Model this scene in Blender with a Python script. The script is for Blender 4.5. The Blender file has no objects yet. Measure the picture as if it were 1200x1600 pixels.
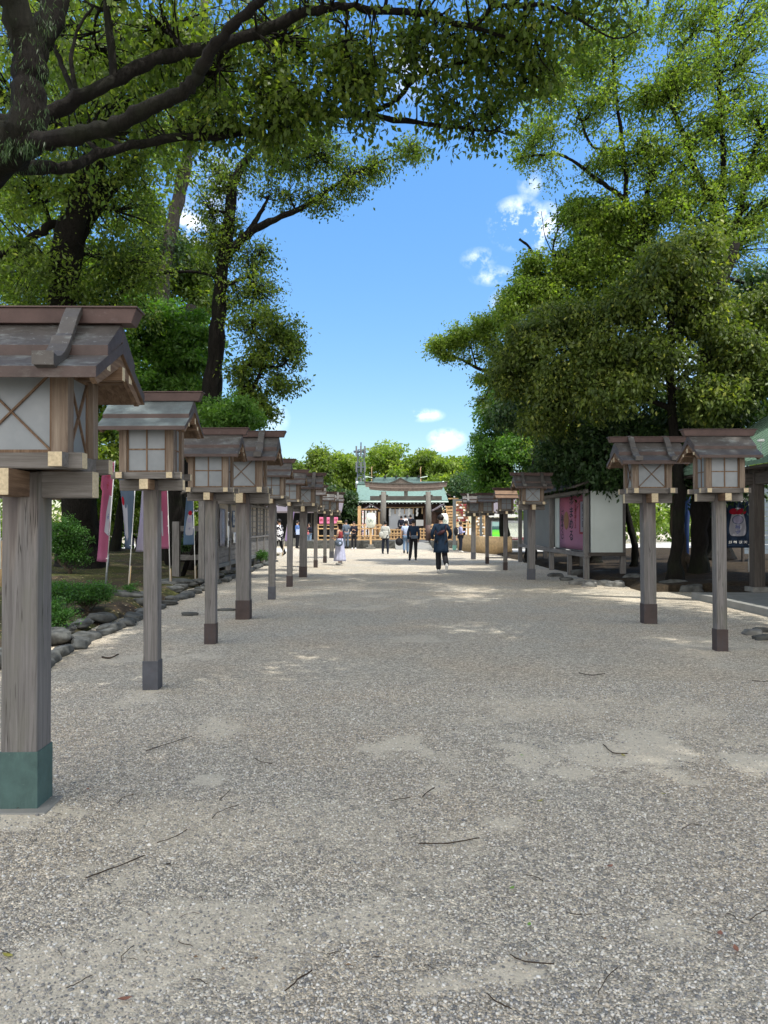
import bpy, math, random
import numpy as np
from mathutils import Vector, Matrix, Quaternion

R = math.radians
PI = math.pi
S = bpy.context.scene
COL = S.collection

# ------------------------------------------------------------------ camera
CAM_H = 1.5
F = 1200.0            # focal length in pixels of the 1200 x 1600 photograph
PITCH = math.atan(19 / F)
YAW = -math.atan(12 / F)
cam_d = bpy.data.cameras.new('camera')
cam = bpy.data.objects.new('camera', cam_d)
COL.objects.link(cam)
cam_d.sensor_fit = 'VERTICAL'
cam_d.sensor_height = 36.0
cam_d.lens = 36.0 * F / 1600
cam_d.clip_end = 3000
cam.location = (0, 0, CAM_H)
cam.rotation_euler = (R(90) + PITCH, 0, YAW)
S.camera = cam
CM = cam.rotation_euler.to_matrix()

# ------------------------------------------------------------------ sky, sun, exposure
SUN_EL, SUN_AZ = R(67), R(130)      # azimuth clockwise from +Y: from the right and slightly behind
wd = bpy.data.worlds.new('World')
S.world = wd
wd.use_nodes = True
nt = wd.node_tree
nt.nodes.clear()
def wn(t, **k):
    n = nt.nodes.new(t)
    for a, b in k.items():
        setattr(n, a, b)
    return n
out = wn('ShaderNodeOutputWorld')
bg = wn('ShaderNodeBackground')
sky = wn('ShaderNodeTexSky', sky_type='NISHITA')
sky.sun_disc = False
sky.sun_elevation = SUN_EL
sky.sun_rotation = SUN_AZ
sky.air_density = 1.0
sky.dust_density = 0.35
sky.ozone_density = 2.0
hs = wn('ShaderNodeHueSaturation')
hs.inputs['Saturation'].default_value = 1.25
hs.inputs['Value'].default_value = 0.80
nt.links.new(sky.outputs[0], hs.inputs['Color'])
bg.inputs['Strength'].default_value = 0.15
tc = wn('ShaderNodeTexCoord')
nz = wn('ShaderNodeTexNoise')
nz.inputs['Scale'].default_value = 30
nz.inputs['Detail'].default_value = 8
nz.inputs['Roughness'].default_value = 0.62
nt.links.new(tc.outputs['Generated'], nz.inputs['Vector'])

def wdir(px, py):
    return (CM @ Vector(((px - 600) / F, (800 - py) / F, -1))).normalized()

def mathn(op, a, b=None, clamp=False):
    m = wn('ShaderNodeMath', operation=op)
    m.use_clamp = clamp
    for i, v in enumerate((a, b)):
        if v is None:
            continue
        if isinstance(v, (int, float)):
            m.inputs[i].default_value = v
        else:
            nt.links.new(v, m.inputs[i])
    return m.outputs[0]

mask = None
for px, py, rx, ry, am in [(808, 350, 46, 40, 1.0), (852, 358, 34, 40, .9), (828, 285, 20, 26, .42), (748, 404, 30, 17, .5), (768, 431, 36, 16, .5),
                           (664, 649, 34, 12, .5), (698, 685, 34, 18, .72), (795, 470, 32, 22, .35), (300, 370, 60, 40, 1.2), (640, 110, 60, 40, .5),
                           (330, 300, 60, 60, .45), (20, 270, 40, 40, .8), (1010, 560, 120, 70, .8), (425, 655, 30, 30, .3), (690, 700, 24, 8, .6)]:
    d = wdir(px, py)
    right = CM @ Vector((1, 0, 0))
    mp = wn('ShaderNodeVectorMath', operation='SUBTRACT')
    nt.links.new(tc.outputs['Generated'], mp.inputs[0])
    mp.inputs[1].default_value = d
    sc = wn('ShaderNodeVectorMath', operation='MULTIPLY')
    nt.links.new(mp.outputs[0], sc.inputs[0])
    sc.inputs[1].default_value = (F / rx, F / rx, F / ry)
    ln = wn('ShaderNodeVectorMath', operation='LENGTH')
    nt.links.new(sc.outputs[0], ln.inputs[0])
    v = mathn('SUBTRACT', 1.0, ln.outputs['Value'], clamp=True)
    v = mathn('MULTIPLY', v, am * 1.6)
    mask = v if mask is None else mathn('ADD', mask, v)
# broken up by noise
br = mathn('SUBTRACT', nz.outputs['Fac'], 0.44)
br = mathn('MULTIPLY', br, 4.2, clamp=True)
mask = mathn('MULTIPLY', mask, br, clamp=True)
# unseen bank of bright cloud, added behind the camera as soft fill light
nz2 = wn('ShaderNodeTexNoise')
nz2.inputs['Scale'].default_value = 2.6
nz2.inputs['Detail'].default_value = 6
nt.links.new(tc.outputs['Generated'], nz2.inputs['Vector'])
sp = wn('ShaderNodeSeparateXYZ')
nt.links.new(tc.outputs['Generated'], sp.inputs[0])
bk = mathn('MULTIPLY', sp.outputs['Y'], -2.6)
bk = mathn('ADD', bk, 0.75)
bk = mathn('SUBTRACT', bk, mathn('MULTIPLY', mathn('SUBTRACT', 0.62, sp.outputs['Z'], clamp=True), mathn('MULTIPLY', mathn('ADD', sp.outputs['Y'], 0.25, clamp=True), 40.0)))
nn = mathn('SUBTRACT', nz2.outputs['Fac'], 0.5)
nn = mathn('MULTIPLY', nn, 2.0)
bk = mathn('ADD', bk, nn, clamp=True)
mask2 = mathn('MAXIMUM', mask, bk)
mx = wn('ShaderNodeMix', data_type='RGBA')
nt.links.new(mask2, mx.inputs['Factor'])
# the sky is less glaring towards the horizon than a perfectly clean one
gr = wn('ShaderNodeMapRange')
nt.links.new(sp.outputs['Z'], gr.inputs['Value'])
gr.inputs['From Min'].default_value = 0.0
gr.inputs['From Max'].default_value = 0.45
gr.inputs['To Min'].default_value = 0.55
gr.inputs['To Max'].default_value = 1.0
gm = wn('ShaderNodeMix', data_type='RGBA', blend_type='MULTIPLY')
gm.inputs['Factor'].default_value = 1.0
nt.links.new(hs.outputs[0], gm.inputs['A'])
nt.links.new(gr.outputs[0], gm.inputs['B'])
nt.links.new(gm.outputs['Result'], mx.inputs['A'])
mx.inputs['B'].default_value = (6.6, 6.5, 6.4, 1)
nt.links.new(mx.outputs['Result'], bg.inputs['Color'])
nt.links.new(bg.outputs[0], out.inputs[0])

sl = bpy.data.lights.new('sun', 'SUN')
sl.energy = 2.45
sl.angle = R(0.6)
sl.color = (1.0, 0.96, 0.88)
so = bpy.data.objects.new('sun', sl)
COL.objects.link(so)
so.rotation_euler = (R(90) - SUN_EL, 0, -SUN_AZ + PI)
so.rotation_euler = Vector((-math.sin(SUN_AZ) * math.cos(SUN_EL), -math.cos(SUN_AZ) * math.cos(SUN_EL), -math.sin(SUN_EL))).to_track_quat('-Z', 'Y').to_euler()
S.view_settings.view_transform = 'Standard'
S.view_settings.look = 'None'
S.view_settings.gamma = 1
S.view_settings.exposure = 1.25
S.cycles.max_bounces = 8
S.cycles.diffuse_bounces = 4
S.cycles.transmission_bounces = 4
S.cycles.transparent_max_bounces = 8
S.cycles.sample_clamp_indirect = 6
S.cycles.use_denoising = True

# ------------------------------------------------------------------ placing helpers
def W(px, py, d):
    """world point seen at a pixel of the photograph, at distance d along the view axis"""
    return Vector((0, 0, CAM_H)) + CM @ Vector(((px - 600) / F * d, (800 - py) / F * d, -d))

def G(px, py, z=0.0):
    v = CM @ Vector(((px - 600) / F, (800 - py) / F, -1))
    t = (z - CAM_H) / v.z
    return Vector((0, 0, CAM_H)) + v * t

def lane(px, Y, z=0.0):
    """point on column px of the picture at lane distance Y"""
    v = CM @ Vector(((px - 600) / F, 0, -1))
    t = Y / v.y
    return Vector((v.x * t, Y, z))

# ------------------------------------------------------------------ materials
MATS = {}
class NB:
    def __init__(s, name, rough=0.8, metal=0.0, spec=0.3):
        s.m = bpy.data.materials.new(name)
        s.m.use_nodes = True
        s.t = s.m.node_tree
        s.b = s.t.nodes['Principled BSDF']
        s.b.inputs['Roughness'].default_value = rough
        s.b.inputs['Metallic'].default_value = metal
        s.b.inputs['Specular IOR Level'].default_value = spec
    def n(s, t, **k):
        n = s.t.nodes.new(t)
        for a, b in k.items():
            setattr(n, a, b)
        return n
    def l(s, a, b):
        s.t.links.new(a, b)
    def coord(s, scale=(1, 1, 1), rand=True, kind='Object'):
        t = s.n('ShaderNodeTexCoord')
        o = t.outputs[kind]
        if rand:
            oi = s.n('ShaderNodeObjectInfo')
            v = s.n('ShaderNodeVectorMath', operation='SCALE')
            c = s.n('ShaderNodeCombineXYZ')
            for i in range(3):
                s.l(oi.outputs['Random'], c.inputs[i])
            s.l(c.outputs[0], v.inputs[0])
            v.inputs['Scale'].default_value = 37.0
            a = s.n('ShaderNodeVectorMath', operation='ADD')
            s.l(o, a.inputs[0]); s.l(v.outputs[0], a.inputs[1])
            o = a.outputs[0]
        mp = s.n('ShaderNodeMapping')
        s.l(o, mp.inputs[0])
        mp.inputs['Scale'].default_value = scale
        return mp.outputs[0]
    def noise(s, vec, scale, detail=4, rough=0.55, dist=0.0):
        n = s.n('ShaderNodeTexNoise')
        n.inputs['Scale'].default_value = scale
        n.inputs['Detail'].default_value = detail
        n.inputs['Roughness'].default_value = rough
        n.inputs['Distortion'].default_value = dist
        s.l(vec, n.inputs['Vector'])
        return n.outputs['Fac']
    def ramp(s, fac, stops, interp='LINEAR'):
        r = s.n('ShaderNodeValToRGB')
        r.color_ramp.interpolation = interp
        e = r.color_ramp.elements
        while len(e) < len(stops):
            e.new(0.5)
        for i, (p, c) in enumerate(stops):
            e[i].position = p
            e[i].color = (*c, 1) if len(c) == 3 else c
        s.l(fac, r.inputs[0])
        return r.outputs[0]
    def mix(s, f, a, b, mode='MIX'):
        m = s.n('ShaderNodeMix', data_type='RGBA', blend_type=mode)
        for k, v in (('Factor', f), ('A', a), ('B', b)):
            if isinstance(v, (int, float)):
                m.inputs[k].default_value = v
            elif isinstance(v, tuple):
                m.inputs[k].default_value = (*v, 1)
            else:
                s.l(v, m.inputs[k])
        return m.outputs['Result']
    def mth(s, op, a, b=0.0, clamp=False):
        m = s.n('ShaderNodeMath', operation=op)
        m.use_clamp = clamp
        for i, v in enumerate((a, b)):
            if isinstance(v, (int, float)):
                m.inputs[i].default_value = v
            else:
                s.l(v, m.inputs[i])
        return m.outputs[0]
    def bump(s, h, strength=0.3, dist=0.01):
        b = s.n('ShaderNodeBump')
        b.inputs['Strength'].default_value = strength
        b.inputs['Distance'].default_value = dist
        s.l(h, b.inputs['Height'])
        s.l(b.outputs[0], s.b.inputs['Normal'])
    def color(s, c):
        if isinstance(c, tuple):
            s.b.inputs['Base Color'].default_value = (*c, 1)
        else:
            s.l(c, s.b.inputs['Base Color'])
    def done(s, key):
        MATS[key] = s.m
        return s.m

def plain(key, c, rough=0.7, var=0.15, scale=8.0, metal=0.0, bump=0.0, spec=0.3):
    b = NB(key.replace('_', ' '), rough, metal, spec)
    v = b.coord()
    n = b.noise(v, scale, 5)
    dk = tuple(x * (1 - var) for x in c)
    lt = tuple(min(1, x * (1 + var)) for x in c)
    b.color(b.ramp(n, [(0.3, dk), (0.7, lt)]))
    if bump:
        b.bump(b.noise(v, scale * 4, 4), bump, 0.01)
    return b.done(key)

def wood(key, axis, c0, c1, cd, stain=0.35, rough=0.82):
    b = NB(key.replace('_', ' '), rough)
    sc = {'x': (1.2, 22, 22), 'y': (22, 1.2, 22), 'z': (22, 22, 1.2)}[axis]
    v = b.coord(sc)
    g = b.noise(v, 1.6, 8, 0.7, 0.6)
    v2 = b.coord((1.6, 1.6, 1.6) if axis != 'z' else (3.5, 3.5, 1.0))
    st = b.noise(v2, 1.6, 4, 0.55)
    fine = b.noise(b.coord(tuple(x * 5 for x in sc)), 2.0, 4, 0.8)
    col = b.ramp(g, [(0.28, cd), (0.45, c0), (0.62, c1), (0.8, tuple(min(1, x * 1.35) for x in c1))])
    wm = b.ramp(st, [(0.42, (0, 0, 0)), (0.68, (1, 1, 1))])
    col = b.mix(b.mth('MULTIPLY', wm, stain), col, tuple(x * 0.45 for x in (c0[0] * 1.15, c0[1], c0[2] * 0.9)))
    col = b.mix(b.mth('MULTIPLY', fine, 0.35), col, tuple(x * 0.5 for x in c0), 'MIX')
    b.color(col)
    b.bump(b.mth('ADD', g, fine), 0.35, 0.004)
    return b.done(key)

for ax in 'xyz':
    wood('weathered_wood_' + ax, ax, (.135, .125, .115), (.205, .195, .185), (.07, .062, .055))
    wood('brown_wood_' + ax, ax, (.14, .088, .055), (.22, .15, .10), (.065, .042, .028))
    wood('dark_wood_' + ax, ax, (.06, .052, .047), (.09, .08, .07), (.03, .026, .024))
    wood('fresh_wood_' + ax, ax, (.62, .40, .20), (.78, .55, .31), (.45, .27, .12), 0.1)
    wood('grey_plank_' + ax, ax, (.17, .165, .16), (.25, .24, .23), (.09, .085, .08), .3)

# post wood: grey and streaky below, brown and stained towards the beams
b = NB('post wood', 0.85)
v = b.coord((24, 24, 1.0))
g = b.noise(v, 1.5, 9, 0.72, 0.8)
fine = b.noise(b.coord((110, 110, 3)), 1.5, 4, 0.8)
col = b.ramp(g, [(0.28, (.07, .064, .062)), (0.44, (.13, .125, .122)), (0.6, (.185, .178, .175)), (0.78, (.28, .27, .265))])
sep = b.n('ShaderNodeSeparateXYZ')
tco = b.n('ShaderNodeTexCoord')
b.l(tco.outputs['Object'], sep.inputs[0])
wob = b.noise(b.coord((9, 9, .7)), 1.3, 3, 0.6)
hh = b.mth('ADD', b.mth('MULTIPLY', sep.outputs['Z'], 0.62), b.mth('MULTIPLY', wob, 0.95))
up = b.ramp(hh, [(0.78 * 1.0, (0, 0, 0)), (1.0, (1, 1, 1))])
m1 = b.mth('SUBTRACT', hh, 1.30)
up = b.mth('MULTIPLY', m1, 2.6, True)
col = b.mix(b.mth('MULTIPLY', up, 0.6), col, (.22, .165, .12))
m2 = b.mth('MULTIPLY', b.mth('SUBTRACT', hh, 1.42), 7.0, True)
col = b.mix(b.mth('MULTIPLY', m2, 0.72), col, (.045, .038, .042))
col = b.mix(b.mth('MULTIPLY', fine, 0.4), col, (.10, .095, .10))
ck = b.noise(b.coord((30, 30, .55)), 1.2, 2, .5)
ckm = b.ramp(ck, [(.485, (0, 0, 0)), (.5, (1, 1, 1)), (.515, (0, 0, 0))])
ckm = b.mth('MULTIPLY', ckm, b.ramp(b.noise(b.coord((4, 4, 1.5)), 2, 3), [(.5, (0, 0, 0)), (.6, (1, 1, 1))]))
col = b.mix(ckm, col, (.02, .018, .016))
gr_ = b.noise(b.coord((2, 2, .8)), 2.2, 4)
col = b.mix(b.ramp(gr_, [(.5, (0, 0, 0)), (.75, (.45, .45, .45))]), col, (.12, .125, .085))
b.color(col)
b.bump(b.mth('ADD', g, fine), 0.4, 0.005)
b.done('post_wood')

wood('corner_wood', 'z', (.17, .13, .10), (.26, .215, .17), (.085, .06, .045), .5)
plain('end_grain', (.46, .385, .26), 0.85, 0.22, 60)

def copper(key, base, patina, amount, streak=True, rough=0.52, metal=0.15, sc=(4, 9, 9)):
    b = NB(key.replace('_', ' '), rough, metal, 0.4)
    n = b.noise(b.coord((5, 5, 5)), 1.3, 7, 0.65, 0.2)
    col = b.ramp(n, [(0.3, tuple(x * .72 for x in base)), (0.7, tuple(x * 1.22 for x in base))])
    big = b.noise(b.coord((2.2, 2.2, 2.2)), 1.6, 3)
    s1 = b.noise(b.coord(sc), 2.4, 9, 0.8)
    s2 = b.noise(b.coord((40, 40, 40)), 1.0, 3, 0.6)
    m = b.mth('ADD', b.mth('MULTIPLY', s1, .62), b.mth('MULTIPLY', big, .38))
    m = b.ramp(m, [(0.62 - amount * .22, (0, 0, 0)), (0.74 - amount * .16, (1, 1, 1))])
    spots = b.ramp(s2, [(.64, (0, 0, 0)), (.68, (1, 1, 1))])
    col = b.mix(b.mth('MULTIPLY', b.mth('MAXIMUM', m, b.mth('MULTIPLY', spots, amount)), 0.6), col, patina)
    b.color(col)
    b.bump(s1, 0.10, 0.008)
    rr = b.mth('ADD', b.mth('MULTIPLY', s1, 0.35), rough - .15)
    b.l(rr, b.b.inputs['Roughness'])
    return b.done(key)

copper('roof_copper', (.072, .066, .062), (.31, .35, .35), .48)
copper('roof_edge', (.062, .042, .038), (.15, .14, .13), .25)
copper('roof_verdigris', (.105, .125, .13), (.21, .28, .29), .6)
copper('roof_bronze', (.17, .105, .065), (.24, .18, .13), .4)
copper('ridge_copper', (.074, .046, .042), (.20, .18, .18), .12)
copper('foot_copper', (.052, .037, .035), (.045, .05, .062), .6, metal=.1, rough=.65, sc=(14, 14, 2))
copper('foot_verdigris', (.055, .105, .10), (.10, .165, .15), .55, metal=0.0, rough=.65, sc=(16, 16, 2.5))
copper('foot_slate', (.065, .07, .085), (.10, .07, .075), .4, metal=.1)
copper('pavilion_copper', (.10, .17, .125), (.15, .24, .18), .5, metal=0, rough=.7)
copper('shrine_copper', (.125, .20, .172), (.19, .28, .245), .5, metal=0, rough=.6)
copper('shrine_dark_copper', (.10, .16, .16), (.2, .3, .28), .4, metal=0, rough=.6)

# lantern panes: milky acrylic
b = NB('milky pane', 0.32, 0, 0.5)
n = b.noise(b.coord((3, 3, 3)), 2, 4)
b.color(b.ramp(n, [(0.3, (.15, .172, .19)), (0.7, (.205, .225, .24))]))
b.done('pane')

def leafmat(key, cols, trans=0.45, rough=0.5, spec=0.35):
    b = NB(key.replace('_', ' '), rough, 0, spec)
    at = b.n('ShaderNodeAttribute', attribute_name='tint')
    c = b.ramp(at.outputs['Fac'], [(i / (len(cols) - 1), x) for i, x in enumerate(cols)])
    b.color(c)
    tr = b.n('ShaderNodeBsdfTranslucent')
    tcx = b.mix(1.0, c, (1.6, 1.75, .55), 'MULTIPLY')
    b.l(tcx, tr.inputs['Color'])
    ms = b.n('ShaderNodeMixShader')
    ms.inputs[0].default_value = trans
    b.l(b.b.outputs[0], ms.inputs[1]); b.l(tr.outputs[0], ms.inputs[2])
    o = b.t.nodes['Material Output']
    b.l(ms.outputs[0], o.inputs[0])
    return b.done(key)

leafmat('leaf_camphor', [(.036, .064, .016), (.075, .120, .024), (.135, .190, .034), (.27, .31, .06)], .5)
leafmat('leaf_light', [(.070, .120, .024), (.12, .19, .034), (.19, .26, .046), (.33, .38, .08)], .5)
leafmat('leaf_maple', [(.035, .085, .018), (.055, .13, .022), (.085, .17, .03), (.12, .21, .04)])
leafmat('leaf_dark', [(.014, .035, .012), (.024, .055, .017), (.04, .08, .024), (.08, .13, .035)], .25)
leafmat('leaf_olive', [(.030, .050, .013), (.068, .105, .022), (.140, .185, .036), (.34, .36, .075)], .35)
leafmat('leaf_bush', [(.022, .065, .014), (.035, .10, .018), (.055, .145, .024), (.08, .19, .035)], .3)

def bark(key, c, sc=1.0):
    b = NB(key.replace('_', ' '), 0.95, 0, .15)
    v = b.coord((9 * sc, 9 * sc, 2.2 * sc))
    n = b.noise(v, 1.6, 8, .72, .8)
    m = b.noise(b.coord((1.2, 1.2, 1.2)), 1.4, 3)
    col = b.ramp(n, [(0.3, tuple(x * .45 for x in c)), (0.52, c), (0.75, tuple(x * 1.5 for x in c))])
    col = b.mix(b.ramp(m, [(0.5, (0, 0, 0)), (0.75, (.5, .5, .5))]), col, (.016, .023, .010))
    b.color(col)
    b.bump(n, 1.0, .08)
    return b.done(key)
bark('bark_dark', (.013, .0115, .010))
bark('bark_grey', (.075, .068, .06))
bark('bark_brown', (.075, .06, .045))

plain('stone', (.075, .078, .075), .95, .55, 7, bump=1.0)
plain('stone_pale', (.17, .17, .16), .9, .35, 7, bump=.8)
plain('concrete', (.22, .22, .205), .9, .15, 4, bump=.15)
plain('white_paint', (.72, .73, .72), .6, .05, 4)
plain('panel_white', (.42, .47, .46), .6, .06, 2)
plain('panel_grey', (.13, .145, .15), .6, .08, 2)
plain('pole_white', (.78, .78, .76), .5, .04, 4)
plain('bamboo', (.38, .27, .15), .7, .25, 9)
plain('bamboo_pale', (.50, .36, .20), .7, .22, 9)
plain('paper', (.80, .80, .78), .8, .04, 9)
plain('black', (.02, .02, .022), .7, .2, 9)
plain('steel', (.27, .30, .32), .45, .1, 6, metal=.3)
plain('mast', (.10, .13, .17), .6, .15, 6)
plain('blue_paint', (.03, .07, .22), .5, .1, 5)
plain('verdigris_metal', (.25, .55, .48), .6, .15, 6)
plain('twig', (.045, .032, .022), .9, .3, 40)
plain('dead_leaf', (.26, .12, .08), .7, .3, 40)
plain('yellow_leaf', (.32, .30, .07), .7, .3, 40)
plain('green_leaf', (.16, .30, .05), .7, .2, 40)
plain('skin', (.50, .31, .22), .6, .06, 9)
plain('hair', (.018, .015, .014), .55, .2, 30)
# ------------------------------------------------------------------ mesh helpers
class MB:
    def __init__(s):
        s.v = []; s.f = []; s.mi = []
    def add(s, vs, fs, mi=0):
        o = len(s.v)
        s.v += [tuple(v) for v in vs]
        for k, f in enumerate(fs):
            s.f.append(tuple(i + o for i in f))
            s.mi.append(mi[k] if isinstance(mi, (list, tuple)) else mi)
        return s
    def box(s, x0, x1, y0, y1, z0, z1, mi=0, ends=None, axis=None):
        vs = [(x0, y0, z0), (x1, y0, z0), (x1, y1, z0), (x0, y1, z0), (x0, y0, z1), (x1, y0, z1), (x1, y1, z1), (x0, y1, z1)]
        fs = [(0, 3, 2, 1), (4, 5, 6, 7), (0, 1, 5, 4), (2, 3, 7, 6), (1, 2, 6, 5), (3, 0, 4, 7)]
        m = [mi] * 6
        if ends is not None:
            k = {'x': (4, 5), 'y': (2, 3), 'z': (0, 1)}[axis]
            for i in k:
                m[i] = ends
        return s.add(vs, fs, m)
    def beam(s, p0, p1, w, h, mi=0, up=(0, 0, 1)):
        p0 = Vector(p0); p1 = Vector(p1)
        d = (p1 - p0).normalized()
        u = Vector(up)
        if abs(d.dot(u)) > .99:
            u = Vector((0, 1, 0))
        r = d.cross(u).normalized(); u = r.cross(d)
        vs = []
        for p in (p0, p1):
            for a, b in ((-1, -1), (1, -1), (1, 1), (-1, 1)):
                vs.append(p + r * a * w / 2 + u * b * h / 2)
        return s.add(vs, [(0, 1, 2, 3), (7, 6, 5, 4), (0, 4, 5, 1), (1, 5, 6, 2), (2, 6, 7, 3), (3, 7, 4, 0)], mi)
    def prism(s, poly, a, b, axis='x', mi=0, caps=None):
        """poly of 2-D points extruded from a to b along axis (x: poly is y,z; y: poly is x,z; z: poly is x,y)"""
        def mk(p, t):
            return {'x': (t, p[0], p[1]), 'y': (p[0], t, p[1]), 'z': (p[0], p[1], t)}[axis]
        n = len(poly)
        vs = [mk(p, a) for p in poly] + [mk(p, b) for p in poly]
        fs = [tuple(range(n)), tuple(range(2 * n - 1, n - 1, -1))]
        for i in range(n):
            j = (i + 1) % n
            fs.append((i, i + n, j + n, j))
        m = mi if isinstance(mi, (list, tuple)) else [mi] * (n + 2)
        if caps is not None:
            m = list(m); m[0] = m[1] = caps
        return s.add(vs, fs, m)
    def tube(s, pts, rad, seg=8, mi=0, cap=True):
        pts = [Vector(p) for p in pts]
        if not isinstance(rad, (list, tuple)):
            rad = [rad] * len(pts)
        o = []
        prev = None
        for i, p in enumerate(pts):
            d = (pts[min(i + 1, len(pts) - 1)] - pts[max(i - 1, 0)])
            if d.length < 1e-9:
                d = Vector((0, 0, 1))
            d.normalize()
            if prev is None:
                r = d.orthogonal().normalized()
            else:
                r = (prev - d * prev.dot(d))
                r = r.normalized() if r.length > 1e-6 else d.orthogonal().normalized()
            prev = r
            u = d.cross(r)
            for k in range(seg):
                a = 2 * PI * k / seg
                o.append(p + (r * math.cos(a) + u * math.sin(a)) * rad[i])
        fs = []
        for i in range(len(pts) - 1):
            for k in range(seg):
                k2 = (k + 1) % seg
                fs.append((i * seg + k, i * seg + k2, (i + 1) * seg + k2, (i + 1) * seg + k))
        if cap:
            fs.append(tuple(range(seg - 1, -1, -1)))
            fs.append(tuple((len(pts) - 1) * seg + k for k in range(seg)))
        return s.add(o, fs, mi)
    def rings(s, rs, seg=16, mi=0, cap=True):
        """rs: list of (cx, cy, z, rx, ry)"""
        o = []
        for cx, cy, z, rx, ry in rs:
            for k in range(seg):
                a = 2 * PI * k / seg
                o.append((cx + rx * math.cos(a), cy + ry * math.sin(a), z))
        fs = []
        for i in range(len(rs) - 1):
            for k in range(seg):
                k2 = (k + 1) % seg
                fs.append((i * seg + k, i * seg + k2, (i + 1) * seg + k2, (i + 1) * seg + k))
        if cap:
            fs.append(tuple(range(seg - 1, -1, -1)))
            fs.append(tuple((len(rs) - 1) * seg + k for k in range(seg)))
        return s.add(o, fs, mi)
    def ell(s, c, r, seg=12, rg=8, mi=0, rot=None, jit=0, rnd=None):
        c = Vector(c)
        vs = []
        for i in range(rg + 1):
            t = PI * i / rg
            for k in range(seg):
                a = 2 * PI * k / seg
                q = Vector((math.sin(t) * math.cos(a) * r[0], math.sin(t) * math.sin(a) * r[1], math.cos(t) * r[2]))
                if jit and rnd:
                    q *= 1 + rnd.uniform(-jit, jit) * (1 if 0 < i < rg else 0)
                if rot:
                    q = rot @ q
                vs.append(c + q)
        fs = []
        for i in range(rg):
            for k in range(seg):
                k2 = (k + 1) % seg
                fs.append((i * seg + k, (i + 1) * seg + k, (i + 1) * seg + k2, i * seg + k2))
        return s.add(vs, fs, mi)
    def build(s, name, mats, parent=None, smooth=False, bevel=0.0, loc=None):
        me = bpy.data.meshes.new(name)
        me.from_pydata(s.v, [], s.f)
        if isinstance(mats, str):
            mats = [mats]
        for m in mats:
            me.materials.append(MATS[m])
        if len(mats) > 1:
            me.polygons.foreach_set('material_index', s.mi)
        if smooth:
            me.polygons.foreach_set('use_smooth', [True] * len(s.f))
        me.update()
        o = bpy.data.objects.new(name, me)
        COL.objects.link(o)
        if parent:
            o.parent = parent
        if loc is not None:
            o.location = loc
        if bevel:
            bm = o.modifiers.new('bevel', 'BEVEL')
            bm.width = bevel; bm.segments = 2; bm.limit_method = 'ANGLE'; bm.angle_limit = R(40)
        return o

def tag(o, label=None, cat=None, group=None, kind=None):
    for k, v in (('label', label), ('category', cat), ('group', group), ('kind', kind)):
        if v:
            o[k] = v
    return o

def thing(name, label, cat, loc=(0, 0, 0), rz=0.0, group=None):
    o = bpy.data.objects.new(name, None)
    o.empty_display_size = .2
    COL.objects.link(o)
    o.location = loc
    o.rotation_euler = (0, 0, rz)
    return tag(o, label, cat, group)

def text_obj(s, size, mat, parent, loc, rot, name='lettering', vertical=True, sx=1.0, spacing=1.0, ext=0.002):
    cu = bpy.data.curves.new(name, 'FONT')
    cu.body = '\n'.join(s) if vertical else s
    cu.size = size
    cu.align_x = 'CENTER'
    cu.align_y = 'TOP' if vertical else 'CENTER'
    cu.space_line = spacing
    cu.extrude = ext
    cu.offset = size * 0.012
    t = bpy.data.objects.new('tmp', cu)
    COL.objects.link(t)
    dg = bpy.context.evaluated_depsgraph_get()
    me = bpy.data.meshes.new_from_object(t.evaluated_get(dg))
    bpy.data.objects.remove(t)
    me.materials.clear()
    me.materials.append(MATS[mat])
    o = bpy.data.objects.new(name, me)
    COL.objects.link(o)
    o.parent = parent
    o.location = loc
    o.rotation_euler = rot
    o.scale = (sx, 1, 1)
    return o

# ------------------------------------------------------------------ numpy noise
def vnoise(x, y, seed=0):
    def h(i, j):
        n = (i * 374761393 + j * 668265263 + seed * 1442695041).astype(np.int64) & 0xffffffff
        n = ((n ^ (n >> 13)) * 1274126177) & 0xffffffff
        return ((n ^ (n >> 16)) & 0xffff) / 65535.0
    xi = np.floor(x).astype(np.int64); yi = np.floor(y).astype(np.int64)
    xf = x - xi; yf = y - yi
    u = xf * xf * (3 - 2 * xf); w = yf * yf * (3 - 2 * yf)
    return (h(xi, yi) * (1 - u) + h(xi + 1, yi) * u) * (1 - w) + (h(xi, yi + 1) * (1 - u) + h(xi + 1, yi + 1) * u) * w
def fbm(x, y, seed=0, o=4):
    a = 0; s = 1; t = 0
    for i in range(o):
        a = a + vnoise(x * 2 ** i, y * 2 ** i, seed + i) * s; t += s; s *= .5
    return a / t

# ------------------------------------------------------------------ ground
SAND = [(640, 1160, 70, 22, .9), (600, 1165, 60, 12, .8), (700, 1185, 60, 40, .45), (760, 1110, 60, 22, .35), (820, 1190, 45, 40, .7), (900, 1208, 60, 14, 1.0), (960, 1190, 80, 30, .75),
        (1030, 1180, 70, 40, 1.0), (1170, 1188, 50, 16, .9), (690, 1228, 40, 16, .7), (345, 1140, 45, 22, .6), (325, 1216, 24, 8, 1.0), (795, 1285, 45, 16, .6), (270, 1480, 330, 130, .55),
        (90, 1540, 200, 80, .55), (30, 1276, 90, 16, .9), (250, 1290, 120, 40, .4), (800, 1525, 40, 20, .9), (700, 1540, 70, 22, .7), (1040, 1450, 50, 20, .5), (1080, 1570, 60, 18, .6),
        (650, 1440, 120, 60, .45), (480, 1300, 200, 60, .35), (640, 1370, 120, 30, .4), (1180, 1540, 60, 40, .3), (210, 1085, 40, 20, .5), (720, 1320, 60, 20, .4)]
SANDW = []
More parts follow.
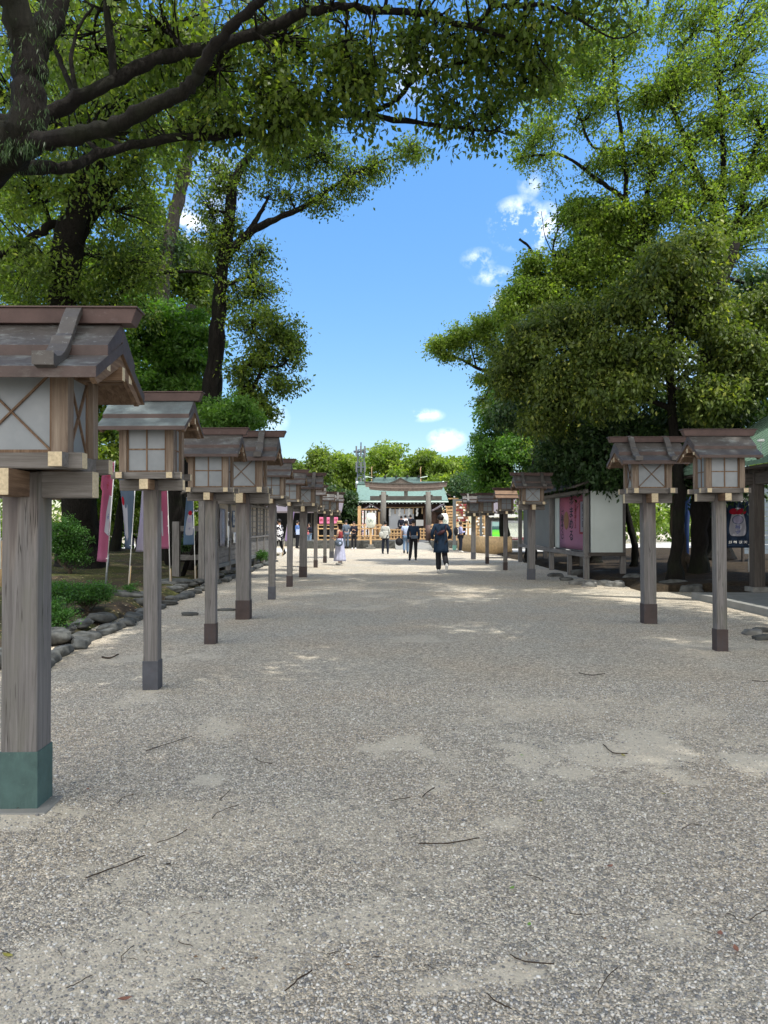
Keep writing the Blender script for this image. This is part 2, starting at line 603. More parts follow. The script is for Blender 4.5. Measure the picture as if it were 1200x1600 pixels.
for px, py, rx, ry, a in SAND:
    c = G(px, py); ex = (G(px + rx, py) - c).length
    ey = abs(G(px, py + ry).y - G(px, py - ry).y) / 2
    SANDW.append((c.x, c.y, ex, ey, a))
def sandmask(x, y):
    m = np.zeros_like(x)
    wob = (fbm(x * 2.6, y * 3.4, 5) - .5) * 2.6
    wob2 = (fbm(x * 9, y * 9, 9) - .5) * 1.5
    for cx, cy, ex, ey, a in SANDW:
        d = np.sqrt(((x - cx) / ex) ** 2 + ((y - cy) / ey) ** 2)
        m = np.maximum(m, np.clip((1.25 - d) * 1.2 + wob + wob2, 0, 1) * a)
    bgm = np.clip((fbm(x * .8 + 7, y * .8, 21) - .56) * 5 + wob2, 0, 1) * .45
    return np.maximum(m, bgm)

def grid_mesh(name, xs, ys, zf, mat, attr=None, parent=None):
    X, Y = np.meshgrid(xs, ys)
    Z = zf(X, Y)
    nx, ny = len(xs), len(ys)
    co = np.stack([X, Y, Z], -1).reshape(-1, 3)
    i = np.arange(nx * ny).reshape(ny, nx)
    q = np.stack([i[:-1, :-1], i[:-1, 1:], i[1:, 1:], i[1:, :-1]], -1).reshape(-1, 4)
    me = bpy.data.meshes.new(name)
    me.vertices.add(len(co)); me.vertices.foreach_set('co', co.ravel())
    me.loops.add(q.size); me.loops.foreach_set('vertex_index', q.ravel().astype(np.int32))
    me.polygons.add(len(q)); me.polygons.foreach_set('loop_start', np.arange(0, q.size, 4, dtype=np.int32))
    me.polygons.foreach_set('use_smooth', np.ones(len(q), dtype=bool))
    if attr:
        for k, fn in attr.items():
            a = me.attributes.new(k, 'FLOAT', 'POINT')
            a.data.foreach_set('value', fn(X, Y).ravel().astype(np.float32))
    me.update(calc_edges=True)
    me.materials.append(MATS[mat])
    o = bpy.data.objects.new(name, me)
    COL.objects.link(o)
    if parent: o.parent = parent
    return o

# gravel: pebbles as cells of random grey, with bare sandy patches
b = NB('gravel ground', 0.92, 0, .2)
tco = b.n('ShaderNodeTexCoord').outputs['Object']
def voro(scale, feature='F1'):
    v = b.n('ShaderNodeTexVoronoi', feature=feature)
    v.inputs['Scale'].default_value = scale
    b.l(tco, v.inputs['Vector'])
    return v
va = voro(110); vb = voro(210); vd = voro(42)
g1 = b.n('ShaderNodeSeparateColor'); b.l(va.outputs['Color'], g1.inputs[0])
g2 = b.n('ShaderNodeSeparateColor'); b.l(vb.outputs['Color'], g2.inputs[0])
peb = b.ramp(g1.outputs[0], [(0.0, (.11, .11, .115)), (.30, (.19, .188, .18)), (.55, (.27, .262, .245)), (.8, (.36, .35, .32)), (.93, (.52, .51, .48)), (1, (.70, .69, .66))])
peb2 = b.ramp(g2.outputs[0], [(0.0, (.10, .10, .10)), (.5, (.26, .25, .235)), (.9, (.48, .46, .43)), (1, (.75, .74, .72))])
col = b.mix(.35, peb, peb2)
g3 = b.n('ShaderNodeSeparateColor'); b.l(vd.outputs['Color'], g3.inputs[0])
col = b.mix(1.0, col, b.ramp(g3.outputs[0], [(0, (.72, .72, .72)), (.5, (.98, .98, .98)), (1, (1.32, 1.31, 1.28))]), 'MULTIPLY')
warm = b.noise(tco, .7, 4)
col = b.mix(b.ramp(warm, [(.4, (0, 0, 0)), (.7, (.5, .5, .5))]), col, b.mix(1.0, col, (1.12, .98, .84), 'MULTIPLY'))
at = b.n('ShaderNodeAttribute', attribute_name='sand')
fs = b.noise(tco, 26, 4, .7)
sm = b.mth('MULTIPLY', b.mth('ADD', b.mth('SUBTRACT', b.mth('MULTIPLY', at.outputs['Fac'], 1.6), .78), b.mth('MULTIPLY', fs, .85)), 1.6, True)
sandc = b.ramp(b.noise(tco, 240, 4, .7), [(.3, (.33, .315, .28)), (.7, (.46, .44, .40))])
sandc = b.mix(b.mth('GREATER_THAN', g1.outputs[1], .86), sandc, b.ramp(g2.outputs[1], [(0, (.12, .12, .12)), (1, (.5, .48, .45))]))
col = b.mix(b.mth('MULTIPLY', sm, .72), col, sandc)
col = b.mix(1.0, col, (1.42, 1.34, 1.18), 'MULTIPLY')
b.color(col)
hgt = b.mth('MULTIPLY', va.outputs['Distance'], b.mth('SUBTRACT', 1.15, sm))
b.bump(b.mth('MULTIPLY', hgt, -1.0), 1.0, .006)
b.done('gravel')
# far plaza and street: pale ground
b = NB('pale ground', 0.95, 0, .2)
t2 = b.n('ShaderNodeTexCoord').outputs['Object']
b.color(b.ramp(b.noise(t2, 3, 6, .7), [(.3, (.40, .395, .38)), (.7, (.52, .51, .49))]))
b.done('pale_ground')
# mossy soil of the planting beds
b = NB('mossy soil', 0.98, 0, .1)
t2 = b.n('ShaderNodeTexCoord').outputs['Object']
a1 = b.noise(t2, 1.1, 5, .65); a2 = b.noise(t2, 14, 6, .75)
soil = b.ramp(a2, [(.3, (.03, .024, .017)), (.55, (.06, .047, .034)), (.75, (.12, .092, .065))])
moss = b.ramp(a2, [(.3, (.03, .037, .012)), (.6, (.065, .07, .023)), (.8, (.12, .12, .042))])
col = b.mix(b.ramp(a1, [(.42, (0, 0, 0)), (.58, (1, 1, 1))]), soil, moss)
vl = b.n('ShaderNodeTexVoronoi'); vl.inputs['Scale'].default_value = 17; b.l(t2, vl.inputs['Vector'])
sc_ = b.n('ShaderNodeSeparateColor'); b.l(vl.outputs['Color'], sc_.inputs[0])
lf = b.mth('MULTIPLY', b.mth('GREATER_THAN', sc_.outputs[0], .8), b.mth('LESS_THAN', vl.outputs['Distance'], .32))
col = b.mix(lf, col, b.ramp(sc_.outputs[1], [(0, (.24, .13, .06)), (.6, (.30, .22, .10)), (1, (.40, .36, .26))]))
b.color(col); b.bump(a2, .8, .03)
b.done('soil')
b = NB('shade-toned leaf litter', .98, 0, .1)
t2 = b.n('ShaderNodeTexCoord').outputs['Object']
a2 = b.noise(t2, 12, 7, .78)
b.color(b.ramp(a2, [(.3, (.018, .014, .010)), (.55, (.045, .035, .024)), (.68, (.085, .06, .04)), (.8, (.19, .13, .085))]))  # tree shade over the right bed is put into this darker soil colour
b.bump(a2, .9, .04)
b.done('shade_toned_soil')

def aslist(*segs):
    r = []
    for a, c, n in segs:
        r += list(np.linspace(a, c, n, endpoint=False))
    return np.array(r)
xs = aslist((-140, -20, 14), (-20, -7, 26), (-7, 7, 280), (7, 20, 26), (20, 141, 14))
ys = aslist((-60, -6, 14), (-6, 1.8, 30), (1.8, 9, 150), (9, 20, 110), (20, 60, 80), (60, 360, 20))
def gz(X, Y):
    m = np.clip((12 - np.abs(Y - 4)) / 6, 0, 1) * np.clip((8 - np.abs(X)) / 3, 0, 1)
    return (fbm(X * 1.3, Y * 1.3, 3) - .5) * .02 * m
ground = grid_mesh('ground', xs, ys, gz, 'gravel', {'sand': sandmask})
tag(ground, 'pale grey gravel lane with sandy bare patches', kind='structure')

# loose pebbles lying on the gravel near the photographer
rng = np.random.default_rng(3)
N = 100000
rr = 2.15 + 5.2 * rng.random(N) ** 1.35
px = rng.uniform(-.56, .56, N)
X = px * rr + .01 * rr; Y = rr
sm_ = sandmask(X, Y)
keep = (rng.random(N) > sm_ * .85)
X = X[keep]; Y = Y[keep]; n = len(X)
ico = np.array([(0, 0, 1), (.89, 0, .45), (.28, .85, .45), (-.72, .53, .45), (-.72, -.53, .45), (.28, -.85, .45),
                (.72, .53, -.45), (-.28, .85, -.45), (-.89, 0, -.45), (-.28, -.85, -.45), (.72, -.53, -.45)])
icf = np.array([(0, 1, 2), (0, 2, 3), (0, 3, 4), (0, 4, 5), (0, 5, 1), (1, 6, 2), (2, 6, 7), (2, 7, 3), (3, 7, 8), (3, 8, 4), (4, 8, 9), (4, 9, 5), (5, 9, 10), (5, 10, 1), (1, 10, 6)])
sz = rng.uniform(.0019, .0062, n) * np.where(rng.random(n) < .03, 1.6, 1)
sc3 = np.stack([sz * rng.uniform(.8, 1.5, n), sz * rng.uniform(.7, 1.1, n), sz * rng.uniform(.5, .9, n)], -1)
an = rng.uniform(0, 2 * PI, n)
P = ico[None] * (1 + rng.uniform(-.22, .22, (n, 11, 1))) * sc3[:, None, :]
c_, s_ = np.cos(an)[:, None], np.sin(an)[:, None]
P = np.stack([P[..., 0] * c_ - P[..., 1] * s_ + X[:, None], P[..., 0] * s_ + P[..., 1] * c_ + Y[:, None], P[..., 2] + gz(X, Y)[:, None] + sz[:, None] * .25], -1)

def raw_mesh(name, co, faces, attr=None, mats=(), smooth=False, parent=None, offset=(0, 0, 0)):
    k = faces.shape[1]
    me = bpy.data.meshes.new(name)
    co = co.reshape(-1, 3) - np.array(offset)
    me.vertices.add(len(co)); me.vertices.foreach_set('co', co.ravel().astype(np.float32))
    me.loops.add(faces.size); me.loops.foreach_set('vertex_index', faces.ravel().astype(np.int32))
    me.polygons.add(len(faces)); me.polygons.foreach_set('loop_start', np.arange(0, faces.size, k, dtype=np.int32))
    if smooth:
        me.polygons.foreach_set('use_smooth', np.ones(len(faces), dtype=bool))
    if attr:
        for nm, val in attr.items():
            a = me.attributes.new(nm, 'FLOAT', 'POINT')
            a.data.foreach_set('value', val.ravel().astype(np.float32))
    me.update(calc_edges=True)
    for m in mats:
        me.materials.append(MATS[m])
    o = bpy.data.objects.new(name, me)
    COL.objects.link(o)
    if parent: o.parent = parent
    return o
b = NB('pebble', 0.75, 0, .3)
at = b.n('ShaderNodeAttribute', attribute_name='tint')
b.color(b.ramp(at.outputs['Fac'], [(0, (.13, .135, .14)), (.3, (.27, .26, .245)), (.5, (.37, .35, .315)), (.68, (.45, .41, .35)), (.8, (.53, .515, .47)), (.94, (.57, .56, .53)), (1, (.68, .67, .64))]))
b.done('pebble')
FA = (icf[None] + (np.arange(n) * 11)[:, None, None]).reshape(-1, 3)
peb_o = raw_mesh('gravel', P, FA, {'tint': np.repeat(rng.random(n), 11)}, ['pebble'])
tag(peb_o, 'loose grey and white pebbles lying on the gravel lane', kind='stuff')

# ------------------------------------------------------------------ lanterns
def lantern(label, px, py, kind, ridge_px=None, scale=1.0, roof='roof_copper', foot='foot_copper', zb=1.80, name='post_lantern'):
    big = kind == 'big'
    p = G(px, py)
    post = .19 if big else .125
    t = thing(name, label, 'lantern', (p.x, p.y + post / 2 * scale, 0), 0, 'wooden roofed lanterns lining the gravel lane')
    if big:
        W_, D_, pil, bl, bw, bh, rl, rw, rh, wz0, wz1 = .60, .46, .085, .365, .10, .142, .38, .072, .082, .235, .625
        ez, et, ed, rlh, rdh, ridge_t, ridge_b = .575, .058, .425, .51, .60, 1.03, .955
    else:
        W_, D_, pil, bl, bw, bh, rl, rw, rh, wz0, wz1 = .46, .37, .062, .275, .075, .092, .295, .055, .058, .15, .51
        ez, et, ed, rlh, rdh, ridge_t, ridge_b = .49, .035, .34, .37, .44, .86, .79
    s = scale
    drop = .10 if big else .065
    lr = random.Random(int(px * 7 + py))
    t.rotation_euler = (R(lr.uniform(-.35, .35)), R(lr.uniform(-.3, .5)), R(lr.uniform(-1.2, 1.2)))
    hp = MB()
    ztop = zb + (bh - .004) * s
    hp.box(-post / 2 * s, post / 2 * s, -post / 2 * s, post / 2 * s, 0, ztop)
    hp.build('post', 'post_wood', t, bevel=.008)
    fh = .30 if big else .26
    if py > 1200:
        MB().box(-.30, .17, -.17, .10, -.03, .006).build('footing_pad', 'concrete', t, bevel=.01)
    e = post / 2 * s + .006
    MB().box(-e, e, -e, e, -.02, fh).build('foot_collar', foot, t, bevel=.003)
    L = (0, 0, zb)
    def part(mb, nm, mats, bevel=.004, par=t, smooth=False):
        o = mb.build(nm, mats, par, bevel=bevel, loc=L if par is t else None, smooth=smooth)
        if par is t:
            o.scale = (s, s, s)
        return o
    part(MB().box(-bl, bl, -bw / 2, bw / 2, 0, bh, 0, 1, 'x'), 'cross_beam', ['weathered_wood_x', 'end_grain'])
    part(MB().box(-bw / 2, bw / 2, -bl * .93, bl * .93, .003, bh - .003, 0, 1, 'y'), 'cross_beam', ['brown_wood_y', 'end_grain'])
    z = bh + .001
    fr = MB()
    ry = D_ / 2 - rw / 2 + .012; rx = W_ / 2 - rw / 2 + .010
    yl = D_ / 2 + (.10 if big else .06)
    for sy in (-1, 1):
        fr.box(-rl, rl, sy * ry - rw / 2, sy * ry + rw / 2, z, z + rh, 0, 1, 'x')
    for sx in (-1, 1):
        fr.box(sx * rx - rw / 2, sx * rx + rw / 2, -yl, yl, z + .003, z + rh - .003, 0, 1, 'y')
    part(fr, 'base_frame', ['weathered_wood_x', 'end_grain'])
    part(MB().box(-rx + .01, rx - .01, -ry + .01, ry - .01, z + .01, z + rh * .8), 'floor_board', 'brown_wood_x', 0)
    for sx in (-1, 1):
        for sy in (-1, 1):
            cx, cy = sx * (W_ / 2 - pil / 2), sy * (D_ / 2 - pil / 2)
            part(MB().box(cx - pil / 2, cx + pil / 2, cy - pil / 2, cy + pil / 2, z + rh, wz1 + .03), 'corner_post', ['corner_wood'])
    tp = MB()
    hh = .05 if big else .035
    for sy in (-1, 1):
        cy = sy * (D_ / 2 - pil / 2)
        tp.box(-rlh * .97, rlh * .97, cy - pil * .35, cy + pil * .35, wz1 + .03, wz1 + .03 + hh, 0, 1, 'x')
    for sx in (-1, 1):
        cx = sx * (W_ / 2 - pil / 2)
        tp.box(cx - pil * .34, cx + pil * .34, -(D_ / 2 - pil), D_ / 2 - pil, wz1 + .032, wz1 + .03 + hh - .003)
    part(tp, 'eave_beam', ['brown_wood_x', 'end_grain'])
    # windows on four sides, each with a milky pane and a lattice
    iw, idp = W_ / 2 - pil, D_ / 2 - pil
    z0, z1 = z + rh + .001, wz1 + .03
    for side in range(4):
        half = iw if side % 2 == 0 else idp
        off = (D_ / 2 if side % 2 == 0 else W_ / 2) - (.030 if big else .022)
        f = MB(); ft = .018 if big else .014
        def tr(x0, x1, y0, y1, za, zc, mb):
            # local: x along window, y outward
            if side == 0: mb.box(x0, x1, -y1, -y0, za, zc)
            elif side == 2: mb.box(x0, x1, y0, y1, za, zc)
            elif side == 1: mb.box(y0, y1, x0, x1, za, zc)
            else: mb.box(-y1, -y0, x0, x1, za, zc)
        tr(-half, half, off - .012, off + .004, z0, z0 + ft, f)
        tr(-half, half, off - .012, off + .004, z1 - ft, z1, f)
        tr(-half, -half + ft, off - .011, off + .003, z0 + ft, z1 - ft, f)
        tr(half - ft, half, off - .011, off + .003, z0 + ft, z1 - ft, f)
        wf = part(f, 'window_frame', 'brown_wood_z', 0)
        pn = MB(); tr(-half + .002, half - .002, off - .010, off - .006, z0 + .002, z1 - .002, pn)
        part(pn, 'pane', 'pane', 0, wf)
        lt = MB()
        zc = (z0 + z1) / 2
        if big:
            for sg in (-1, 1):
                a = (-half + ft, z0 + ft if sg > 0 else z1 - ft); c = (half - ft, z1 - ft if sg > 0 else z0 + ft)
                o_ = off + (.001 if sg > 0 else -.0015)
                if side == 0: q0, q1 = (a[0], -o_, a[1]), (c[0], -o_, c[1])
                elif side == 2: q0, q1 = (a[0], o_, a[1]), (c[0], o_, c[1])
                elif side == 1: q0, q1 = (o_, a[0], a[1]), (o_, c[0], c[1])
                else: q0, q1 = (-o_, a[0], a[1]), (-o_, c[0], c[1])
                lt.beam(q0, q1, .010, .014, up=(0, 1, 0) if side % 2 == 0 else (1, 0, 0))
        else:
            tr(-.006, .006, off - .006, off + .002, z0 + ft, z1 - ft, lt)
            tr(-half + ft, half - ft, off - .006, off + .001, zc - .006, zc + .006, lt)
        part(lt, 'lattice', 'brown_wood_z', 0, wf)
    # roof: two slopes, each of two stepped copper slabs, wooden underside
    sl_ = (ridge_b - ez - et) / ed
    rf = MB()
    for sy in (-1, 1):
        st = ed * .53
        ub = st + .012
        # lower slab
        zt_e = ez + et
        lo = [(-ed, ez), (0, ez + sl_ * .97 * ed - drop), (0, ez + et + sl_ * .97 * ed - drop), (-ed, zt_e)]
        poly = [(y * -sy, zz) for y, zz in lo]
        rf.prism(poly, -rlh, rlh, 'x', [2, 2, 1, 0, 0, 2])
        zu = ez + et + sl_ * .97 * (ed - st) - drop + .001
        up_ = [(-ub, zu - .008), (0, zu + sl_ * ub - .008 - .0), (0, ridge_b), (-ub, ridge_b - sl_ * .97 * ub)]
        rf.prism([(y * -sy, zz) for y, zz in up_], -rlh + .004, rlh - .004, 'x', [2, 2, 1, 0, 0, 2])
    roof_o = part(rf, 'roof', [roof, 'brown_wood_y', 'roof_edge'], .003)
    rb = MB()
    w0, w1 = (.052, .066) if big else (.035, .046)
    zb0 = ridge_b - .012
    vs = []
    for (hx, hy, zz) in ((rdh - .03, w0, zb0), (rdh, w1, ridge_t - .010)):
        vs += [(-hx, -hy, zz), (hx, -hy, zz), (hx, hy, zz), (-hx, hy, zz)]
    rb.add(vs, [(3, 2, 1, 0), (4, 5, 6, 7), (0, 1, 5, 4), (1, 2, 6, 5), (2, 3, 7, 6), (3, 0, 4, 7)])
    rb.box(-rdh - .008, rdh + .008, -w1 - .012, w1 + .012, ridge_t - .009, ridge_t)
    part(rb, 'ridge_board', 'ridge_copper', .002, roof_o)
    # barge boards and ridge purlin under the gables
    for sx in (-1, 1):
        bb = MB()
        x0 = sx * (rlh - .03); th = .014
        for sy in (-1, 1):
            zt0 = ez + sl_ * .97 * ed - drop
            h_ = .075 if big else .05
            e0 = .02
            poly = [(-ed + e0, ez + .004), (-.001, zt0 - .004), (-.001, zt0 - h_), (-ed + e0 + .05, ez - h_ * .25)]
            bb.prism([(y * -sy, zz) for y, zz in poly], x0 - th, x0 + th, 'x', 0)
        part(bb, 'barge_board', 'brown_wood_y', .002, roof_o)
    pu = MB()
    pz = ez + sl_ * .97 * ed - drop
    pw = .05 if big else .034
    pu.box(-rlh - .005, rlh + .005, -pw / 2, pw / 2, pz - .15 * (1 if big else .7), pz - .075 * (1 if big else .7), 0, 1, 'x')
    part(pu, 'purlin', ['brown_wood_x', 'end_grain'])
    if big:
        for sx in (-1, 1):
            sb = MB()
            for sy in (-1, 1):
                pr = [(.0, ridge_t + .012), (.07, ridge_t - .005), (.13, ridge_t - .075), (.20, ridge_b - .105), (.235, ridge_b - .130)]
                q1 = [(-.0, .0)]
                lo2 = [(.235, ridge_b - .125), (.27, ridge_b - .175), (.32, ridge_b - .225), (.37, ridge_b - .258), (.42, ridge_b - .272), (.475, ridge_b - .262)]
                for prof, hw, th in ((pr, .042, .045), (lo2, .050, .062)):
                    n_ = len(prof)
                    vs = []
                    for (yy, zz) in prof:
                        for xx, dz in ((-hw, -th), (hw, -th), (hw, 0), (-hw, 0)):
                            vs.append((sx * .27 + xx, yy * sy, zz + dz))
                    fs = []
                    for i in range(n_ - 1):
                        for k in range(4):
                            k2 = (k + 1) % 4
                            q = (i * 4 + k, i * 4 + k2, i * 4 + 4 + k2, i * 4 + 4 + k)
                            fs.append(q if sy < 0 else q[::-1])
                    fs += [(0, 1, 2, 3), tuple((n_ - 1) * 4 + k for k in (3, 2, 1, 0))]
                    sb.add(vs, fs)
            part(sb, 'roof_strap', roof, .003, roof_o)
    return t

def fitlan(px, py, ridge_y, kind, sc=1.0):
    """beam height that puts the ridge at the measured row of the photograph"""
    d = (CAM_H * F) / (py - 819)
    zr = CAM_H + (819 - ridge_y) * d / F
    return zr - (1.03 if kind == 'big' else .86) * sc

LAN = [
    # left row, near to far
    ('big', 28, 1265, 471, 1.0, 'roof_copper', 'foot_verdigris', 'nearest big wooden lantern, green patina on its post foot, curved straps on its copper roof'),
    ('small', 235, 1078, 610, 1.05, 'roof_verdigris', 'foot_slate', 'slim wooden lantern with blue-green stained roof, four-pane window and dark slate post foot'),
    ('small', 328, 1007, 667, 1.07, 'roof_copper', 'foot_copper', 'slim four-pane lantern standing just before the thick brown-footed lantern on the left row'),
    ('big', 379, 968, 672, 1.12, 'roof_copper', 'foot_copper', 'thick-post lantern with crossed window bars and reddish foot, second big one of the left row'),
    ('small', 424, 937, 716, 1.05, 'roof_copper', 'foot_slate', 'slim lantern close behind the second big crossed-bar lantern of the left row'),
    ('small', 452, 917, 733, 1.03, 'roof_copper', 'foot_copper', 'slim lantern just before the third big crossed-bar lantern of the left row'),
    ('big', 473, 902, 738, 1.08, 'roof_copper', 'foot_copper', 'third big crossed-bar lantern of the left row, counting from the nearest'),
    ('small', 493, 887, 758, 1.0, 'roof_copper', 'foot_copper', 'slim lantern half hidden behind the third big lantern of the left row'),
    ('small', 507.5, 879.5, 768, 1.0, 'roof_copper', 'foot_copper', 'slim lantern just before the farthest lantern, beside the woman in the hat'),
    ('big', 518, 872, 769, 1.0, 'roof_copper', 'foot_slate', 'farthest big lantern of the left row, right behind the woman in the hat'),
    # right row
    ('small', 1129, 1018, 669, 1.0, 'roof_copper', 'foot_copper', 'slim four-pane lantern nearest on the right row, before the navy banner'),
    ('big', 1017, 975, 681, .98, 'roof_copper', 'foot_copper', 'big crossed-bar lantern nearest on the right row, beside the white board'),
    ('big', 831, 906, 738, .98, 'roof_copper', 'foot_slate', 'big crossed-bar lantern before the grey end of the long notice board'),
    ('small', 790, 891, 762, 1.0, 'roof_bronze', 'foot_copper', 'slim lantern with orange-brown roof before the posted map board'),
    ('small', 761.5, 881, 770, 1.0, 'roof_copper', 'foot_copper', 'slim dark-roofed lantern between the orange-brown roofed one and the farthest right one'),
    ('big', 740, 874, 771, .95, 'roof_copper', 'foot_slate', 'farthest crossed-bar lantern of the right row, near the man with a backpack'),
]
for kd, px_, py_, ry_, sc_, rf_, ft_, lb_ in LAN:
    lantern(lb_, px_, py_, kd, scale=sc_, roof=rf_, foot=ft_, zb=fitlan(px_, py_, ry_, kd, sc_))
# ------------------------------------------------------------------ planting beds and far ground
def bedz(side):
    def f(X, Y):
        if side < 0:
            edge = -3.75 - .02 * Y + (fbm(Y * .6, Y * 0 + 3, 8) - .5) * .5
            d = edge - X
        else:
            edge = np.where(Y < 17, 7.1 + 0 * Y, 5.75 + 0 * Y) + (fbm(Y * .6, Y * 0 + 9, 8) - .5) * .4
            d = X - edge
        m = np.clip(d / .45, 0, 1) * np.clip((Y - 5) / 1.0, 0, 1)
        m = m * m * (3 - 2 * m)
        z = -.03 + .17 * m + .22 * np.clip((d - .8) / 6, 0, 1) * m + (fbm(X * 1.1, Y * 1.1, 12) - .5) * .12 * m
        far = np.clip((40 - Y) / 3, 0, 1)
        if side > 0:
            # the paved platform of the pavilion sits here
            far = far * np.clip((Y - 15.6) / .8, 0, 1)
        return z * far - .04 * (1 - far)
    return f
bl_ = grid_mesh('soil_ground', aslist((-30, -10, 40), (-10, -3, 110)), aslist((3.5, 42, 300)), bedz(-1), 'soil')
tag(bl_, 'mossy leaf-littered soil of the planted strip', kind='structure')
br_ = grid_mesh('soil_ground', aslist((4.6, 12, 110), (12, 32, 40)), aslist((14, 42, 220)), bedz(1), 'shade_toned_soil')
tag(br_, 'leaf-littered soil under the dense trees, their shade put into its colour', kind='structure')
def bz(x, y):
    s_ = -1 if x < 0 else 1
    return float(bedz(s_)(np.array([float(x)]), np.array([float(y)]))[0])

pg_ = MB()
pg_.add([(-90, 41, .012), (-4.9, 41, .012), (-4.9, 46, .012), (-90, 130, .012)], [(0, 1, 2, 3)])
pg_.add([(6.2, 41, .012), (90, 41, .012), (90, 130, .012), (6.2, 46, .012)], [(0, 1, 2, 3)])
tag(pg_.build('street_pavement', 'pale_ground'), 'pale sunlit street beyond the trees', kind='structure')
pl_ = MB()
pl_.add([(-4.9, 31, .008), (6.1, 31, .008), (6.1, 46.5, .008), (-4.9, 46.5, .008)], [(0, 1, 2, 3)])
# plaza keeps the gravel of the lane, lit by the open sky

# ------------------------------------------------------------------ trees
def cat(pts, n=6):
    """catmull-rom through [(Vector, r)]"""
    P_ = [p for p, r in pts]; Rr = [r for p, r in pts]
    o = []
    for i in range(len(P_) - 1):
        p0 = P_[max(i - 1, 0)]; p1 = P_[i]; p2 = P_[i + 1]; p3 = P_[min(i + 2, len(P_) - 1)]
        for k in range(n):
            t = k / n
            q = .5 * ((2 * p1) + (p2 - p0) * t + (2 * p0 - 5 * p1 + 4 * p2 - p3) * t * t + (3 * p1 - p0 - 3 * p2 + p3) * t ** 3)
            o.append((q, Rr[i] * (1 - t) + Rr[i + 1] * t))
    o.append((P_[-1], Rr[-1]))
    return o

def leafmesh(name, C, r, n_per, L, mat, seed, parent, offset, flat=.7, droop=.5, wid=.5, lightup=.45):
    """C: (k,3) cluster centres, r: (k,) radii"""
    g = np.random.default_rng(seed)
    k = len(C)
    n = k * n_per
    ci = np.repeat(np.arange(k), n_per)
    # each clump is a loose spray drawn out along its own direction
    ax1 = g.normal(size=(k, 3)); ax1[:, 2] *= .45; ax1 /= np.linalg.norm(ax1, axis=1)[:, None]
    u = np.clip(g.normal(size=(n, 3)), -1.4, 1.4) * .52
    al = (g.random(n) * 2 - 1) * .95
    loc = u * np.array([1, 1, flat]) * .78 + ax1[ci] * al[:, None]
    loc[:, 2] -= .25 * al ** 2
    rad = np.clip(np.linalg.norm(loc, axis=1), 0, 1.3)
    u = loc / (np.linalg.norm(loc, axis=1)[:, None] + 1e-6)
    loc = loc * r[ci][:, None]
    base = C[ci] + loc
    d = u * .6 + g.normal(size=(n, 3)) * .75
    d[:, 2] -= droop
    d /= np.linalg.norm(d, axis=1)[:, None]
    nn = g.normal(size=(n, 3)) * .8; nn[:, 2] += 1.0
    s = np.cross(d, nn); s /= np.linalg.norm(s, axis=1)[:, None] + 1e-9
    up = np.cross(s, d)
    ln = (L * g.uniform(.5, 1.3, n))[:, None]
    v0 = base
    mid = base + d * ln * .45 + up * ln * -.06
    hw = s * ln * wid * .5
    fold = up * ln * .07
    v1 = mid + hw + fold; v3 = mid - hw + fold; v2 = base + d * ln - up * ln * .10
    V = np.stack([v0, v1, v2, v3], 1)
    ct = g.uniform(0, 1, k)
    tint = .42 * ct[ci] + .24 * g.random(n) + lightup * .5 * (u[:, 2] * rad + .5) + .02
    tint = np.where(g.random(n) < .03, 1.0, tint)
    Fq = (np.arange(n)[:, None] * 4 + np.arange(4)[None])
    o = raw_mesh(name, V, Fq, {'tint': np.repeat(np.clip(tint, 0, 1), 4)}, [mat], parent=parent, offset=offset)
    return o

